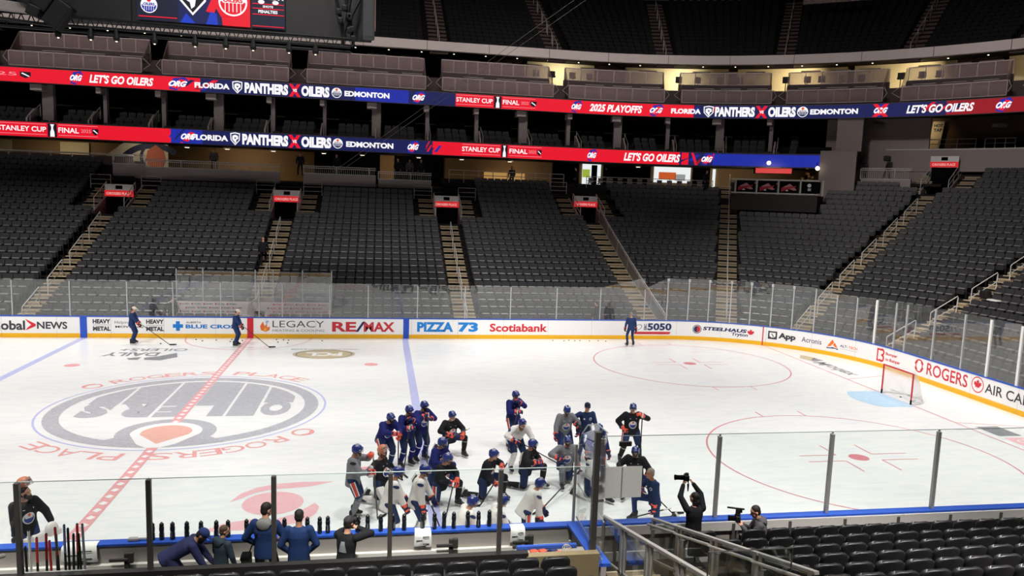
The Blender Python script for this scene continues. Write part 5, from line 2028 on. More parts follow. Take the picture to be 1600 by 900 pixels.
# right edge: open frame, cables and end cap
mb = MB()
mb.rbox((5.92, YS - 0.5, 14.9), (0.42, 0.5, 3.9), 0.08); mb.build('end_cap', mat('cap_slate', (66, 68, 70), 0.5), sb)
mb = MB(); mb.box((6.14, YS - 0.45, 15.1), (0.03, 0.4, 3.6)); mb.build('edge_strip', mat('edge_salmon', (196, 150, 140), 0.5), sb)
for a, b in (((4.75, 16.5), (5.4, 12.7)), ((5.65, 16.5), (5.0, 12.7)), ((4.6, 15.0), (5.1, 13.0)), ((5.6, 14.3), (5.05, 13.2))):
    MB().tube((a[0], YS - 0.4, a[1]), (b[0], YS - 0.4, b[1]), 0.06, n=6).build('brace', M_TRUSS, sb)
for i in range(8):
    mb = MB()
    mb.rbox((5.1 + RNG.uniform(-0.25, 0.3), YS - 0.5, 12.75 + RNG.uniform(0, 1.6)), (0.18, 0.25, 0.2), 0.04)
    mb.build('winch', M_TRUSS, sb)
# lower lighting truss
tr = empty('lighting_truss', (0, YS - 0.6, 12.7), label='black lighting truss hung along the bottom of the scoreboard', cat='truss')
for z in (12.9, 12.62, 12.5):
    MB().tube((-7.5, YS - 0.6 + (0.3 if z == 12.5 else 0), z + 0.12), (5.3, YS - 0.6 + (0.3 if z == 12.5 else 0), z), 0.045, n=6).build('chord', M_TRUSS, tr)
mb = MB()
x = -7.4
while x < 5.2:
    mb.tube((x, YS - 0.6, 13.0), (x + 0.15, YS - 0.6, 12.63), 0.02, n=4)
    mb.tube((x + 0.15, YS - 0.6, 12.63), (x + 0.3, YS - 0.6, 13.0), 0.02, n=4)
    x += 0.3
tag(mb.build('lacing', M_TRUSS, tr), kind='stuff')
for i, x in enumerate((-4.2, -3.2, -2.4, -1.2, 0.1, 1.1, 2.0, 3.2, 4.1)):
    lb = MB().lathe((x, YS - 0.6, 12.3), [(0.08, 0), (0.11, 0.1), (0.07, 0.3), (0.04, 0.4)], 8).build('spot_lamp', M_TRUSS, tr)
    MB().ell((x, YS - 0.6, 12.3), (0.035, 0.035, 0.03)).build('lens', M_LAMP, lb)
# speaker and lamp cluster at the far left
cl = empty('speaker_cluster', (-5, YS - 1, 13), label='cluster of black speakers and lamps beside the scoreboard in the top left corner', cat='speakers')
for i, (x, z, w, h, a) in enumerate([(-4.0, 12.95, 0.55, 0.9, 0.6), (-4.4, 13.35, 0.5, 0.6, 0.6), (-4.9, 13.5, 0.45, 0.6, 0.3), (-5.3, 13.7, 0.4, 0.5, 0.2), (-4.7, 13.0, 0.4, 0.35, 0.4), (-6.1, 13.5, 0.35, 0.4, 0), (-5.9, 13.9, 0.6, 0.3, 0)]):
    MB().rbox((x, YS - 1.0, z), (w, 0.5, h), 0.05, Matrix.Rotation(a, 3, 'Y')).build('speaker', M_TRUSS, cl)
MB().rbox((-5.9, YS - 0.9, 13.15), (2.3, 0.3, 0.3), 0.03, Matrix.Rotation(0.05, 3, 'Y')).build('pale_bar', mat('bar_grey', (150, 142, 140), 0.6), cl)
for a, b in (((-7, 13.9), (-4.2, 14.6)), ((-5.4, 14.4), (-3.4, 12.9)), ((-7, 12.85), (-4, 12.6))):
    MB().tube((a[0], YS - 0.9, a[1]), (b[0], YS - 0.9, b[1]), 0.05, n=6).build('strut', M_TRUSS, cl)
# ceiling far above, black
mb = MB(); mb.box((8, 5, 34), (150, 130, 0.5))
tag(mb.build('ceiling', M_BLACK), 'black roof far above the arena', 'ceiling', kind='structure')
# thin cables strung from the roof down to the far stand
for i, (a, b) in enumerate((((3.2, 27.5, 8.8), (24.5, 10.2, 24.0)), ((3.6, 27.5, 8.8), (25.2, 10.2, 24.0)))):
    tag(MB().tube(a, b, 0.012, n=5).build('cable', M_COL), 'thin grey cable slanting up across the far stand, %s of the pair' % ('upper' if i == 0 else 'lower'), 'cable', 'cables across the far stand')

# ------------------------------------------------------------------ near side: bench, glass, aisle guards, seats
M_ALU = mat('aluminium', (176, 175, 172), 0.4, 0.25, var=0.05)
M_DKPOST = mat('dark_post', (62, 60, 58), 0.45, 0.1, var=0.04)
M_BRASS = mat('bench_back_metal', (150, 136, 104), 0.4, 0.45, var=0.12, scale=3)
M_RUB = mat('rubber_floor', (40, 40, 42), 0.9)
NGLASS = glass_mat('near_glass', (0.965, 0.985, 0.975), 0.03)
GEDGE = mat('glass_edge', (176, 190, 184), 0.25, 0.0, 0.5, var=0.0)

# players' bench interior
bench = empty('players_bench', (2, -13.4, 0), label='pale bench interior behind the near boards under the blue cap', cat='bench')
MB().box((1.2, -13.085, 0.86), (18.2, 0.03, 0.32)).build('wall_panel', M_BACKG, bench)
MB().box((1.2, -13.14, 0.45), (18.2, 0.1, 0.5)).build('white_ledge', mat('bench_white', (226, 222, 214), 0.5), bench)
mb = MB()
for x in np.arange(-7.5, 10, 0.42):
    mb.ell((x, -13.2, 0.55), (0.018, 0.01, 0.018), None, 8, 6)
tag(mb.build('rivets', M_ALU, bench), kind='stuff')
MB().rbox((1.2, -14.25, 0.62), (17.6, 0.36, 0.06), 0.015).build('seat_plank', mat('plank_grey', (150, 146, 140), 0.5), bench)
for x in np.arange(-7, 10, 2.8):
    MB().box((x, -14.25, 0.42), (0.08, 0.3, 0.36)).build('seat_support', M_ALU, bench)
MB().box((1.0, -13.9, 0.2), (18.6, 1.6, 0.08)).build('rubber_floor', M_RUB, bench)
for i, x in enumerate((1.95, 7.85, 9.35)):
    g = empty('door_latch', (x, -13.2, 0.6), label='dark latch and bracket on the bench boards, %s from the stick rack' % ORD[i], cat='latch', group='bench door latches')
    MB().rbox((x, -13.2, 0.62), (0.09, 0.06, 0.62), 0.015).build('strap', M_DKPOST, g)
    MB().rbox((x - 0.12, -13.24, 0.82), (0.34, 0.05, 0.06), 0.02).build('lever', M_DKPOST, g)
    MB().rbox((x + 0.08, -13.24, 0.86), (0.1, 0.08, 0.2), 0.02).build('keeper', M_DKPOST, g)

# wall and glass behind the bench
YG = -15.0
mb = MB(); mb.box((0.4, YG - 0.06, 0.75), (17.2, 0.14, 1.5))
tag(mb.build('wall_bench', mat('bench_wall_black', (30, 29, 29), 0.45)), 'low black wall behind the players bench', 'wall', kind='structure')
mb = MB(); mb.box((9.62, YG - 0.06, 0.72), (1.3, 0.16, 1.44))
tag(mb.build('wall_bench', M_BRASS), 'brushed brassy metal end of the bench wall', 'wall', kind='structure')
XS = [-6.6, -4.7, -2.8, -0.9, 0.97, 2.86, 4.76, 6.63, 8.49, 10.12]
LBL = ['', '', '', 'at the frame edge beside the goalie', 'in front of the stick rack and goalie', 'in front of the bent man', 'in front of the man in a dark blue jacket', 'in front of the crowd in white jerseys', 'beside the gate box']
for i in range(3, len(XS) - 1):
    x0, x1 = XS[i], XS[i + 1]
    g = empty('bench_screen', (x0, YG, 1.5), label='clear screen with black post %s' % LBL[i], cat='glass panel', group='glass behind the players bench')
    MB().box(((x0 + x1) / 2, YG, 2.24), (x1 - x0 - 0.03, 0.012, 1.48)).build('pane', NGLASS, g)
    MB().box(((x0 + x1) / 2, YG, 2.985), (x1 - x0 - 0.03, 0.014, 0.012)).build('top_edge', GEDGE, g)
    MB().rbox((x0, YG - 0.02, 2.12), (0.075, 0.09, 1.72), 0.01).build('post', M_DKPOST, g)
    MB().box((x0, YG, 2.985), (0.012, 0.012, 0.03)).build('pane_clip', GEDGE, g)

# end return of the bench: blue cap, glass, posts
ret = empty('bench_end_boards', (10.4, -14, 0), label='blue-capped end boards closing the bench beside the aisle', cat='boards')
mb = MB(); mb.prism([(10.2, -13.05), (10.48, -13.05), (10.58, -14.85), (10.3, -14.85)], lambda x, y: V(x, y, 1.04), lambda x, y: V(x, y, 1.1)); mb.build('cap_rail', M_CAP, ret)
mb = MB(); mb.prism([(10.3, -13.1), (10.4, -13.1), (10.5, -14.85), (10.4, -14.85)], lambda x, y: V(x, y, 0.05), lambda x, y: V(x, y, 1.04)); mb.build('wall_panel', M_BACKG, ret)
MB().rbox((9.55, -14.12, 1.13), (1.15, 0.08, 0.07), 0.015).build('blue_shelf_edge', M_CAP, ret)
MB().box((9.55, -13.6, 1.02), (1.15, 0.012, 0.2)).build('clear_screen', NGLASS, ret)
MB().box((9.6, -14.45, 1.07), (1.3, 0.7, 0.03)).build('shelf_board', M_BACKG, ret)
MB().box((10.1, -13.7, 0.78), (0.04, 0.04, 0.5)).build('frame_post', M_ALU, ret)
# glass of the bench end with posts and a curved top corner
eg = empty('bench_end_glass', (10.42, -13.1, 1.1), label='narrow glass end panel of the bench with steel posts and a rounded top corner', cat='glass panel')
for (x, y, z0, z1, w, m, nm) in ((10.34, -13.0, 1.1, 2.72, 0.055, M_ALU, 'post'), (10.42, -14.0, 1.1, 3.0, 0.045, M_DKPOST, 'post'), (10.2, -14.92, 1.0, 3.58, 0.1, M_DKPOST, 'corner_post')):
    MB().rbox((x, y, (z0 + z1) / 2), (w, w, z1 - z0), 0.008).build(nm, m, eg)
mb = MB()
pts = [(-13.0, 1.1), (-14.88, 1.1), (-14.88, 3.55), (-14.2, 3.5), (-13.6, 3.3), (-13.2, 3.0), (-13.0, 2.72)]
mb.prism(pts, lambda y, z: V(10.38, y, z), lambda y, z: V(10.392, y, z)); mb.build('pane', NGLASS, eg)
MB().pipe([V(10.386, y, z) for y, z in pts[2:]], 0.012, 5).build('top_edge', GEDGE, eg)
for z in (1.2, 1.9):
    MB().tube((10.4, -13.0, z), (10.4, -14.9, z), 0.014, n=5).build('tie_bar', M_ALU, eg)
# glass on the near boards to the right
XR = [10.89, 13.4, 15.96, 18.52, 21.08, 23.4]
LR = ['between the bench end and the woman', 'beside the woman with a raised camera', 'in front of the near face-off dot', 'over the near boards, third of that run', 'over the near boards, last of that run']
for i in range(5):
    x0, x1 = XR[i], XR[i + 1]
    g = empty('rink_glass', (x0, -13.0, 1.07), label='near glass with a silver post, %s' % LR[i], cat='glass panel', group='glass on the near boards')
    MB().box(((x0 + x1) / 2, -13.0, 1.97), (x1 - x0 - 0.03, 0.012, 1.8)).build('pane', NGLASS, g)
    MB().box(((x0 + x1) / 2, -13.0, 2.876), (x1 - x0 - 0.03, 0.014, 0.012)).build('top_edge', GEDGE, g)
    w = 0.12 if i == 0 else 0.075
    MB().rbox((x0, -13.0, 1.95), (w, 0.09, 1.76), 0.012).build('post', M_ALU, g)
    MB().box((x0, -13.0, 2.85), (0.03, 0.03, 0.06)).build('clip', M_ALU, g)
tag(MB().rbox((11.35, -13.03, 2.72), (0.26, 0.06, 0.1), 0.015).build('glass_sensor', M_DKPOST), 'small dark box clipped to the top of the near glass', 'sensor')
def board_mat():
    m = mat('board_back', (200, 196, 192), 0.45)
    nt = m.node_tree
    tl = nt.nodes.new('ShaderNodeBsdfTranslucent')
    tl.inputs[0].default_value = (0.92, 0.9, 0.88, 1)
    mx = nt.nodes.new('ShaderNodeMixShader')
    mx.inputs[0].default_value = 0.9
    nt.links.new(nt.nodes['Principled BSDF'].outputs[0], mx.inputs[1])
    nt.links.new(tl.outputs[0], mx.inputs[2])
    nt.links.new(mx.outputs[0], nt.nodes['Material Output'].inputs[0])
    return m


board_mat()
wb = empty('whiteboard', (11.32, -13.05, 1.92), label='grey back of a coaching board hung on the near glass', cat='whiteboard')
MB().rbox((11.32, -13.05, 1.92), (0.82, 0.02, 0.66), 0.006).build('board', mat('board_back', (196, 192, 188), 0.45), wb)
MB().box((11.3, -13.075, 1.92), (0.02, 0.02, 0.66)).build('stick_strip', mat('stick_strip_pale', (205, 203, 200), 0.4), wb)  # pale strip stands for a player's stick showing through the board

# bottles on the cap
M_BOT = mat('bottle_black', (26, 27, 29), 0.35, spec=0.5, var=0.02)
M_BLBL = mat('bottle_label', (120, 122, 126), 0.5)
bp = None
BX = [2.34, 2.5, 2.69, 2.94, 3.19, 3.46, 3.67, 4.0, 4.69, 5.11, 5.34, 5.49, 6.05, 6.24, 6.49, 6.73, 6.94, 7.3, 7.53, 7.72, 7.91, 8.19, 8.4, 8.62, 8.84]
for i, x in enumerate(BX):
    if bp is None:
        bp = r = empty('water_bottle', (x, -13.0, 1.07))
        r.scale = (1.2, 1.2, 1.28)
        MB().lathe((0, 0, 0), [(0.034, 0), (0.037, 0.02), (0.037, 0.09), (0.031, 0.115), (0.037, 0.14), (0.037, 0.185), (0.03, 0.2)], 12).build('bottle_body', M_BOT, r, True, True)
        MB().lathe((0, 0, 0.2), [(0.034, 0), (0.034, 0.03), (0.027, 0.046), (0.013, 0.05), (0.012, 0.064)], 10).build('cap', M_BOT, r, True, True)
        MB().box((0.004, -0.0385, 0.085), (0.018, 0.004, 0.09)).build('label_strip', M_BLBL, r, False, True)
    else:
        r = copy_tree(bp)
        r.scale = (1.2, 1.2, 1.28)
        r.location = (x, -13.0 + 0.02 * math.sin(i * 3.1), 1.07)
        r.rotation_euler.z = 0.9 * math.sin(i * 1.7)
    tag(r, 'black drink bottle standing on the blue cap, %s along from the stick rack' % ORD[i], 'bottle', 'black bottles on the bench boards')

# stick rack at the left end
rack = empty('stick_rack', (1.2, -14.5, 0.24), label='grey rack holding the upright hockey sticks beside the goalie', cat='rack')
for z in (0.75, 1.3):
    MB().rbox((1.25, -14.62, z), (1.0, 0.05, 0.06), 0.01).build('bar', M_ALU, rack)
for x in (0.75, 1.75):
    MB().rbox((x, -14.62, 0.78), (0.06, 0.06, 1.08), 0.01).build('upright', M_ALU, rack)
MB().rbox((1.25, -14.55, 0.3), (1.0, 0.3, 0.1), 0.02).build('tray', M_BACKG, rack)
SCOL = {'black': mat('stick_black', (30, 30, 32), 0.4), 'red': mat('stick_red', (196, 52, 50), 0.4), 'blue': mat('stick_bluegrey', (110, 120, 158), 0.4), 'silver': mat('stick_silver', (160, 162, 166), 0.35, 0.3), 'white': mat('stick_white', (228, 226, 222), 0.5), 'wood': mat('stick_olive', (72, 74, 60), 0.5)}
M_TAPE = mat('stick_tape', (34, 34, 36), 0.8)
STK = [(0.83, 1.72, 'black', 'black'), (0.9, 1.98, 'white', 'white'), (0.97, 1.86, 'black', 'red'), (1.1, 1.92, 'black', 'red'), (1.2, 1.8, 'red', 'red'), (1.28, 1.9, 'black', 'wood'), (1.34, 2.02, 'black', 'red'), (1.4, 2.06, 'black', 'blue'),
       (1.46, 2.0, 'black', 'black'), (1.5, 1.9, 'black', 'black'), (1.58, 2.07, 'black', 'red'), (1.66, 1.9, 'black', 'black'), (1.71, 2.06, 'silver', 'silver')]
for i, (x, zt, c, top) in enumerate(STK):
    g = empty('hockey_stick', (x, -14.45, 0.36), label='%s-ended stick upright in the rack, %s from the left' % ({'wood': 'olive', 'blue': 'blue-grey'}.get(top, top), ORD[i]), cat='hockey stick', group='sticks in the rack')
    lx = RNG.uniform(-0.06, 0.06)
    a, b = V(x, -14.45, 0.36), V(x + lx, -14.52, zt)
    m_ = a + (b - a) * 0.72
    MB().tube(a, m_, 0.02, n=6).build('shaft', SCOL[c], g)
    MB().tube(m_, b, 0.0215, n=6).build('grip', SCOL[top], g)
    MB().ell(b, (0.018, 0.018, 0.02), None, 8, 6).build('knob', M_TAPE, g)
    MB().rbox((x, -14.35, 0.39), (0.014, 0.26, 0.06), 0.005).build('blade', M_TAPE, g)
# towels and a helmet cage draped by the rack, white goal gear on the cap
M_TOWEL = mat('towel_white', (232, 230, 226), 0.9, bump=0.3)
for i, (x, w, lab) in enumerate(((7.3, 0.3, 'white printed towel hanging over the blue cap below a player in white'), (9.17, 0.27, 'white printed towel hung over the blue cap beside the gate box'), (1.15, 0.55, 'white printed towel over the boards behind the sticks'))):
    g = empty('towel', (x, -13.1, 1.09), label=lab, cat='towel')
    mb = MB()
    vs, fs = [], []
    prof = [(-12.97, 1.085), (-13.1, 1.095), (-13.19, 1.08), (-13.2, 0.98), (-13.215, 0.88), (-13.2, 0.8)]
    nx = 9
    for j, (y, z) in enumerate(prof):
        for q in range(nx):
            t = q / (nx - 1)
            vs.append((x + w * (t - 0.5) * (1 + 0.03 * j), y - 0.012 * math.sin(t * 11 + j) * (j > 2), z + 0.015 * math.sin(t * 5) * (j == 5)))
    for j in range(len(prof) - 1):
        for q in range(nx - 1):
            fs.append((j * nx + q, j * nx + q + 1, (j + 1) * nx + q + 1, (j + 1) * nx + q))
    n0 = len(vs)
    vs += [(a, b + 0.008, c - 0.008) for a, b, c in vs]
    fs += [tuple(reversed([k + n0 for k in f])) for f in fs]
    mb.add(vs, fs)
    mb.build('cloth', M_TOWEL, g, True)
    mb = MB()
    for k in range(3):
        mb.box((x + (-0.07 if k % 2 else 0.06) * w / 0.3, -13.222, 1.0 - 0.07 * k), (0.12 * w / 0.3, 0.004, 0.018))
    mb.build('print', IK and INK['dark'], g)
tag(MB().rbox((2.02, -13.0, 1.1), (0.2, 0.1, 0.06), 0.02).build('tape_block', M_BACKG), 'grey block lying on the blue cap right of the sticks', 'block')
tag(MB().rbox((2.2, -12.98, 1.105), (0.24, 0.07, 0.06), 0.02).build('towel_roll', M_TOWEL), 'white rolled cloth lying on the blue cap right of the sticks', 'cloth')
# gloves and gear on the gate box shelf
M_ORG = mat('gear_orange', (235, 88, 60), 0.6)
M_NAVYG = mat('gear_navy', (30, 44, 90), 0.6)
for i, (x, m) in enumerate(((9.25, M_ORG), (9.42, M_ORG), (9.62, M_NAVYG))):
    g = empty('spare_glove', (x, -14.4, 1.09), 0.3 * i, label='%s hockey glove lying in the gate box, %s in the row' % ('orange' if m is M_ORG else 'navy', ORD[i]), cat='glove')
    MB().rbox((0, 0, 0.06), (0.13, 0.13, 0.1), 0.03).build('hand', m, g, local=True)
    MB().rbox((0.0, -0.12, 0.06), (0.12, 0.1, 0.11), 0.03).build('cuff', M_NAVYG if m is M_ORG else M_ORG, g, local=True)
    for k in range(4):
        MB().cap((-0.045 + 0.03 * k, 0.06, 0.07), (-0.045 + 0.03 * k, 0.13, 0.045), 0.016, 0.014, 8).build('finger', m, g, True, True)
g = empty('face_cage', (9.85, -14.4, 1.1), label='pale wire face cage lying in the gate box', cat='cage')
mb = MB()
for k in range(5):
    a = R(-60 + 30 * k)
    mb.pipe([V(9.85 + 0.1 * math.sin(a) * math.cos(t), -14.4 - 0.1 * math.cos(a) * math.cos(t) , 1.2 + 0.1 * math.sin(t)) for t in np.linspace(-1.4, 1.4, 8)], 0.005, 5)
for z in (-0.05, 0, 0.05):
    mb.pipe([V(9.85 + 0.1 * math.sin(a), -14.4 - 0.1 * math.cos(a), 1.2 + z) for a in np.linspace(-1.1, 1.1, 10)], 0.005, 5)
mb.build('cage_bars', mat('cage_cream', (222, 200, 160), 0.4), g)

# ---- near aisle with its guards
NF = [0.54, 0.74, 0.97, 1.21, 1.46, 1.72, 1.99, 2.27, 2.56, 2.86, 3.17]
def nrow(k): return -14.35 - 0.81 * k
st = empty('aisle_stairs', (11.3, -14, 0), label='near aisle steps between the two grey guards', cat='stairs')
mb = MB(); nb = MB()
for k in range(0, 9):
    for h in (0, 1):
        y0 = nrow(k) + 0.5 - 0.405 * h
        zt = NF[k] - 0.12 + (NF[k + 1] - NF[k]) * h / 2
        mb.box((11.28, y0 - 0.2, zt - 0.2), (0.96, 0.41, 0.4))
        nb.box((11.28, y0 - 0.03, zt + 0.003), (0.96, 0.05, 0.012))
mb.build('steps', M_STEP, st); nb.build('nosing', M_NOSE, st)
mb = MB(); mb.box((11.7, -13.55, 0.18), (2.6, 0.8, 0.2)); tag(mb.build('floor', M_CONC), 'landing behind the near boards', 'floor', kind='structure')
M_INFILL = glass_mat('guard_glass', (0.86, 0.89, 0.88), 0.05)
M_ALU2 = mat('guard_aluminium', (164, 162, 156), 0.42, 0.3, var=0.05)
def guard(x, y0, z0, y1, z1, label, tube_side):
    g = empty('aisle_guard', (x, (y0 + y1) / 2, 0.5), label=label, cat='handrail')
    f = lambda y: z0 + (z1 - z0) * (y - y0) / (y1 - y0)
    A, B = V(x, y0, z0), V(x, y1, z1)
    d = (B - A).normalized()
    n = int(abs(y1 - y0) / 1.25)
    for i in range(n):
        ya, yb = y0 + (y1 - y0) * i / n, y0 + (y1 - y0) * (i + 1) / n
        mid = V(x, (ya + yb) / 2, (f(ya) + f(yb)) / 2)
        rot = Matrix((V(1, 0, 0), d, V(1, 0, 0).cross(d))).transposed()
        L = (V(0, yb, f(yb)) - V(0, ya, f(ya))).length
        MB().rbox(mid, (0.075, L - 0.02, 0.05), 0.01, rot).build('top_cap', M_ALU2, g)
        for yy in (ya - 0.06, yb + 0.12):
            MB().rbox((x, yy, f(yy) - 0.46), (0.05, 0.1, 0.92), 0.008).build('post', M_ALU2, g)
        mb = MB()
        pts = [(ya - 0.12, f(ya - 0.12) - 0.8), (yb + 0.07, f(yb + 0.07) - 0.8), (yb + 0.07, f(yb + 0.07) - 0.05), (ya - 0.12, f(ya - 0.12) - 0.05)]
        mb.prism(pts, lambda y, z: V(x - 0.005, y, z), lambda y, z: V(x + 0.005, y, z)); mb.build('clear_panel', M_INFILL, g)
        hx_ = x + tube_side * 0.1
        MB().tube(V(hx_, ya - 0.03, f(ya) - 0.1), V(hx_, yb + 0.03, f(yb) - 0.1), 0.026, n=8).build('hand_tube', M_ALU2, g)
        MB().pipe([V(x, ya - 0.2, f(ya - 0.2) - 0.2), V(hx_, ya - 0.2, f(ya - 0.2) - 0.2), V(hx_, ya - 0.2, f(ya - 0.2) - 0.12)], 0.012, 5).build('bracket', M_ALU2, g)
        MB().rbox((x, (ya + yb) / 2, (f(ya) + f(yb)) / 2 - 0.84), (0.05, L - 0.05, 0.05), 0.008, rot).build('bottom_rail', M_ALU2, g)
    return g


guard(10.75, -13.7, 1.5, -18.9, 2.78, 'grey metal aisle guard with glass infill, beside the bench end', 1)
guard(11.8, -13.6, 1.36, -19.3, 3.1, 'grey metal aisle guard with glass infill, beside the black seats', -1)
g = empty('clear_barrier', (11.2, -18.8, 2.0), label='clear barrier with a thin frame across the near aisle at the bottom edge', cat='barrier')
MB().rbox((11.16, -18.8, 2.62), (1.15, 0.012, 1.15), 0.004).build('pane', M_INFILL, g)
MB().pipe([(10.58, -18.8, 2.0), (10.58, -18.8, 3.2), (11.74, -18.8, 3.2), (11.74, -18.8, 2.0)], 0.012, 5).build('frame', M_DKPOST, g)
# small corner-of-frame rail at the far left
g = empty('handrail', (0.6, -15.6, 1.2), label='silver handrail at the left bottom corner beside the stick rack', cat='handrail')
MB().tube((0.55, -14.6, 1.62), (0.55, -16.6, 2.3), 0.035, n=8).build('rail', M_ALU2, g)
MB().tube((0.3, -14.6, 1.55), (0.3, -16.6, 2.2), 0.035, n=8).build('rail', M_ALU2, g)
for y in (-14.9, -15.7):
    MB().rbox((0.55, y, 1.1), (0.06, 0.06, 1.2), 0.01).build('post', M_ALU2, g)

# ---- near terraces and the black seats
def nterr(x0, x1, k0, label):
    mb = MB()
    for k in range(k0, 10):
        mb.box(((x0 + x1) / 2, nrow(k) + 0.05, NF[k] - 0.25), (x1 - x0, 0.82, 0.5))
    tag(mb.build('floor', M_CONC), label, 'floor', kind='structure')


nterr(-10, 10.3, 1, 'near stepped terrace behind the bench')
nterr(12.1, 26, 0, 'near stepped terrace behind the near boards')
M_NSEAT = mat('near_seat_black', (26, 26, 27), 0.45, spec=0.5, var=0.05, scale=10)
def near_seat():
    """seen from behind: local +y towards the ice"""
    r = empty('stadium_seat', (0, 0, 0))
    b = MB()
    w = 0.228
    cols = 9
    rows = [(0.36, 0.0), (0.45, 0.0), (0.6, 0.0), (0.74, 0.0), (0.82, 0.0), (0.86, 0.012), (0.882, 0.04), (0.888, 0.07)]
    def surf(off, flip):
        vs = []
        for z, ins in rows:
            for c in range(cols):
                t = -1 + 2 * c / (cols - 1)
                x = t * (w - ins)
                y = -0.17 * (z - 0.36) + 0.045 * t * t + off
                zz = z - (0.02 * abs(t) ** 6 if z > 0.8 else 0)
                vs.append((x, y, zz))
        return vs
    A, B = surf(-0.03, 0), surf(0.035, 1)
    n = len(A)
    fs = []
    for j in range(len(rows) - 1):
        for c in range(cols - 1):
            a = j * cols + c
            fs.append((a, a + 1, a + cols + 1, a + cols))
            fs.append((n + a, n + a + cols, n + a + cols + 1, n + a + 1))
    for j in range(len(rows) - 1):
        a, bq = j * cols, j * cols + cols - 1
        fs.append((a, a + cols, n + a + cols, n + a))
        fs.append((bq, n + bq, n + bq + cols, bq + cols))
    for c in range(cols - 1):
        a = (len(rows) - 1) * cols + c
        fs.append((a, a + 1, n + a + 1, n + a))
        fs.append((c, n + c, n + c + 1, c + 1))
    b.add(A + B, fs)
    b.build('backrest', M_NSEAT, r, True, True)
    MB().rbox((0, 0.16, 0.5), (0.43, 0.09, 0.42), 0.03, Matrix.Rotation(0.12, 3, 'X')).build('seat_pan', M_NSEAT, r, False, True)
    MB().rbox((0.253, 0.1, 0.6), (0.045, 0.3, 0.04), 0.012).build('armrest', M_ARM, r, False, True)
    MB().rbox((0.253, 0.06, 0.3), (0.035, 0.07, 0.58), 0.01).build('leg', M_DKPOST, r, False, True)
    MB().rbox((0.2, 0.03, 0.38), (0.03, 0.05, 0.05), 0.008).build('hinge', M_DKPOST, r, False, True)
    return r


nproto = None
NROW = ['front', 'second', 'third', 'fourth', 'fifth', 'sixth', 'seventh', 'eighth', 'ninth']
def place_near(x, k, lab, grp):
    global nproto
    if nproto is None:
        nproto = r = near_seat()
    else:
        r = copy_tree(nproto)
    r.location = (x, nrow(k), NF[k])
    r.rotation_euler.z = 0
    tag(r, lab, 'seat', grp)


for k in range(0, 9):
    x = 12.55 + (0.12 * (k % 2))
    i = 0
    while x < 24:
        p = (x, nrow(k), NF[k] + 0.88)
        if in_view(p) and not (k == 0 and 0.9 < (x - 12.55) / 0.512 < 1.6):
            place_near(x, k, 'black near seat seen from behind, %s row behind the boards, %s from the aisle' % (NROW[k], ORD[i]), 'black near seats behind the near boards')
        x += 0.512
        i += 1
for k in range(2, 6):
    x = 9.28 - 0.1 * (k % 2)
    i = 0
    while x > -1:
        p = (x, nrow(k), NF[k] + 0.88)
        if in_view(p):
            place_near(x, k, 'black seat behind the bench glass, %s row, %s from the brassy wall' % (NROW[k - 2], ORD[i]), 'black near seats behind the players bench')
        x -= 0.512
        i += 1

# ---- goal at the right end, pucks, penalty box
gl = empty('hockey_goal', (GX, 0, 0), label='red-framed hockey goal with a white net on the right goal line', cat='goal')
M_GRED = mat('goal_red', (196, 34, 52), 0.35)
M_NET = None
def netmat():
    m = bpy.data.materials.new('goal_net')
    m.use_nodes = True
    nt = m.node_tree
    b = nt.nodes['Principled BSDF']
    b.inputs['Base Color'].default_value = (0.8, 0.8, 0.8, 1)
    out = nt.nodes['Material Output']
    tr = nt.nodes.new('ShaderNodeBsdfTransparent')
    mx = nt.nodes.new('ShaderNodeMixShader')
    tc = nt.nodes.new('ShaderNodeTexCoord')
    w1 = nt.nodes.new('ShaderNodeTexBrick')
    w1.offset = 0
    w1.inputs['Scale'].default_value = 22
    w1.inputs['Mortar Size'].default_value = 0.012
    w1.inputs['Brick Width'].default_value = 1.0
    w1.inputs['Row Height'].default_value = 1.0
    mx.inputs[0].default_value = 0.4
    nt.links.new(tr.outputs[0], mx.inputs[1])
    nt.links.new(b.outputs[0], mx.inputs[2])
    nt.links.new(mx.outputs[0], out.inputs[0])
    return m
M_NET = netmat()
for y in (-0.915, 0.915):
    MB().tube((GX, y, 0.0), (GX, y, 1.22), 0.032, n=8).build('post', M_GRED, gl)
    MB().tube((GX, y, 0.0), (GX, y, 0.18), 0.036, n=8).build('post_base', M_BLACK, gl)
MB().tube((GX, -0.94, 1.22), (GX, 0.94, 1.22), 0.032, n=8).build('crossbar', M_GRED, gl)
bpts = [V(GX, 0.915, 0.03)] + [V(GX + 1.0 * math.sin(R(a)), 1.0 * math.cos(R(a)), 0.03) for a in range(10, 171, 16)] + [V(GX, -0.915, 0.03)]
MB().pipe(bpts, 0.025, 6).build('base_frame', mat('goal_white', (220, 218, 216), 0.4), gl)
tpts = [V(GX, 0.915, 1.22)] + [V(GX + 0.5 * math.sin(R(a)), 0.92 * math.cos(R(a)), 1.2) for a in range(20, 161, 20)] + [V(GX, -0.915, 1.22)]
MB().pipe(tpts, 0.018, 6).build('top_frame', MATS['goal_white'], gl)
mb = MB()
n = 16
P0 = [V(GX + 0.5 * math.sin(PI * i / n), 0.9 * math.cos(PI * i / n), 1.2) for i in range(n + 1)]
P1 = [V(GX + 1.0 * math.sin(PI * i / n), 0.95 * math.cos(PI * i / n), 0.03) for i in range(n + 1)]
vs, fs = [], []
for j in range(6):
    t = j / 5
    vs += [p + (q - p) * t + V(0.06 * math.sin(PI * t), 0, 0) * (1 if 0 < j < 5 else 0) for p, q in zip(P0, P1)]
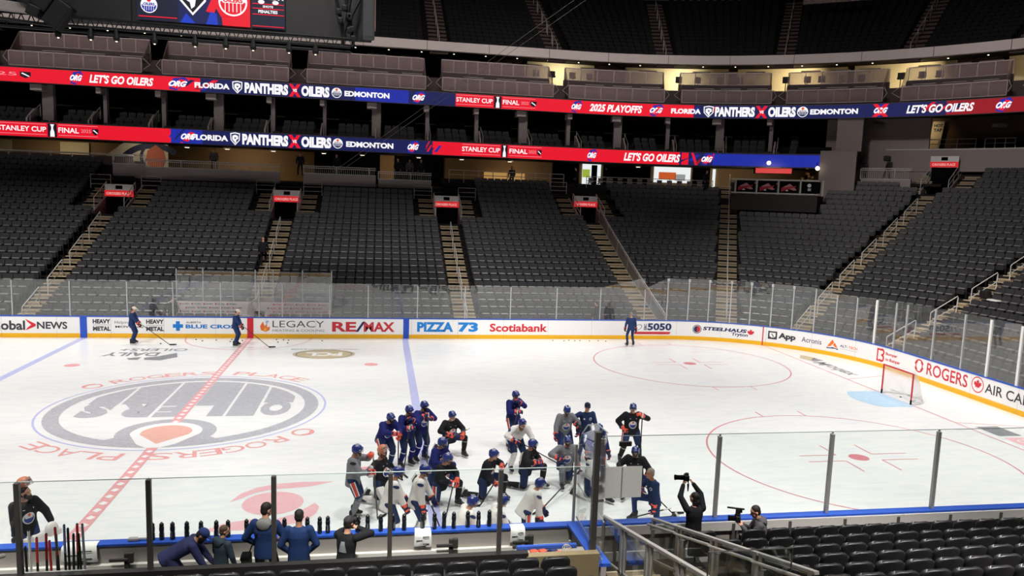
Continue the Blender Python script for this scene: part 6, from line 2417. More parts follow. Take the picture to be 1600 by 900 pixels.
for j in range(5):
    for i in range(n):
        fs.append((j * (n + 1) + i, j * (n + 1) + i + 1, (j + 1) * (n + 1) + i + 1, (j + 1) * (n + 1) + i))
fs.append(tuple(range(n + 1)))
mb.add(vs, fs); mb.build('net', M_NET, gl)
MB().box((GX + 0.3, 0, 0.2), (0.02, 1.6, 0.03)).build('net_skirt', MATS['goal_white'], gl)

M_PUCK = mat('puck_black', (24, 24, 26), 0.6)
PKW = [(-3.85, 11.37), (-2.48, 12.45), (-2.11, 12.1), (-1.5, 12.3), (-0.8, 12.45), (-0.78, 11.95), (-0.62, 11.97), (-0.25, 12.2), (1.35, 12.45), (1.5, 11.8), (1.7, 12.4), (1.95, 12.3), (1.98, 11.6), (3.6, 12.2)]
PKW += [(15.6, 12.4), (16.2, 12.3), (16.5, 12.45), (16.8, 12.35), (17.1, 12.4), (17.6, 12.3), (18.1, 12.35), (18.5, 12.25)]
PKW += [(27.5, 0.2), (27.7, -0.4), (27.55, -0.5), (28.0, 0.4)]
pp = None
for i, (x, y) in enumerate(PKW):
    if pp is None:
        pp = o = MB().lathe((0, 0, 0), [(0.034, 0), (0.0381, 0.004), (0.0381, 0.021), (0.034, 0.025)], 14).build('puck', M_PUCK)
    else:
        o = pp.copy(); COL.objects.link(o)
    o.location = (x, y, 0.006)
    where = 'near the far red bar' if i < 14 else ('by the far boards under the lottery lettering' if i < 22 else 'inside the goal')
    j = i if i < 14 else (i - 14 if i < 22 else i - 22)
    tag(o, 'black puck %s, %s in line' % (where, ORD[j]), 'puck', 'loose pucks')

# penalty box behind the far boards
pb = empty('penalty_box', (-4.5, 14.5, 0), label='glass-walled penalty box with a printed banner behind the far boards', cat='box')
for x in (-3.9, 0.0, 3.9):
    MB().rbox((x, 13.85, 1.75), (0.07, 1.5, 0.05), 0.01).build('side_rail', M_STAN, pb)
M_BANN = mat('banner_white', (226, 214, 212), 0.6)
mb = MB(); mb.prism([(-3.9, 0.2), (3.9, 0.2), (3.9, 1.62), (-3.9, 1.62)], lambda x, z: V(x, 14.6, z), lambda x, z: V(x, 14.65, z)); mb.build('banner', M_BANN, pb)
mb = MB()
for r in range(4):
    for c in range(13):
        x = -3.6 + c * 0.58 + (0.29 if r % 2 else 0)
        if x > 3.5 or -0.9 < x < 0.6: continue
        put_text(mb, 'ROGERS', (x, x + 0.34, 1.46 - r * 0.2, 1.52 - r * 0.2), lambda a, z: V(a, 14.59, z), IK['red'] if c > 6 else IK['navy'], 0.03)
        put_disc(mb, (x - 0.09, 1.49 - r * 0.2), 0.05, lambda a, z: V(a, 14.59, z), IK['red'], 10)
mb.build('banner_print', INKS, pb)
for x in (-3.9, -2.6, -1.1, 0.0, 0.9, 2.4, 3.9):
    MB().rbox((x, 14.75, 2.2), (0.06, 0.06, 2.2), 0.01).build('back_post', M_STAN, pb)
for x0, x1 in ((-3.9, -0.0), (0.0, 3.9)):
    MB().box(((x0 + x1) / 2, 14.75, 2.4), (x1 - x0 - 0.05, 0.012, 1.6)).build('back_pane', GLASS, pb)
MB().rbox((0, 14.2, 0.5), (7.6, 0.35, 0.06), 0.01).build('bench_plank', M_BACKG, pb)
tag(MB().rbox((0.3, 14.0, 1.05), (0.5, 0.4, 0.3), 0.05).build('timer_monitor', M_BLACK), 'dark monitor on the timekeeper desk behind the far red bar', 'monitor')

# ------------------------------------------------------------------ people
M_SKIN = mat('skin', (206, 152, 126), 0.55, spec=0.3, var=0.06, scale=20)
M_SKIND = mat('skin_tan', (176, 122, 98), 0.55, spec=0.3, var=0.06, scale=20)
M_EYE = mat('eye_dark', (30, 24, 22), 0.3)
M_LIP = mat('lip', (150, 84, 78), 0.5)
HAIRC = {'dark': mat('hair_dark', (34, 28, 26), 0.7, var=0.2), 'brown': mat('hair_brown', (84, 62, 46), 0.7, var=0.2), 'grey': mat('hair_grey', (140, 132, 124), 0.7, var=0.25), 'blond': mat('hair_blond', (150, 116, 76), 0.7, var=0.2), 'ginger': mat('beard_ginger', (134, 96, 62), 0.8, var=0.25)}
CL = {}
def cloth(n, rgb, rough=0.8):
    if n not in CL: CL[n] = mat('cloth_' + n, rgb, rough, spec=0.15, var=0.12, scale=9, bump=0.15)
    return CL[n]
cloth('blue', (32, 38, 100)); cloth('navy', (44, 58, 94)); cloth('black', (34, 34, 38)); cloth('grey', (126, 128, 132)); cloth('white', (226, 223, 218)); cloth('dknavy', (34, 44, 78)); cloth('sock_grey', (122, 124, 128)); cloth('sock_black', (34, 34, 36))
cloth('jacket', (40, 56, 94)); cloth('bright_jacket', (32, 52, 94)); cloth('coat_navy', (44, 48, 82)); cloth('trouser', (32, 32, 36)); cloth('trouser_grey', (78, 76, 80)); cloth('hood_grey', (120, 118, 116)); cloth('teal', (48, 60, 70)); cloth('track', (42, 60, 104))
M_HELM = mat('helmet_blue', (44, 58, 124), 0.25, spec=0.6, var=0.02)
M_VISOR = glass_mat('visor', (0.86, 0.9, 0.93), 0.05)
M_GLN = mat('glove_navy', (36, 40, 84), 0.65)
M_GLO = mat('glove_orange', (240, 100, 74), 0.6)
M_GLK = mat('glove_black', (34, 34, 38), 0.65)
M_BOOT = mat('skate_black', (36, 36, 38), 0.4)
M_STEEL = mat('skate_steel', (214, 214, 216), 0.3, 0.6)
M_HOLD = mat('skate_holder_white', (226, 224, 220), 0.4)
M_SHOE = mat('shoe_dark', (30, 30, 32), 0.6)
W_ = {'w': mat('crest_white', (232, 232, 232), 0.7), 'b': mat('crest_blue', (48, 66, 140), 0.7), 'o': mat('crest_orange', (226, 110, 70), 0.7), 'n': mat('patch_navy', (44, 56, 104), 0.7), 'k': mat('patch_black', (26, 26, 28), 0.7), 'r': mat('stripe_red', (204, 64, 50), 0.7), 'g': mat('patch_grey', (140, 142, 146), 0.6)}
WL = list(W_.values()); WI = {k: i for i, k in enumerate(W_)}
JOBS = []


def rot_euler(yaw=0, pitch=0, roll=0):
    """yaw about z (left positive), pitch forward-down positive, roll to the right"""
    return Matrix.Rotation(R(yaw), 3, 'Z') @ Matrix.Rotation(R(-pitch), 3, 'X') @ Matrix.Rotation(R(roll), 3, 'Y')


def ik(a, b, l1, l2, hint):
    a, b = Vector(a), Vector(b)
    d = b - a
    L = d.length
    if L > (l1 + l2) * 0.999:
        b = a + d * ((l1 + l2) * 0.999 / L)
        d = b - a
        L = d.length
    x = (l1 * l1 - l2 * l2 + L * L) / (2 * L)
    h = math.sqrt(max(l1 * l1 - x * x, 0))
    u = d / L
    hv = Vector(hint) - u * Vector(hint).dot(u)
    if hv.length < 1e-4: hv = u.orthogonal()
    hv.normalize()
    return a + u * x + hv * h, b


def job(root, name, mb, voxel, mats, smooth=4, post=None):
    JOBS.append((root, name, mb, voxel, mats, smooth, post))


def person(label, x, y, heading, z=0.0, scale=1.0, kind='player', pose='stand', top='blue', legs='navy', sock='blue', head=(0, 0), lean=6, side=0, twist=0, hands=None, elbows=None, feet=None, knees=None,
           hip=None, hair='dark', beard=None, helmet=True, crest=True, patch=None, stripe=False, gloves='navy', skin=None, longhair=False, cap=None, hood=None, extra=None, group=None, bare=False, skates=True):
    root = empty('person', (x, y, z), R(heading - 90), label=label, cat='person', group=group)
    root.scale = (scale,) * 3
    lift = 0.06 if kind in ('player', 'coach') and skates else 0.0
    skin = skin or M_SKIN
    pl = kind == 'player'
    S = {}
    # --- default poses
    if pose == 'stand':
        hp = hip or (0, 0.0, 0.93 + lift)
        ft = feet or [(-0.17, 0.0, 0.1 + lift, 8), (0.17, 0.02, 0.1 + lift, -8)]
        kn = knees or [(-0.1, 1, 0), (0.1, 1, 0)]
    elif pose == 'kneelR':      # right knee on the ice
        hp = hip or (0, 0.0, 0.56)
        ft = feet or [(-0.19, 0.40, 0.1 + lift, 6), (0.15, -0.44, 0.12, 0)]
        kn = knees or [(-0.2, 0.6, 1), (0.05, 1, -0.6)]
    elif pose == 'kneelL':
        hp = hip or (0, 0.0, 0.56)
        ft = feet or [(-0.15, -0.44, 0.12, 0), (0.19, 0.40, 0.1 + lift, -6)]
        kn = knees or [(-0.05, 1, -0.6), (0.2, 0.6, 1)]
    elif pose == 'kneelboth':
        hp = hip or (0, 0.0, 0.56)
        ft = feet or [(-0.17, -0.40, 0.12, 0), (0.17, -0.40, 0.12, 0)]
        kn = knees or [(-0.1, 1, -0.5), (0.1, 1, -0.5)]
    P = V(*hp)
    T = Matrix.Rotation(R(-lean), 3, 'X') @ Matrix.Rotation(R(side), 3, 'Y')
    TS = T @ Matrix.Rotation(R(twist), 3, 'Z')
    tp = lambda a, b, c: P + T @ V(a, b, c)
    ts = lambda a, b, c: P + T @ V(0, 0, c) + TS @ V(a, b, 0)
    neck = ts(0, 0.015, 0.525)
    Hd = neck + T @ V(0, 0.03, 0.06) + V(0, 0.015, 0.09)
    RH = rot_euler(head[0], head[1])
    shs = [ts(-0.185, 0, 0.455), ts(0.185, 0, 0.455)]
    hands = hands or [(-0.24, 0.18, 0.85 + lift), (0.24, 0.18, 0.85 + lift)]
    elbows = elbows or [(-0.8, -0.5, -0.4), (0.8, -0.5, -0.4)]
    hips = [tp(-0.095, 0, 0), tp(0.095, 0, 0)]
    arms, lg = [], []
    for i in (0, 1):
        e, h = ik(shs[i], hands[i], 0.30, 0.27, elbows[i])
        arms.append((shs[i], e, h))
        k, a = ik(hips[i], ft[i][:3], 0.45, 0.44, kn[i])
        lg.append((hips[i], k, a, ft[i][3]))
    Xs, Ys = TS @ V(1, 0, 0), TS @ V(0, 1, 0)
    Xp, Yp = T @ V(1, 0, 0), T @ V(0, 1, 0)

    # --- body: one skin from head to feet
    b = MB()
    b.loft([(tp(0, 0, -0.1), Xp * 0.12, Yp * 0.1), (tp(0, 0, 0.0), Xp * 0.15, Yp * 0.11), (tp(0, 0, 0.18), Xp * 0.135, Yp * 0.095), (ts(0, 0, 0.36), Xs * 0.16, Ys * 0.11), (ts(0, 0, 0.45), Xs * 0.15, Ys * 0.09), (ts(0, 0.0, 0.51), Xs * 0.07, Ys * 0.06)])
    b.cap(ts(0, 0, 0.47), Hd + RH @ V(0, -0.02, -0.05), 0.06, 0.055)
    b.ell(Hd + RH @ V(0, 0, 0.03), (0.077, 0.096, 0.098), RH)
    b.ell(Hd + RH @ V(0, 0.022, -0.045), (0.062, 0.072, 0.075), RH)
    b.ell(Hd + RH @ V(0, 0.06, -0.085), (0.032, 0.028, 0.028), RH)           # chin
    b.cap(Hd + RH @ V(0, 0.088, 0.015), Hd + RH @ V(0, 0.108, -0.025), 0.011, 0.017, 8)      # nose
    for s in (-1, 1):
        b.ell(Hd + RH @ V(0.078 * s, -0.008, -0.005), (0.012, 0.024, 0.034), RH, 8, 6)      # ears
        b.ell(Hd + RH @ V(0.03 * s, 0.082, 0.035), (0.022, 0.012, 0.01), RH, 8, 6)           # brow
    for i, (sh, e, h) in enumerate(arms):
        b.cap(sh, e, 0.055, 0.045)
        b.cap(e, h, 0.045, 0.032)
        if bare:
            hand_geo(b, e, h, i, hand_style=bare)
        else:
            d = (h - e).normalized()
            b.cap(h, h + d * 0.09, 0.033, 0.03)
    for hq, k, a, yw in lg:
        b.cap(hq, k, 0.085, 0.058)
        b.cap(k, a, 0.058, 0.04)
        fd = V(-math.sin(R(yw)), math.cos(R(yw)), 0)
        if a.z < 0.14 + lift and not (abs(a.z - 0.12) < 1e-6): b.cap(a + V(0, 0, -0.04), a + fd * 0.12 + V(0, 0, -0.068), 0.032, 0.024)
        else:
            dn = (a - k).normalized(); b.cap(a, a + dn * 0.06 + V(0, 0, -0.02), 0.034, 0.026)
    job(root, 'body', b, 0.0125 if bare else 0.017, [skin], 3)

    # --- face
    mb = MB()
    for s in (-1, 1):
        MB().ell(Hd + RH @ V(0.031 * s, 0.086, 0.016), (0.012, 0.009, 0.008), RH, 8, 6).build('eye', M_EYE, root, True, True)
    MB().ell(Hd + RH @ V(0, 0.09, -0.055), (0.022, 0.008, 0.006), RH, 8, 6).build('mouth', M_LIP, root, True, True)
    if beard:
        m = MB()
        m.ell(Hd + RH @ V(0, 0.035, -0.075), (0.07, 0.075, 0.06), RH)
        m.ell(Hd + RH @ V(0, 0.075, -0.105), (0.04, 0.03, 0.04), RH)
        for s in (-1, 1): m.ell(Hd + RH @ V(0.06 * s, 0.025, -0.035), (0.02, 0.045, 0.05), RH, 8, 6)
        job(root, 'beard', m, 0.016, [HAIRC[beard]], 2)
    # --- hair, helmet or cap
    if hair and (not helmet or longhair):
        m = MB()
        m.ell(Hd + RH @ V(0, -0.018, 0.055), (0.086, 0.098, 0.088), RH)
        m.ell(Hd + RH @ V(0, -0.05, -0.005), (0.08, 0.06, 0.08), RH)
        if longhair:
            m.ell(Hd + RH @ V(0, -0.06, -0.1), (0.085, 0.055, 0.12), RH)
            if longhair == 2: m.cap(Hd + RH @ V(0, -0.085, -0.05), Hd + RH @ V(0, -0.11, -0.38), 0.06, 0.03)
        job(root, 'hair', m, 0.015, [HAIRC[hair]], 2)
    if helmet:
        m = MB()
        m.ell(Hd + RH @ V(0, -0.004, 0.05), (0.102, 0.128, 0.098), RH, 16, 10)
        m.ell(Hd + RH @ V(0, -0.045, 0.005), (0.098, 0.085, 0.09), RH, 14, 8)
        for s in (-1, 1): m.ell(Hd + RH @ V(0.088 * s, -0.005, -0.005), (0.022, 0.05, 0.055), RH, 8, 6)
        m.rbox(Hd + RH @ V(0, 0.108, 0.062), (0.13, 0.05, 0.03), 0.012, RH)
        job(root, 'helmet', m, 0.014, [M_HELM], 2)
        m = MB()
        for s in (-1, 1):
            m.rbox(Hd + RH @ V(0.045 * s, 0.0, 0.142), (0.018, 0.09, 0.012), 0.004, RH)
        m.build('helmet_vents', M_HOLD, root, False, True)
        vs, fs = [], []
        for q in range(9):
            a = R(-70 + 140 * q / 8)
            vs += [Hd + RH @ V(0.108 * math.sin(a), 0.02 + 0.122 * math.cos(a), 0.055), Hd + RH @ V(0.104 * math.sin(a), 0.022 + 0.118 * math.cos(a), -0.03)]
        n = len(vs)
        vs += [v + RH @ V(0, 0.004, 0) for v in vs]
        for q in range(8):
            c = 2 * q
            fs += [(c, c + 1, c + 3, c + 2), (n + c, n + c + 2, n + c + 3, n + c + 1)]
        fs += [(2 * q, 2 * q + 2, n + 2 * q + 2, n + 2 * q) for q in range(8)] + [(2 * q + 1, n + 2 * q + 1, n + 2 * q + 3, 2 * q + 3) for q in range(8)]
        MB().add(vs, fs).build('visor', M_VISOR, root, True, True)
        MB().pipe([Hd + RH @ V(-0.09, 0.0, -0.04), Hd + RH @ V(-0.06, 0.05, -0.1), Hd + RH @ V(0, 0.085, -0.122), Hd + RH @ V(0.06, 0.05, -0.1), Hd + RH @ V(0.09, 0.0, -0.04)], 0.007, 5).build('chin_strap', M_HOLD, root, True, True)
    if cap:
        m = MB()
        m.ell(Hd + RH @ V(0, -0.005, 0.06), (0.092, 0.112, 0.085), RH)
        m.ell(Hd + RH @ V(0, 0.12, 0.055), (0.07, 0.075, 0.014), RH)
        job(root, 'cap', m, 0.013, [cap], 2)

    # --- upper garment
    jm = cloth(top, (0, 0, 0))
    j = MB()
    if pl:
        j.loft([(tp(0, 0, -0.16), Xp * 0.235, Yp * 0.175), (tp(0, 0, 0.0), Xp * 0.23, Yp * 0.17), (tp(0, 0.0, 0.18), Xp * 0.22, Yp * 0.16), (ts(0, 0, 0.34), Xs * 0.235, Ys * 0.165), (ts(0, 0, 0.44), Xs * 0.215, Ys * 0.14), (ts(0, 0, 0.505), Xs * 0.1, Ys * 0.085)])
        r = (0.1, 0.082, 0.074, 0.066)
    else:
        j.loft([(tp(0, 0, -0.13), Xp * 0.19, Yp * 0.14), (tp(0, 0, 0.0), Xp * 0.185, Yp * 0.14), (tp(0, 0, 0.18), Xp * 0.175, Yp * 0.13), (ts(0, 0, 0.34), Xs * 0.195, Ys * 0.14), (ts(0, 0, 0.44), Xs * 0.18, Ys * 0.115), (ts(0, 0.005, 0.515), Xs * 0.08, Ys * 0.078)])
        r = (0.08, 0.066, 0.06, 0.048)
    for sh, e, h in arms:
        j.cap(sh, e, r[0], r[1])
        j.cap(e, e + (h - e) * (0.8 if pl else 0.93), r[2] + 0.004, r[3])
    front = TS @ V(0, 1, 0)

    def post(o, tree=None):
        me = o.data
        bm = bmesh.new(); bm.from_mesh(me)
        tree = BVHTree.FromBMesh(bm)
        bm.free()

        def decal(name, c, nd, up, shapes):
            nd = Vector(nd).normalized(); up = Vector(up); up = (up - nd * up.dot(nd)).normalized()
            sx = up.cross(nd)
            m = MB()
            for hh, mi, polys in shapes:
                for pts, faces in polys:
                    vs = []
                    ok = True
                    for a, b_ in pts:
                        og = c + sx * a + up * b_ + nd * 0.5
                        hit = tree.ray_cast(og, -nd, 0.9)
                        if hit[0] is None: ok = False; break
                        vs.append(hit[0] + nd * hh)
                    if ok: m.add(vs, faces, mi)
            if m.v: m.build(name, WL, root, False, True)

        def disc(r, ry=None, cx=0, cy=0, n=18, rings=3):
            ry = ry or r
            pts = [(cx, cy)]
            for q in range(1, rings + 1):
                pts += [(cx + r * q / rings * math.cos(2 * PI * i / n), cy + ry * q / rings * math.sin(2 * PI * i / n)) for i in range(n)]
            fs = [(0, 1 + i, 1 + (i + 1) % n) for i in range(n)]
            for q in range(rings - 1):
                o_ = 1 + q * n
                fs += [(o_ + i, o_ + n + i, o_ + n + (i + 1) % n, o_ + (i + 1) % n) for i in range(n)]
            return [(pts, fs)]

        def half(r, n=10):
            pts = [(0, -0.002)] + [(r * math.cos(PI + PI * i / n), r * math.sin(PI + PI * i / n)) for i in range(n + 1)]
            return [(pts, [(0, i + 1, i + 2) for i in range(n)])]
        upd = TS @ V(0, 0, 1) if False else T @ V(0, 0, 1)
        if pl and crest:
            base = WI['w']
            decal('crest', ts(0, 0, 0.2), front, upd, [(0.005, base, disc(0.115)), (0.008, WI['b'], half(0.095)), (0.0085, WI['k' if top == 'black' else 'n'], [([(-0.085, 0.0), (0.085, 0.0), (0.085, 0.035), (-0.085, 0.035)], [(0, 1, 2, 3)])]), (0.009, WI['o'], disc(0.03, 0.035, 0, 0.068, 10, 1))])
            decal('chest_marks', ts(0, 0, 0.37), front, upd, [(0.005, WI['w'], [([(-0.1, 0.0), (-0.065, 0.0), (-0.065, 0.012), (-0.1, 0.012)], [(0, 1, 2, 3)]), ([(0.085, 0.0), (0.105, 0.0), (0.105, 0.02), (0.085, 0.02)], [(0, 1, 2, 3)])])])
        if kind == 'coach' and crest:
            decal('crest', ts(-0.095, 0, 0.34), front, upd, [(0.005, WI['w'], disc(0.04, n=12, rings=1)), (0.008, WI['n'], disc(0.028, n=10, rings=1))])
            decal('crest', ts(0.09, 0, 0.34), front, upd, [(0.005, WI['w'], disc(0.025, n=10, rings=1))])
        if patch:
            for i in (0, 1):
                sh, e, h = arms[i]
                sd = TS @ V(-1 if i == 0 else 1, 0, 0.25)
                decal('shoulder_patch', sh + (e - sh) * 0.12, sd, upd, [(0.006, WI[patch], disc(0.075, 0.036, n=14, rings=2))])
            decal('shoulder_patch', ts(0, 0, 0.42), TS @ V(0, -1, 0.15), upd, [(0.006, WI[patch], disc(0.1, 0.03, n=14, rings=2))]) if patch != 'n' else None
        if extra: extra(decal, ts, tp, TS, T, upd)
    job(root, 'jersey' if pl else 'jacket', j, 0.02 if pl else 0.017, [jm], 5, post)
    if hood:
        m = MB()
        m.loft([(ts(0, -0.05, 0.47), Xs * 0.15, Ys * 0.11), (ts(0, -0.05, 0.52), Xs * 0.12, Ys * 0.1), (ts(0, -0.03, 0.56), Xs * 0.085, Ys * 0.075)])
        m.ell(ts(0, -0.11, 0.46), (0.12, 0.05, 0.1), TS)
        job(root, 'hood', m, 0.018, [hood], 3)

    # --- legs
    lm = cloth(legs, (0, 0, 0))
    p = MB()
    if pl:
        p.ell(tp(0, 0, -0.02), (0.2, 0.16, 0.15), T)
        for hq, k, a, yw in lg:
            p.cap(hq + (hq - P) * 0.25, hq + (k - hq) * 0.9, 0.125, 0.098)
    else:
        p.ell(tp(0, 0, -0.03), (0.155, 0.12, 0.12), T)
        for hq, k, a, yw in lg:
            p.cap(hq, k, 0.098, 0.072)
            p.cap(k, k + (a - k) * 0.96, 0.072, 0.058)
    job(root, 'hockey_pants' if pl else 'trousers', p, 0.02, [lm], 4)
    for i, (hq, k, a, yw) in enumerate(lg):
        s = -1 if i == 0 else 1
        if pl:
            sm = cloth(sock, (0, 0, 0))
            d = a - k
            X = V(1, 0, 0)
            m = MB()
            m.ell(k, (0.082, 0.082, 0.082), None, 14, 8, 0)
            ax = d.normalized()
            A = (X - ax * X.dot(ax)).normalized(); B = ax.cross(A)
            rr = [(0.0, 0.083), (0.2, 0.08), (0.45, 0.08), (0.75, 0.068), (0.97, 0.058)]
            m.loft([(k + d * t, A * q, B * q) for t, q in rr], 0, 14)
            m.build('sock', sm, root, True, True)
            for t in ((0.22,) if sock != 'white' else ()):
                c = k + d * t
                m = MB(); m.loft([(c - ax * 0.012, A * 0.083, B * 0.083), (c + ax * 0.012, A * 0.083, B * 0.083)], 0, 14)
                m.build('sock_stripe', W_['w'] if sock in ('blue', 'navy') else W_['g'], root, True, True)
            if stripe:
                dt = (k - hq)
                axx = dt.normalized()
                o_ = (TS @ V(s, 0.15, 0)); o_ = (o_ - axx * o_.dot(axx)).normalized(); f_ = axx.cross(o_)
                m = MB()
                for (a0, a1, mi, rr_) in ((-0.5, 0.5, WI['w'], 0.004), (-0.27, 0.27, WI['r'], 0.008)):
                    vs, fs = [], []
                    n = 5
                    for t in (0.1, 0.5, 0.88):
                        rad = 0.13 + (0.102 - 0.125) * t + rr_
                        c = hq + (hq - P) * 0.25 * (1 - t) + dt * t
                        vs += [c + (o_ * math.cos(a0 + (a1 - a0) * q / n) + f_ * math.sin(a0 + (a1 - a0) * q / n)) * rad for q in range(n + 1)]
                    for q in range(2):
                        for w in range(n):
                            fs.append((q * (n + 1) + w, q * (n + 1) + w + 1, (q + 1) * (n + 1) + w + 1, (q + 1) * (n + 1) + w))
                    m.add(vs, fs, mi)
                m.build('pants_stripe', WL, root, True, True)
        # footwear
        onk = (pose == 'kneelR' and i == 1) or (pose == 'kneelL' and i == 0) or pose == 'kneelboth'
        if onk:
            dd = (a - k).normalized()
            fdir = (dd * 0.55 + V(0, 0, -0.8)).normalized()
            updir = (-dd + fdir * dd.dot(fdir)).normalized()
        else:
            fdir = V(-math.sin(R(yw)), math.cos(R(yw)), 0)
            updir = V(0, 0, 1)
        sd = fdir.cross(updir)
        M3 = Matrix((sd, fdir, updir)).transposed()
        fp = lambda a_, b_, c_: a + M3 @ V(a_, b_, c_)
        m = MB()
        if kind in ('player', 'coach') and skates:
            m.cap(fp(0, -0.01, 0.07), fp(0, -0.01, -0.05), 0.064, 0.056)
            m.cap(fp(0, 0.02, 0.05), fp(0, 0.1, -0.05), 0.045, 0.045)
            m.cap(fp(0, -0.03, -0.055), fp(0, 0.13, -0.06), 0.052, 0.046)
            m.ell(fp(0, 0.14, -0.065), (0.046, 0.07, 0.04), M3)
            g = None
            job_root = root
            bo = m.build('skate', M_BOOT, root, True, True)
            q = MB(); q.rbox(fp(0, 0.05, -0.125), (0.025, 0.24, 0.045), 0.008, M3); q.build('blade_holder', M_HOLD, bo, False, True)
            q = MB(); q.rbox(fp(0, 0.05, -0.148), (0.006, 0.28, 0.022), 0.002, M3); q.build('blade', M_STEEL, bo, False, True)
        else:
            m.cap(fp(0, -0.03, -0.045), fp(0, 0.15, -0.06), 0.046, 0.038)
            m.ell(fp(0, 0.13, -0.06), (0.045, 0.06, 0.036), M3)
            m.build('shoe', M_SHOE, root, True, True)
    # --- gloves
    if gloves and not bare:
        for i, (sh, e, h) in enumerate(arms):
            glove(root, e, h, i, gloves)
    return root


def hand_frame(e, h, i):
    d = (h - e).normalized()
    # palm faces inward and down
    inn = V(1 if i == 0 else -1, 0, -0.4)
    p = (inn - d * inn.dot(d))
    if p.length < 1e-3: p = d.orthogonal()
    p.normalize()
    w = d.cross(p)          # across the palm
    return d, p, w


def hand_geo(b, e, h, i, hand_style=True):
    d, p, w = hand_frame(e, h, i)
    M3 = Matrix((w, d, p)).transposed()
    curl = 0.9 if hand_style == 'grip' else 0.35
    b.rbox(h + d * 0.055, (0.082, 0.1, 0.03), 0.012, M3)
    tz = 1 if w.z > 0 else -1
    for k in range(4):
        off = w * (0.03 - 0.02 * k) * tz
        L = [0.068, 0.078, 0.073, 0.056][k]
        a0 = h + d * 0.1 + off
        d1 = (d * math.cos(curl) + p * math.sin(curl)).normalized()
        d2 = (d * math.cos(curl * 2.2) + p * math.sin(curl * 2.2)).normalized()
        a1 = a0 + d1 * L * 0.55
        b.cap(a0, a1, 0.0105, 0.0098, 8)
        b.cap(a1, a1 + d2 * L * 0.5, 0.0098, 0.0085, 8)
    t0 = h + d * 0.03 + w * 0.036 * tz
    t1 = t0 + (d * 0.6 + w * 0.6 * tz + p * 0.5).normalized() * 0.045
    b.cap(t0, t1, 0.014, 0.012, 8)
    b.cap(t1, t1 + (d * 0.9 + p * 0.5).normalized() * 0.032, 0.012, 0.0095, 8)


def glove(root, e, h, i, style):
    d, p, w = hand_frame(e, h, i)
    M3 = Matrix((w, d, p)).transposed()
    base = {'navy': M_GLN, 'black': M_GLK, 'orange': M_GLO}[style]
    m = MB()
    m.loft([(h - d * 0.1, w * 0.075, p * 0.07), (h - d * 0.04, w * 0.072, p * 0.066), (h + d * 0.015, w * 0.055, p * 0.05)], 0, 12)
    m.rbox(h + d * 0.06, (0.115, 0.11, 0.075), 0.025, M3, 0)
    tz = 1 if w.z > 0 else -1
    for k in range(4):
        off = w * (0.042 - 0.028 * k) * tz - p * 0.005
        a0 = h + d * 0.1 + off
        a1 = a0 + (d * 0.75 + p * 0.6).normalized() * [0.05, 0.056, 0.054, 0.046][k]
        a2 = a1 + (d * -0.1 + p * 1.0).normalized() * [0.042, 0.046, 0.044, 0.038][k]
        m.cap(a0, a1, 0.0175, 0.0165, 8, 1 if style != 'black' and k == 0 else 0)
        m.cap(a1, a2, 0.0165, 0.015, 8, 0)
    t0 = h + d * 0.03 + w * 0.05 * tz
    t1 = t0 + (d * 0.55 + w * 0.35 * tz + p * 0.7).normalized() * 0.06
    m.cap(t0, t1, 0.02, 0.018, 8, 0)
    m.cap(t1, t1 + (d * 0.7 + p * 0.6).normalized() * 0.035, 0.018, 0.015, 8, 0)
    # orange cuff panel and back roll
    m.rbox(h - d * 0.06 - p * 0.058, (0.08, 0.05, 0.03), 0.01, M3, 1)
    m.loft([(h - d * 0.104, w * 0.078, p * 0.073), (h - d * 0.082, w * 0.078, p * 0.073)], 1, 12)
    m.rbox(h + d * 0.05 - p * 0.045, (0.09, 0.04, 0.02), 0.008, M3, 1)
    m.build('glove', [base, M_GLO if style != 'orange' else M_GLN], root, True, True)


STICKN = 0
def stick(label, a, b, blade_dir, col='black', group='sticks held by players', tape='black'):
    """a: butt end, b: heel (world points)"""
    a, b = Vector(a), Vector(b)
    g = empty('hockey_stick', b, label=label, cat='hockey stick', group=group)
    MB().tube(a, b, 0.0165, n=6).build('shaft', SCOL[col], g)
    MB().tube(a, a + (b - a) * 0.09, 0.021, n=6).build('grip_tape', SCOL['white'], g)
    bd = Vector(blade_dir).normalized()
    sd = V(-bd.y, bd.x, 0)
    up = V(0, 0, 1)
    m = MB()
    pts = []
    for t in (0, 0.1, 0.2, 0.3):
        c = b + bd * t + sd * (t * t * 0.5)
        pts.append((c, sd * 0.009, up * (0.034 if t < 0.28 else 0.026)))
    m.loft(pts, 0, 8)
    m.build('blade', M_TAPE if tape == 'black' else SCOL[tape], g)
    return g


def to_world(x, y, heading, p, z=0):
    a = R(heading - 90)
    return V(x + p[0] * math.cos(a) - p[1] * math.sin(a), y + p[0] * math.sin(a) + p[1] * math.cos(a), z + p[2])


def player_stick(label, x, y, heading, la, lb, bdir=None, col='black', **k):
    a = to_world(x, y, heading, la)
    b = to_world(x, y, heading, lb)
    b.z = max(b.z, 0.04)
    if bdir is None: bdir = (math.cos(R(heading - 20)), math.sin(R(heading - 20)), 0)
    else:
        q = to_world(0, 0, heading, (bdir[0], bdir[1], 0)); bdir = (q.x, q.y, 0)
    return stick(label, a, b, bdir, col, **k)


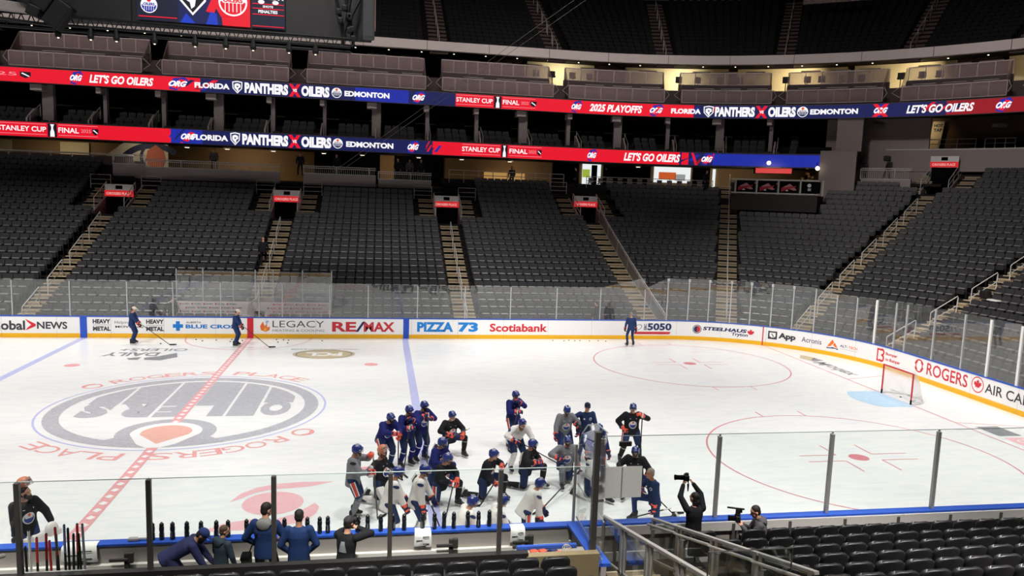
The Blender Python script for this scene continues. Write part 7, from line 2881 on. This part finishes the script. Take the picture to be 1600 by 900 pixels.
def run_jobs():
    tmp = []
    for root, name, mb, vox, mats, sm, post in JOBS:
        me = mb.mesh(name, mats, True)
        o = bpy.data.objects.new('tmp', me)
        COL.objects.link(o)
        r = o.modifiers.new('r', 'REMESH'); r.mode = 'VOXEL'; r.voxel_size = vox; r.use_smooth_shade = True
        s = o.modifiers.new('s', 'SMOOTH'); s.factor = 0.5; s.iterations = sm
        tmp.append(o)
    dg = bpy.context.evaluated_depsgraph_get()
    dg.update()
    for o, (root, name, mb, vox, mats, sm, post) in zip(tmp, JOBS):
        me = bpy.data.meshes.new_from_object(o.evaluated_get(dg))
        me.name = name
        if not me.materials:
            for m in mats: me.materials.append(m)
        n = bpy.data.objects.new(name, me)
        COL.objects.link(n)
        n.parent = root
        if post: post(n)
    for o in tmp:
        me = o.data
        bpy.data.objects.remove(o)
        bpy.data.meshes.remove(me)
    JOBS.clear()

# ------------------------------------------------------------------ the team on the ice
GRP = 'players gathered on the ice'
LIFT = 0.06
def hs(*p): return [p[0], p[1]]
ELB_OUT = [(-1, -0.2, -0.3), (1, -0.2, -0.3)]
ELB_DN = [(-0.5, -0.5, -1), (0.5, -0.5, -1)]

# standing back row
person('standing blue jersey player resting both gloves on a stick, rear of the blue group', 7.6, -6.0, -52, top='blue', legs='navy', sock='blue', head=(8, 12), lean=10, hands=[(-0.06, 0.34, 1.3), (0.1, 0.32, 1.42)], elbows=ELB_OUT, beard='dark', group=GRP)
player_stick('dark stick upright under the gloves of the rear blue player', 7.6, -6.0, -52, (0.02, 0.37, 1.5), (0.08, 0.42, 0.04), col='wood')
person('blue jersey player with a glove at the chin, beside the rear blue player', 7.18, -6.45, -58, top='blue', legs='navy', sock='blue', head=(6, 14), lean=9, hands=[(0.02, 0.27, 1.42), (0.08, 0.34, 1.2)], elbows=ELB_OUT, beard='brown', group=GRP)
player_stick('dark stick held by the blue player with hand at chin', 7.18, -6.45, -58, (0.12, 0.37, 1.3), (0.42, 0.55, 0.04))
person('bearded player in blue stooping over a stick with orange gloves, red-striped pants', 6.62, -6.75, -55, top='blue', legs='navy', sock='navy', head=(4, 6), lean=26, hands=[(-0.06, 0.56, 1.12), (0.08, 0.56, 1.2)], elbows=ELB_OUT, beard='dark', stripe=True, gloves='orange', group=GRP, hip=(0, -0.08, 0.95))
player_stick('dark stick under the orange gloves of the stooping blue player', 6.62, -6.75, -55, (0.02, 0.62, 1.28), (0.04, 0.66, 0.04))
person('grey jersey player in red-striped pants, holding a stick at arm length', 5.86, -9.9, -8, top='grey', legs='navy', sock='sock_grey', head=(2, 4), lean=3, crest=False, patch='k', stripe=True, gloves='orange', hands=[(-0.04, 0.4, 1.55), (0.1, 0.42, 1.18)], elbows=[(-0.8, 0, -0.6), (0.8, -0.3, -0.6)], beard='brown', group=GRP)
player_stick('long stick held upright by the grey jersey player at the left of the group', 5.86, -9.9, -8, (0.04, 0.46, 1.62), (0.02, 0.58, 0.04), bdir=(-0.6, 0.6), col='wood')
person('kneeling goalie in black, mask pushed up, one arm stretched out with a white catcher', 6.5, -9.0, -30, pose='kneelboth', top='black', legs='navy', sock='white', head=(-6, -4), lean=-4, hands=[(-0.02, 0.3, 0.55), (0.6, 0.1, 1.02)], elbows=[(-0.6, -0.2, -1), (0.3, -0.4, -0.6)], hair='brown', helmet=False, beard='brown', gloves=None, group=GRP, hip=(0, 0, 0.6))
person('player in white seen from behind, partly hidden behind a black post', 6.66, -11.4, 5, top='white', legs='navy', sock='white', head=(0, 4), lean=14, crest=False, patch='n', beard='brown', hands=[(-0.15, 0.4, 0.95), (0.2, 0.35, 0.9)], group=GRP)
person('tall bearded player in white with a navy shoulder patch, standing by the hanging towel', 7.25, -11.3, -6, top='white', legs='navy', sock='white', head=(0, 8), lean=12, crest=False, patch='n', beard='brown', hands=[(-0.12, 0.4, 0.9), (0.24, 0.18, 0.8)], group=GRP)
player_stick('dark stick of the tall white jersey player by the towel', 7.25, -11.3, -6, (0.1, 0.3, 1.0), (0.5, 0.75, 0.04))
person('kneeling player in blue with a round white crest, behind the bearded black jersey player', 7.9, -7.95, -42, pose='kneelR', top='blue', legs='navy', sock='blue', head=(25, 10), lean=16, hands=[(-0.12, 0.42, 0.62), (0.1, 0.4, 0.66)], elbows=ELB_OUT, beard='brown', gloves='orange', group=GRP)
person('kneeling player in black with a ginger beard, orange gloves on the raised knee', 7.95, -9.2, -45, pose='kneelR', top='black', legs='navy', sock='sock_black', head=(18, 10), lean=14, hands=[(-0.14, 0.42, 0.64), (0.06, 0.42, 0.66)], elbows=ELB_OUT, beard='ginger', stripe=True, gloves='orange', group=GRP)
player_stick('dark stick with a taped blade pointing right from the ginger-bearded player', 7.95, -9.2, -45, (0.1, 0.5, 0.7), (1.25, 1.15, 0.04), bdir=(1, 0.6))
person('kneeling player in black, the farthest kneeler of the left group, stick across the knee', 8.48, -5.6, -62, pose='kneelR', top='black', legs='navy', sock='sock_black', head=(4, 4), lean=6, hands=[(-0.2, 0.42, 0.7), (0.22, 0.3, 0.74)], elbows=ELB_OUT, gloves='orange', group=GRP, feet=[(-0.28, 0.35, 0.16, 6), (0.15, -0.44, 0.12, 0)])
player_stick('dark stick across the knee of the farthest kneeling black player', 8.48, -5.6, -62, (-0.42, 0.42, 0.86), (0.62, 0.28, 0.5))
person('kneeling black jersey player mid-group, stick blade down before the knee', 9.1, -9.0, -35, pose='kneelR', top='black', legs='navy', sock='sock_black', head=(14, 4), lean=14, hands=[(-0.2, 0.36, 0.86), (0.1, 0.3, 0.52)], elbows=ELB_OUT, gloves='orange', group=GRP)
player_stick('dark stick held down by the kneeling black player in the middle', 9.1, -9.0, -35, (-0.32, 0.5, 1.05), (0.5, 0.12, 0.04), bdir=(0.3, -1))
person('low kneeling white jersey player left of the black post, stick rising behind', 8.12, -12.05, 14, pose='kneelR', top='white', legs='navy', sock='white', head=(-6, 6), lean=24, crest=False, patch='n', hands=[(-0.2, 0.45, 0.5), (0.26, 0.4, 0.45)], gloves='navy', group=GRP)
player_stick('dark stick rising to the right of the low white kneeler', 8.12, -12.05, 14, (0.3, 0.42, 0.5), (0.5, 1.5, 0.3))
person('low white jersey player tucked against the black post by the boards', 8.82, -12.1, 8, pose='kneelR', top='white', legs='navy', sock='white', head=(-4, 8), lean=16, crest=False, patch='n', hands=[(-0.2, 0.42, 0.5), (0.24, 0.4, 0.45)], group=GRP)
person('white jersey player crouching on one knee, right of the black post', 9.72, -11.05, 8, pose='kneelR', top='white', legs='navy', sock='white', head=(-6, 10), lean=30, crest=False, patch='n', stripe=True, hands=[(-0.1, 0.5, 0.45), (0.32, 0.3, 0.3)], elbows=ELB_DN, gloves='navy', group=GRP)
person('bearded black jersey kneeler in front of the long-haired white jersey player', 10.25, -8.35, -28, pose='kneelR', top='black', legs='navy', sock='sock_black', head=(22, 2), lean=10, hands=[(0.0, 0.4, 0.76), (0.22, 0.34, 0.82)], elbows=ELB_OUT, beard='dark', gloves='navy', group=GRP)
person('stooping white jersey player with long fair hair, behind a bearded kneeler', 10.22, -7.05, -72, top='white', legs='navy', sock='white', head=(6, -10), lean=38, hands=[(-0.28, 0.5, 0.85), (0.28, 0.42, 1.02)], elbows=ELB_OUT, hair='blond', longhair=True, gloves='navy', group=GRP, hip=(0, -0.12, 0.92), patch='n', crest=False)
player_stick('dark stick slanting down from the long-haired white player', 10.22, -7.05, -72, (0.3, 0.45, 1.08), (-1.3, 0.9, 0.1), bdir=(-1, 0.3))
person('tall player in blue standing alone at the back, gloves raised to the chin', 10.45, -5.05, -62, top='blue', legs='navy', sock='blue', head=(4, 10), lean=3, hands=[(0.02, 0.24, 1.5), (0.08, 0.33, 1.22)], elbows=[(-1, 0, -0.6), (1, 0, -0.6)], stripe=True, gloves='navy', group=GRP)
player_stick('dark stick under the gloves of the tall blue player at the back', 10.45, -5.05, -62, (0.12, 0.38, 1.3), (0.3, 0.2, 0.04))
person('standing grey jersey player looking down, beside the coach in a cap', 11.72, -6.45, -84, top='grey', legs='navy', sock='sock_grey', head=(-6, 28), lean=14, hands=[(-0.34, 0.2, 0.95), (0.34, 0.24, 0.88)], elbows=ELB_OUT, gloves='navy', beard='brown', group=GRP, hip=(0, -0.05, 0.95))
person('kneeling grey jersey player with a white crest, near the glass corner', 11.36, -8.1, -86, pose='kneelL', top='grey', legs='navy', sock='sock_grey', head=(-4, 6), lean=8, hands=[(-0.34, 0.18, 0.42), (0.27, 0.32, 0.82)], elbows=[(-1, -0.4, 0.2), (1, -0.3, -0.2)], gloves='navy', beard='brown', group=GRP)
player_stick('dark stick lying low in front of the kneeling grey player', 11.36, -8.1, -86, (-0.3, 0.25, 0.45), (1.15, 1.75, 0.04), bdir=(1, 0.5))
person('coach in a navy jacket and dark cap standing behind the grey jersey players', 12.35, -6.45, -90, kind='coach', top='jacket', legs='track', head=(0, 10), lean=3, helmet=False, cap=cloth('cap_navy', (36, 40, 64)), hands=[(-0.36, 0.14, 0.78), (0.3, 0.16, 1.14)], elbows=[(-1, -0.3, 0), (1, -0.4, 0)], gloves='black', group='coaches on the ice')
person('player in blue bending forward behind the steel corner post, glove hanging', 12.25, -7.75, -80, top='blue', legs='navy', sock='blue', head=(-20, 10), lean=34, hands=[(-0.3, 0.42, 0.62), (0.36, 0.3, 0.66)], elbows=ELB_DN, gloves='navy', group=GRP, hip=(0, -0.12, 0.92))
person('kneeling player in white behind the steel corner posts', 11.8, -9.25, -60, pose='kneelR', top='white', legs='navy', sock='white', head=(10, 6), lean=8, hands=[(-0.3, 0.34, 0.62), (0.2, 0.36, 0.6)], elbows=ELB_OUT, beard='brown', gloves='navy', group=GRP, patch='n', crest=False)
person('standing black jersey player with a hand on the hip, glove on an upright stick', 13.68, -6.6, -94, top='black', legs='navy', sock='sock_black', head=(-4, 4), lean=3, hands=[(0.34, 0.02, 1.0), (0.3, 0.1, 1.0)] and [(-0.22, 0.26, 1.5), (0.26, 0.08, 1.04)], elbows=[(-1, -0.1, -0.5), (1, -0.5, 0.15)], gloves='orange', group=GRP, stripe=True, feet=[(-0.3, 0.0, 0.16, 10), (0.3, 0.02, 0.16, -12)])
player_stick('dark stick upright in the orange glove of the player with a hand on the hip', 13.68, -6.6, -94, (-0.22, 0.32, 1.58), (-0.2, 0.4, 0.04), bdir=(-0.5, 0.8))
person('kneeling player in dark black jersey above the grey-haired coach', 12.98, -9.1, -118, pose='kneelL', top='black', legs='navy', sock='sock_black', head=(8, 4), lean=6, hands=[(-0.3, 0.2, 0.56), (0.34, 0.26, 0.6)], elbows=[(-1, -0.3, 0), (1, -0.3, 0)], beard='brown', gloves='navy', group=GRP)
person('grey-haired coach kneeling in a navy jacket beside the coaching board', 12.92, -10.75, 190, kind='coach', pose='kneelL', top='jacket', legs='track', head=(4, -2), lean=10, helmet=False, hair='grey', hands=[(-0.24, 0.16, 0.42), (0.1, 0.3, 0.75)], elbows=[(-1, -0.6, 0), (1, -0.4, 0)], gloves='navy', skin=M_SKIND, group='coaches on the ice')
stick('long stick lying across the lap of the kneeling grey-haired coach', (13.35, -10.75, 0.34), (11.0, -11.3, 0.12), (-1, 0.1, 0))
stick('thin stick slanting to the ice behind the kneeling grey-haired coach', (12.8, -10.2, 0.75), (13.55, -10.35, 0.04), (1, -0.2, 0))
# raised arm of the kneeling white player behind the posts is a glove on a stick
player_stick('dark stick crossing behind the steel corner posts', 11.8, -9.25, -60, (-0.35, 0.3, 0.6), (0.9, 0.9, 0.1))

# goalie gear: mask on head, pads, catcher (parts of the kneeling goalie)
M_PAD = mat('pad_white', (226, 222, 218), 0.5, var=0.03)
M_MASK = mat('mask_painted', (206, 128, 96), 0.4, var=0.5, scale=14)
def goalie_parts(root, pads, mask, catcher=None, blocker=None):
    for s, a, b in pads:
        a, b = V(*a), V(*b)
        d = (b - a).normalized()
        x = V(1, 0, 0); x = (x - d * x.dot(d)).normalized(); y = d.cross(x)
        M3 = Matrix((x, y, d)).transposed()
        MB().rbox((a + b) / 2, (0.27, 0.13, (b - a).length), 0.045, M3).build('leg_pad', M_PAD, root, False, True)
        for q in (-0.06, 0.06):
            MB().rbox((a + b) / 2 + x * q - y * 0.066, (0.02, 0.012, (b - a).length * 0.8), 0.004, M3).build('pad_stripe', W_['r'] if q < 0 else W_['n'], root, False, True)
    c, M3 = mask
    c = V(*c)
    m = MB()
    m.ell(c, (0.115, 0.14, 0.11), M3, 14, 10)
    o = m.build('goalie_mask', M_MASK, root, True, True)
    m = MB()
    for q in range(5):
        a = R(-50 + 25 * q)
        m.pipe([c + M3 @ V(0.12 * math.sin(a), 0.15 * math.cos(a), z) for z in (-0.1, -0.03, 0.05)], 0.006, 5)
    for z in (-0.09, -0.04, 0.01):
        m.pipe([c + M3 @ V(0.12 * math.sin(R(t)), 0.15 * math.cos(R(t)), z) for t in range(-60, 61, 20)], 0.006, 5)
    m.build('cage', M_STEEL, o, False, True)
    if catcher:
        m = MB(); m.ell(V(*catcher), (0.13, 0.08, 0.15)); m.rbox(V(*catcher) + V(-0.1, 0.0, -0.08), (0.16, 0.12, 0.14), 0.04)
        m.build('catching_glove', M_PAD, root, True, True)
    if blocker:
        p, rt = blocker
        MB().rbox(V(*p), (0.2, 0.07, 0.38), 0.025, rt).build('blocker', M_BLACK if False else cloth('blocker_black', (40, 40, 42)), root, False, True)


kg = [o for o in bpy.data.objects if o.get('label', '').startswith('kneeling goalie')][0]
goalie_parts(kg, [(0, (-0.22, 0.52, 0.08), (-0.2, 0.1, 0.5)), (1, (0.4, 0.5, 0.08), (0.26, 0.1, 0.5))], ((0, 0.03, 1.38), rot_euler(0, -35)), catcher=(0.7, 0.12, 1.05))
lgk = person('goalie in black with a painted mask pushed up, standing behind the stick rack', -0.25, -11.95, -38, top='black', legs='navy', sock='white', head=(28, -10), lean=2, hands=[(-0.38, 0.25, 0.98), (0.3, 0.28, 0.9)], elbows=ELB_OUT, beard='dark', helmet=False, hair='dark', gloves=None, group=GRP)
goalie_parts(lgk, [(0, (-0.2, 0.16, 0.1), (-0.16, 0.16, 0.82)), (1, (0.22, 0.16, 0.1), (0.18, 0.16, 0.82))], ((0, 0.02, 1.86), rot_euler(28, -30)), catcher=(-0.3, 0.36, 0.9), blocker=((0.36, 0.4, 0.98), rot_euler(20, 50, 40)))

# coaches shooting pucks at the far boards
person('coach in blue tracksuit and pale cap with a stick, by the twin dark adverts', -5.1, 11.35, -4, kind='coach', top='track', legs='track', head=(0, 16), lean=5, helmet=False, cap=cloth('cap_pale', (214, 204, 190)), hands=[(-0.05, 0.34, 0.98), (0.12, 0.42, 0.86)], gloves='black', group='coaches at the far boards', crest=False)
stick('long stick reaching to the right from the coach by the twin dark adverts', (-4.75, 11.3, 1.02), (-3.35, 11.0, 0.04), (1, 0, 0), group='sticks of the far coaches')
person('coach in blue tracksuit and pale cap, beside the red bar on the boards', -0.35, 10.85, -12, kind='coach', top='track', legs='track', head=(0, 18), lean=6, helmet=False, cap=MATS['cloth_cap_pale'], hands=[(-0.05, 0.34, 0.98), (0.12, 0.42, 0.86)], gloves='black', group='coaches at the far boards', crest=False)
stick('long stick reaching to the right from the coach beside the red bar', (0.0, 10.75, 1.02), (1.25, 10.45, 0.04), (1, 0, 0), group='sticks of the far coaches')
person('coach in a bright blue tracksuit seen from behind, left of the lottery lettering', 19.45, 10.95, 92, kind='coach', top='track', legs='track', head=(0, 20), lean=5, helmet=False, hair='grey', hands=[(-0.27, 0.16, 0.9), (0.3, 0.06, 0.84)], gloves='black', group='coaches at the far boards', crest=False)

# people behind the far glass and in the stands
person('person in black walking behind the far glass above the twin dark adverts', -4.0, 14.0, -40, z=0.2, kind='staff', top='trouser', legs='trouser', head=(0, 8), lean=10, helmet=False, hair='dark', bare=True, hands=[(-0.2, 0.2, 0.9), (0.42, 0.2, 0.95)])
person('hooded person in black behind the far glass, above the bank lettering', 18.5, 14.1, 150, z=0.2, kind='staff', top='trouser', legs='trouser', head=(0, 6), lean=4, helmet=False, hair='dark', bare=True, hood=cloth('trouser', 0))
person('bald man in black climbing the second aisle of the far bowl', -0.55, YC + R0 + rd(9.0), 95, z=rf(9.0) + 0.03, kind='staff', top='trouser', legs='trouser', head=(0, 0), lean=5, helmet=False, hair=None, bare=True, feet=[(-0.1, -0.1, 0.1, 0), (0.1, 0.28, 0.3, 0)])
k = 0
for s, D, z, hd, c, lab in [(-27.8, 21.5, 8.6, -90, 'trouser_grey', 'man behind the platform railing beside the round mural, at its right end'), (-21.6, 21.8, 8.6, -90, 'trouser', 'person in the gap between the two pale platforms'), (-18.9, 21.8, 8.6, -80, 'trouser', 'person behind the first half of the right pale platform'),
                            (-14.2, 21.8, 8.5, -100, 'trouser', 'first of the dark figures behind the lower pale platform'), (-13.3, 22.2, 8.5, -85, 'trouser_grey', 'second of the dark figures behind the lower pale platform'), (-12.4, 21.9, 8.5, -95, 'trouser', 'third of the dark figures behind the lower pale platform'),
                            (-4.9, 23.2, 8.3, -120, 'trouser_grey', 'person by the warm-lit bar front in the concourse'), (0.3, 22.0, 8.4, 180, 'trouser', 'person in black standing left of the bright doorway'), (3.3, 23.6, 8.6, 160, 'trouser', 'dark figure in front of the bright doorway'),
                            (10.3, 20.6, 8.5, -70, 'trouser', 'dark figure at the top of the middle corner aisle')]:
    q = cp(s, D)[0]
    person(lab, q.x, q.y, hd, z=z, kind='staff', top=c, legs='trouser', helmet=False, hair='dark', gloves=None, crest=False, head=(0, 6), group='people in the far concourse')

# ---- staff and photographers on the near side
BZ = 0.24
BG = 'staff on the players bench'
person('man in a navy coat and cap bent over the bench', 2.95, -13.85, 10, z=BZ, kind='staff', top='coat_navy', legs='coat_navy', head=(-14, 42), lean=62, helmet=False, hair='dark', cap=cloth('cap_blue', (44, 58, 108)), bare=True, hands=[(-0.1, 0.62, 0.62), (0.25, 0.55, 0.6)], elbows=[(-0.6, -0.4, 0.3), (0.6, -0.4, 0.3)], hip=(0, -0.12, 0.9), feet=[(-0.17, -0.05, 0.1, 6), (0.17, 0.0, 0.1, -6)], beard='dark', skin=M_SKIND, group=BG)
person('boy with short brown hair in a dark hooded sweatshirt at the bench boards', 3.72, -13.95, 50, z=BZ + 0.02, scale=0.82, kind='staff', top='teal', legs='trouser', head=(-32, 4), lean=4, helmet=False, hair='brown', hood=cloth('teal', 0), bare=True, group=BG)
person('tall man in a blue jacket with grey hood and shoulder bag, at the bench', 4.46, -13.9, 78, z=BZ, scale=1.04, kind='staff', top='bright_jacket', legs='trouser', head=(-38, 8), lean=3, helmet=False, hair='dark', hood=cloth('hood_grey', 0), bare=True, hands=[(-0.22, 0.16, 0.95), (0.2, 0.28, 1.02)], group=BG)
g = empty('camera_bag', (4.22, -14.12, 1.1), label='black camera bag hanging at the hip of the tall man', cat='bag')
MB().rbox((4.18, -14.12, 1.08), (0.16, 0.24, 0.26), 0.04).build('bag_body', M_STOOL, g)
MB().rbox((4.17, -14.12, 1.2), (0.17, 0.25, 0.08), 0.03).build('flap', M_BLACK, g)
MB().pipe([(4.2, -14.05, 1.2), (4.32, -13.98, 1.5), (4.52, -13.92, 1.78)], 0.012, 5).build('strap', M_BLACK, g)
person('man with cropped hair in a dark blue jacket seen from behind at the bench', 5.05, -14.0, 90, z=BZ - 0.02, scale=0.99, kind='staff', top='bright_jacket', legs='trouser', head=(-4, 6), lean=3, helmet=False, hair='dark', bare=True, hands=[(-0.16, 0.1, 0.92), (0.16, 0.1, 0.92)], elbows=[(-1, -0.5, -0.2), (1, -0.5, -0.2)], skin=M_SKIND, group=BG)
def tri(decal, ts, tp, TS, T, up):
    pts = [((0.034 + 0.045 * j / 5) * (i / 2 - 1), 0.1 - 0.2 * j / 5) for j in range(6) for i in range(5)]
    decal('back_panel', ts(0, 0, 0.3), TS @ V(0, -1, 0), up, [(0.012, WI['g'], [(pts, [(j * 5 + i, j * 5 + i + 1, j * 5 + 6 + i, j * 5 + 5 + i) for j in range(5) for i in range(4)])])])
person('photographer in dark clothes with a grey back panel, at the bench', 5.87, -13.95, 62, z=BZ - 0.22, kind='staff', top='trouser', legs='trouser', head=(-6, 2), lean=4, helmet=False, hair='dark', cap=cloth('beanie', (58, 56, 58)), bare='grip', hands=[(-0.07, 0.22, 1.46), (0.12, 0.2, 1.5)], elbows=[(-1, 0.1, -0.7), (1, 0.1, -0.5)], group=BG, extra=tri, crest=False)
def camera_thing(label, loc, hd, s=1.0, lens=0.12):
    r = empty('camera', loc, R(hd - 90), label=label, cat='camera')
    MB().rbox((0, 0, 0), (0.15 * s, 0.08 * s, 0.105 * s), 0.015).build('camera_body', M_STOOL, r, False, True)
    MB().rbox((0, -0.005, 0.065 * s), (0.06 * s, 0.06 * s, 0.04 * s), 0.01).build('viewfinder', M_STOOL, r, False, True)
    rt = Matrix.Rotation(R(-90), 3, 'X')
    MB().lathe((0, 0.035 * s, -0.005), [(0.04 * s, 0), (0.045 * s, 0.03), (0.042 * s, lens * 0.7), (0.05 * s, lens), (0.04 * s, lens + 0.005)], 14, 0, rt).build('lens', M_BLACK, r, True, True)
    return r


pc = to_world(5.87, -13.95, 62, (0.02, 0.24, 1.52), BZ - 0.22)
camera_thing('camera at the face of the photographer with the grey back panel', pc, 62)
# woman with a raised camera
wp = (12.62, -13.72, 96)
person('woman in black with long dark hair holding a camera high above her head', *wp, z=0.3, scale=0.93, kind='staff', top='black', legs='trouser_grey', head=(26, -8), lean=-2, helmet=False, hair='dark', longhair=2, bare='grip', hands=[(-0.15, 0.27, 1.83), (0.05, 0.22, 1.86)], elbows=[(-1, 0.3, -0.1), (1, 0.1, 0.2)], crest=False)
wc = to_world(wp[0], wp[1], wp[2], (-0.07 * 0.93, 0.3 * 0.93, 1.97 * 0.93), 0.3)
wcam = camera_thing('black camera with a long lens raised by the woman in black', wc, 170, 1.1, 0.2)
MB().pipe([V(-0.08, 0, 0.03), V(-0.1, -0.03, -0.12), V(-0.06, -0.03, -0.26), V(-0.04, -0.02, -0.12)], 0.012, 5).build('strap', M_BLACK, wcam, False, True)
vp = (14.12, -13.75, 160)
person('videographer in a dark grey hooded top crouching behind the boards', *vp, z=0.12, kind='staff', pose='kneelR', top='trouser_grey', legs='trouser', head=(10, 18), lean=12, helmet=False, hair='dark', hood=cloth('trouser_grey', 0), bare='grip', hip=(0, 0, 0.68), feet=[(-0.19, 0.36, 0.12, 6), (0.15, -0.4, 0.16, 0)], hands=[(-0.1, 0.44, 1.05), (0.08, 0.42, 1.02)], elbows=ELB_DN, crest=False)
vc = to_world(vp[0], vp[1], vp[2], (0.0, 0.52, 1.16), 0.12)
g = camera_thing('video camera rig with a top microphone held by the crouching videographer', vc, 165, 1.2, 0.14)
MB().tube((0, -0.12, 0.2), (0, 0.22, 0.22), 0.02, n=8).build('microphone', M_STOOL, g, True, True)
MB().rbox((0, 0, 0.12), (0.04, 0.1, 0.14), 0.012).build('handle', M_STOOL, g, False, True)
MB().rbox((0.0, -0.06, 0.17), (0.1, 0.03, 0.07), 0.01).build('monitor', M_BLACK, g, False, True)

# tripod camera in the end stand and a person seated by the rail there
q = to_world(0, 0, 90, (0, 0, 0))
e = (38.3, 7.35, rf(7.6))
g = empty('camera_tripod', (37.8, 7.6, rf(6.6)), label='pale camera arm on a tripod among the dark seats of the right end section', cat='tripod')
MB().tube((37.8, 7.6, rf(6.6)), (37.8, 7.6, rf(6.6) + 1.0), 0.04, n=8).build('column', MATS['goal_white'], g)
MB().rbox((37.8, 7.6, rf(6.6) + 1.05), (0.3, 1.1, 0.09), 0.03).build('cross_arm', MATS['goal_white'], g)
MB().rbox((37.7, 7.9, rf(6.6) + 1.3), (0.35, 0.5, 0.4), 0.08).build('camera_body', M_STOOL, g)
for a in (30, 150, 270):
    MB().tube((37.8, 7.6, rf(6.6) + 0.7), (37.8 + 0.6 * math.cos(R(a)), 7.6 + 0.6 * math.sin(R(a)), rf(6.6)), 0.025, n=6).build('leg', M_STOOL, g)

run_jobs()
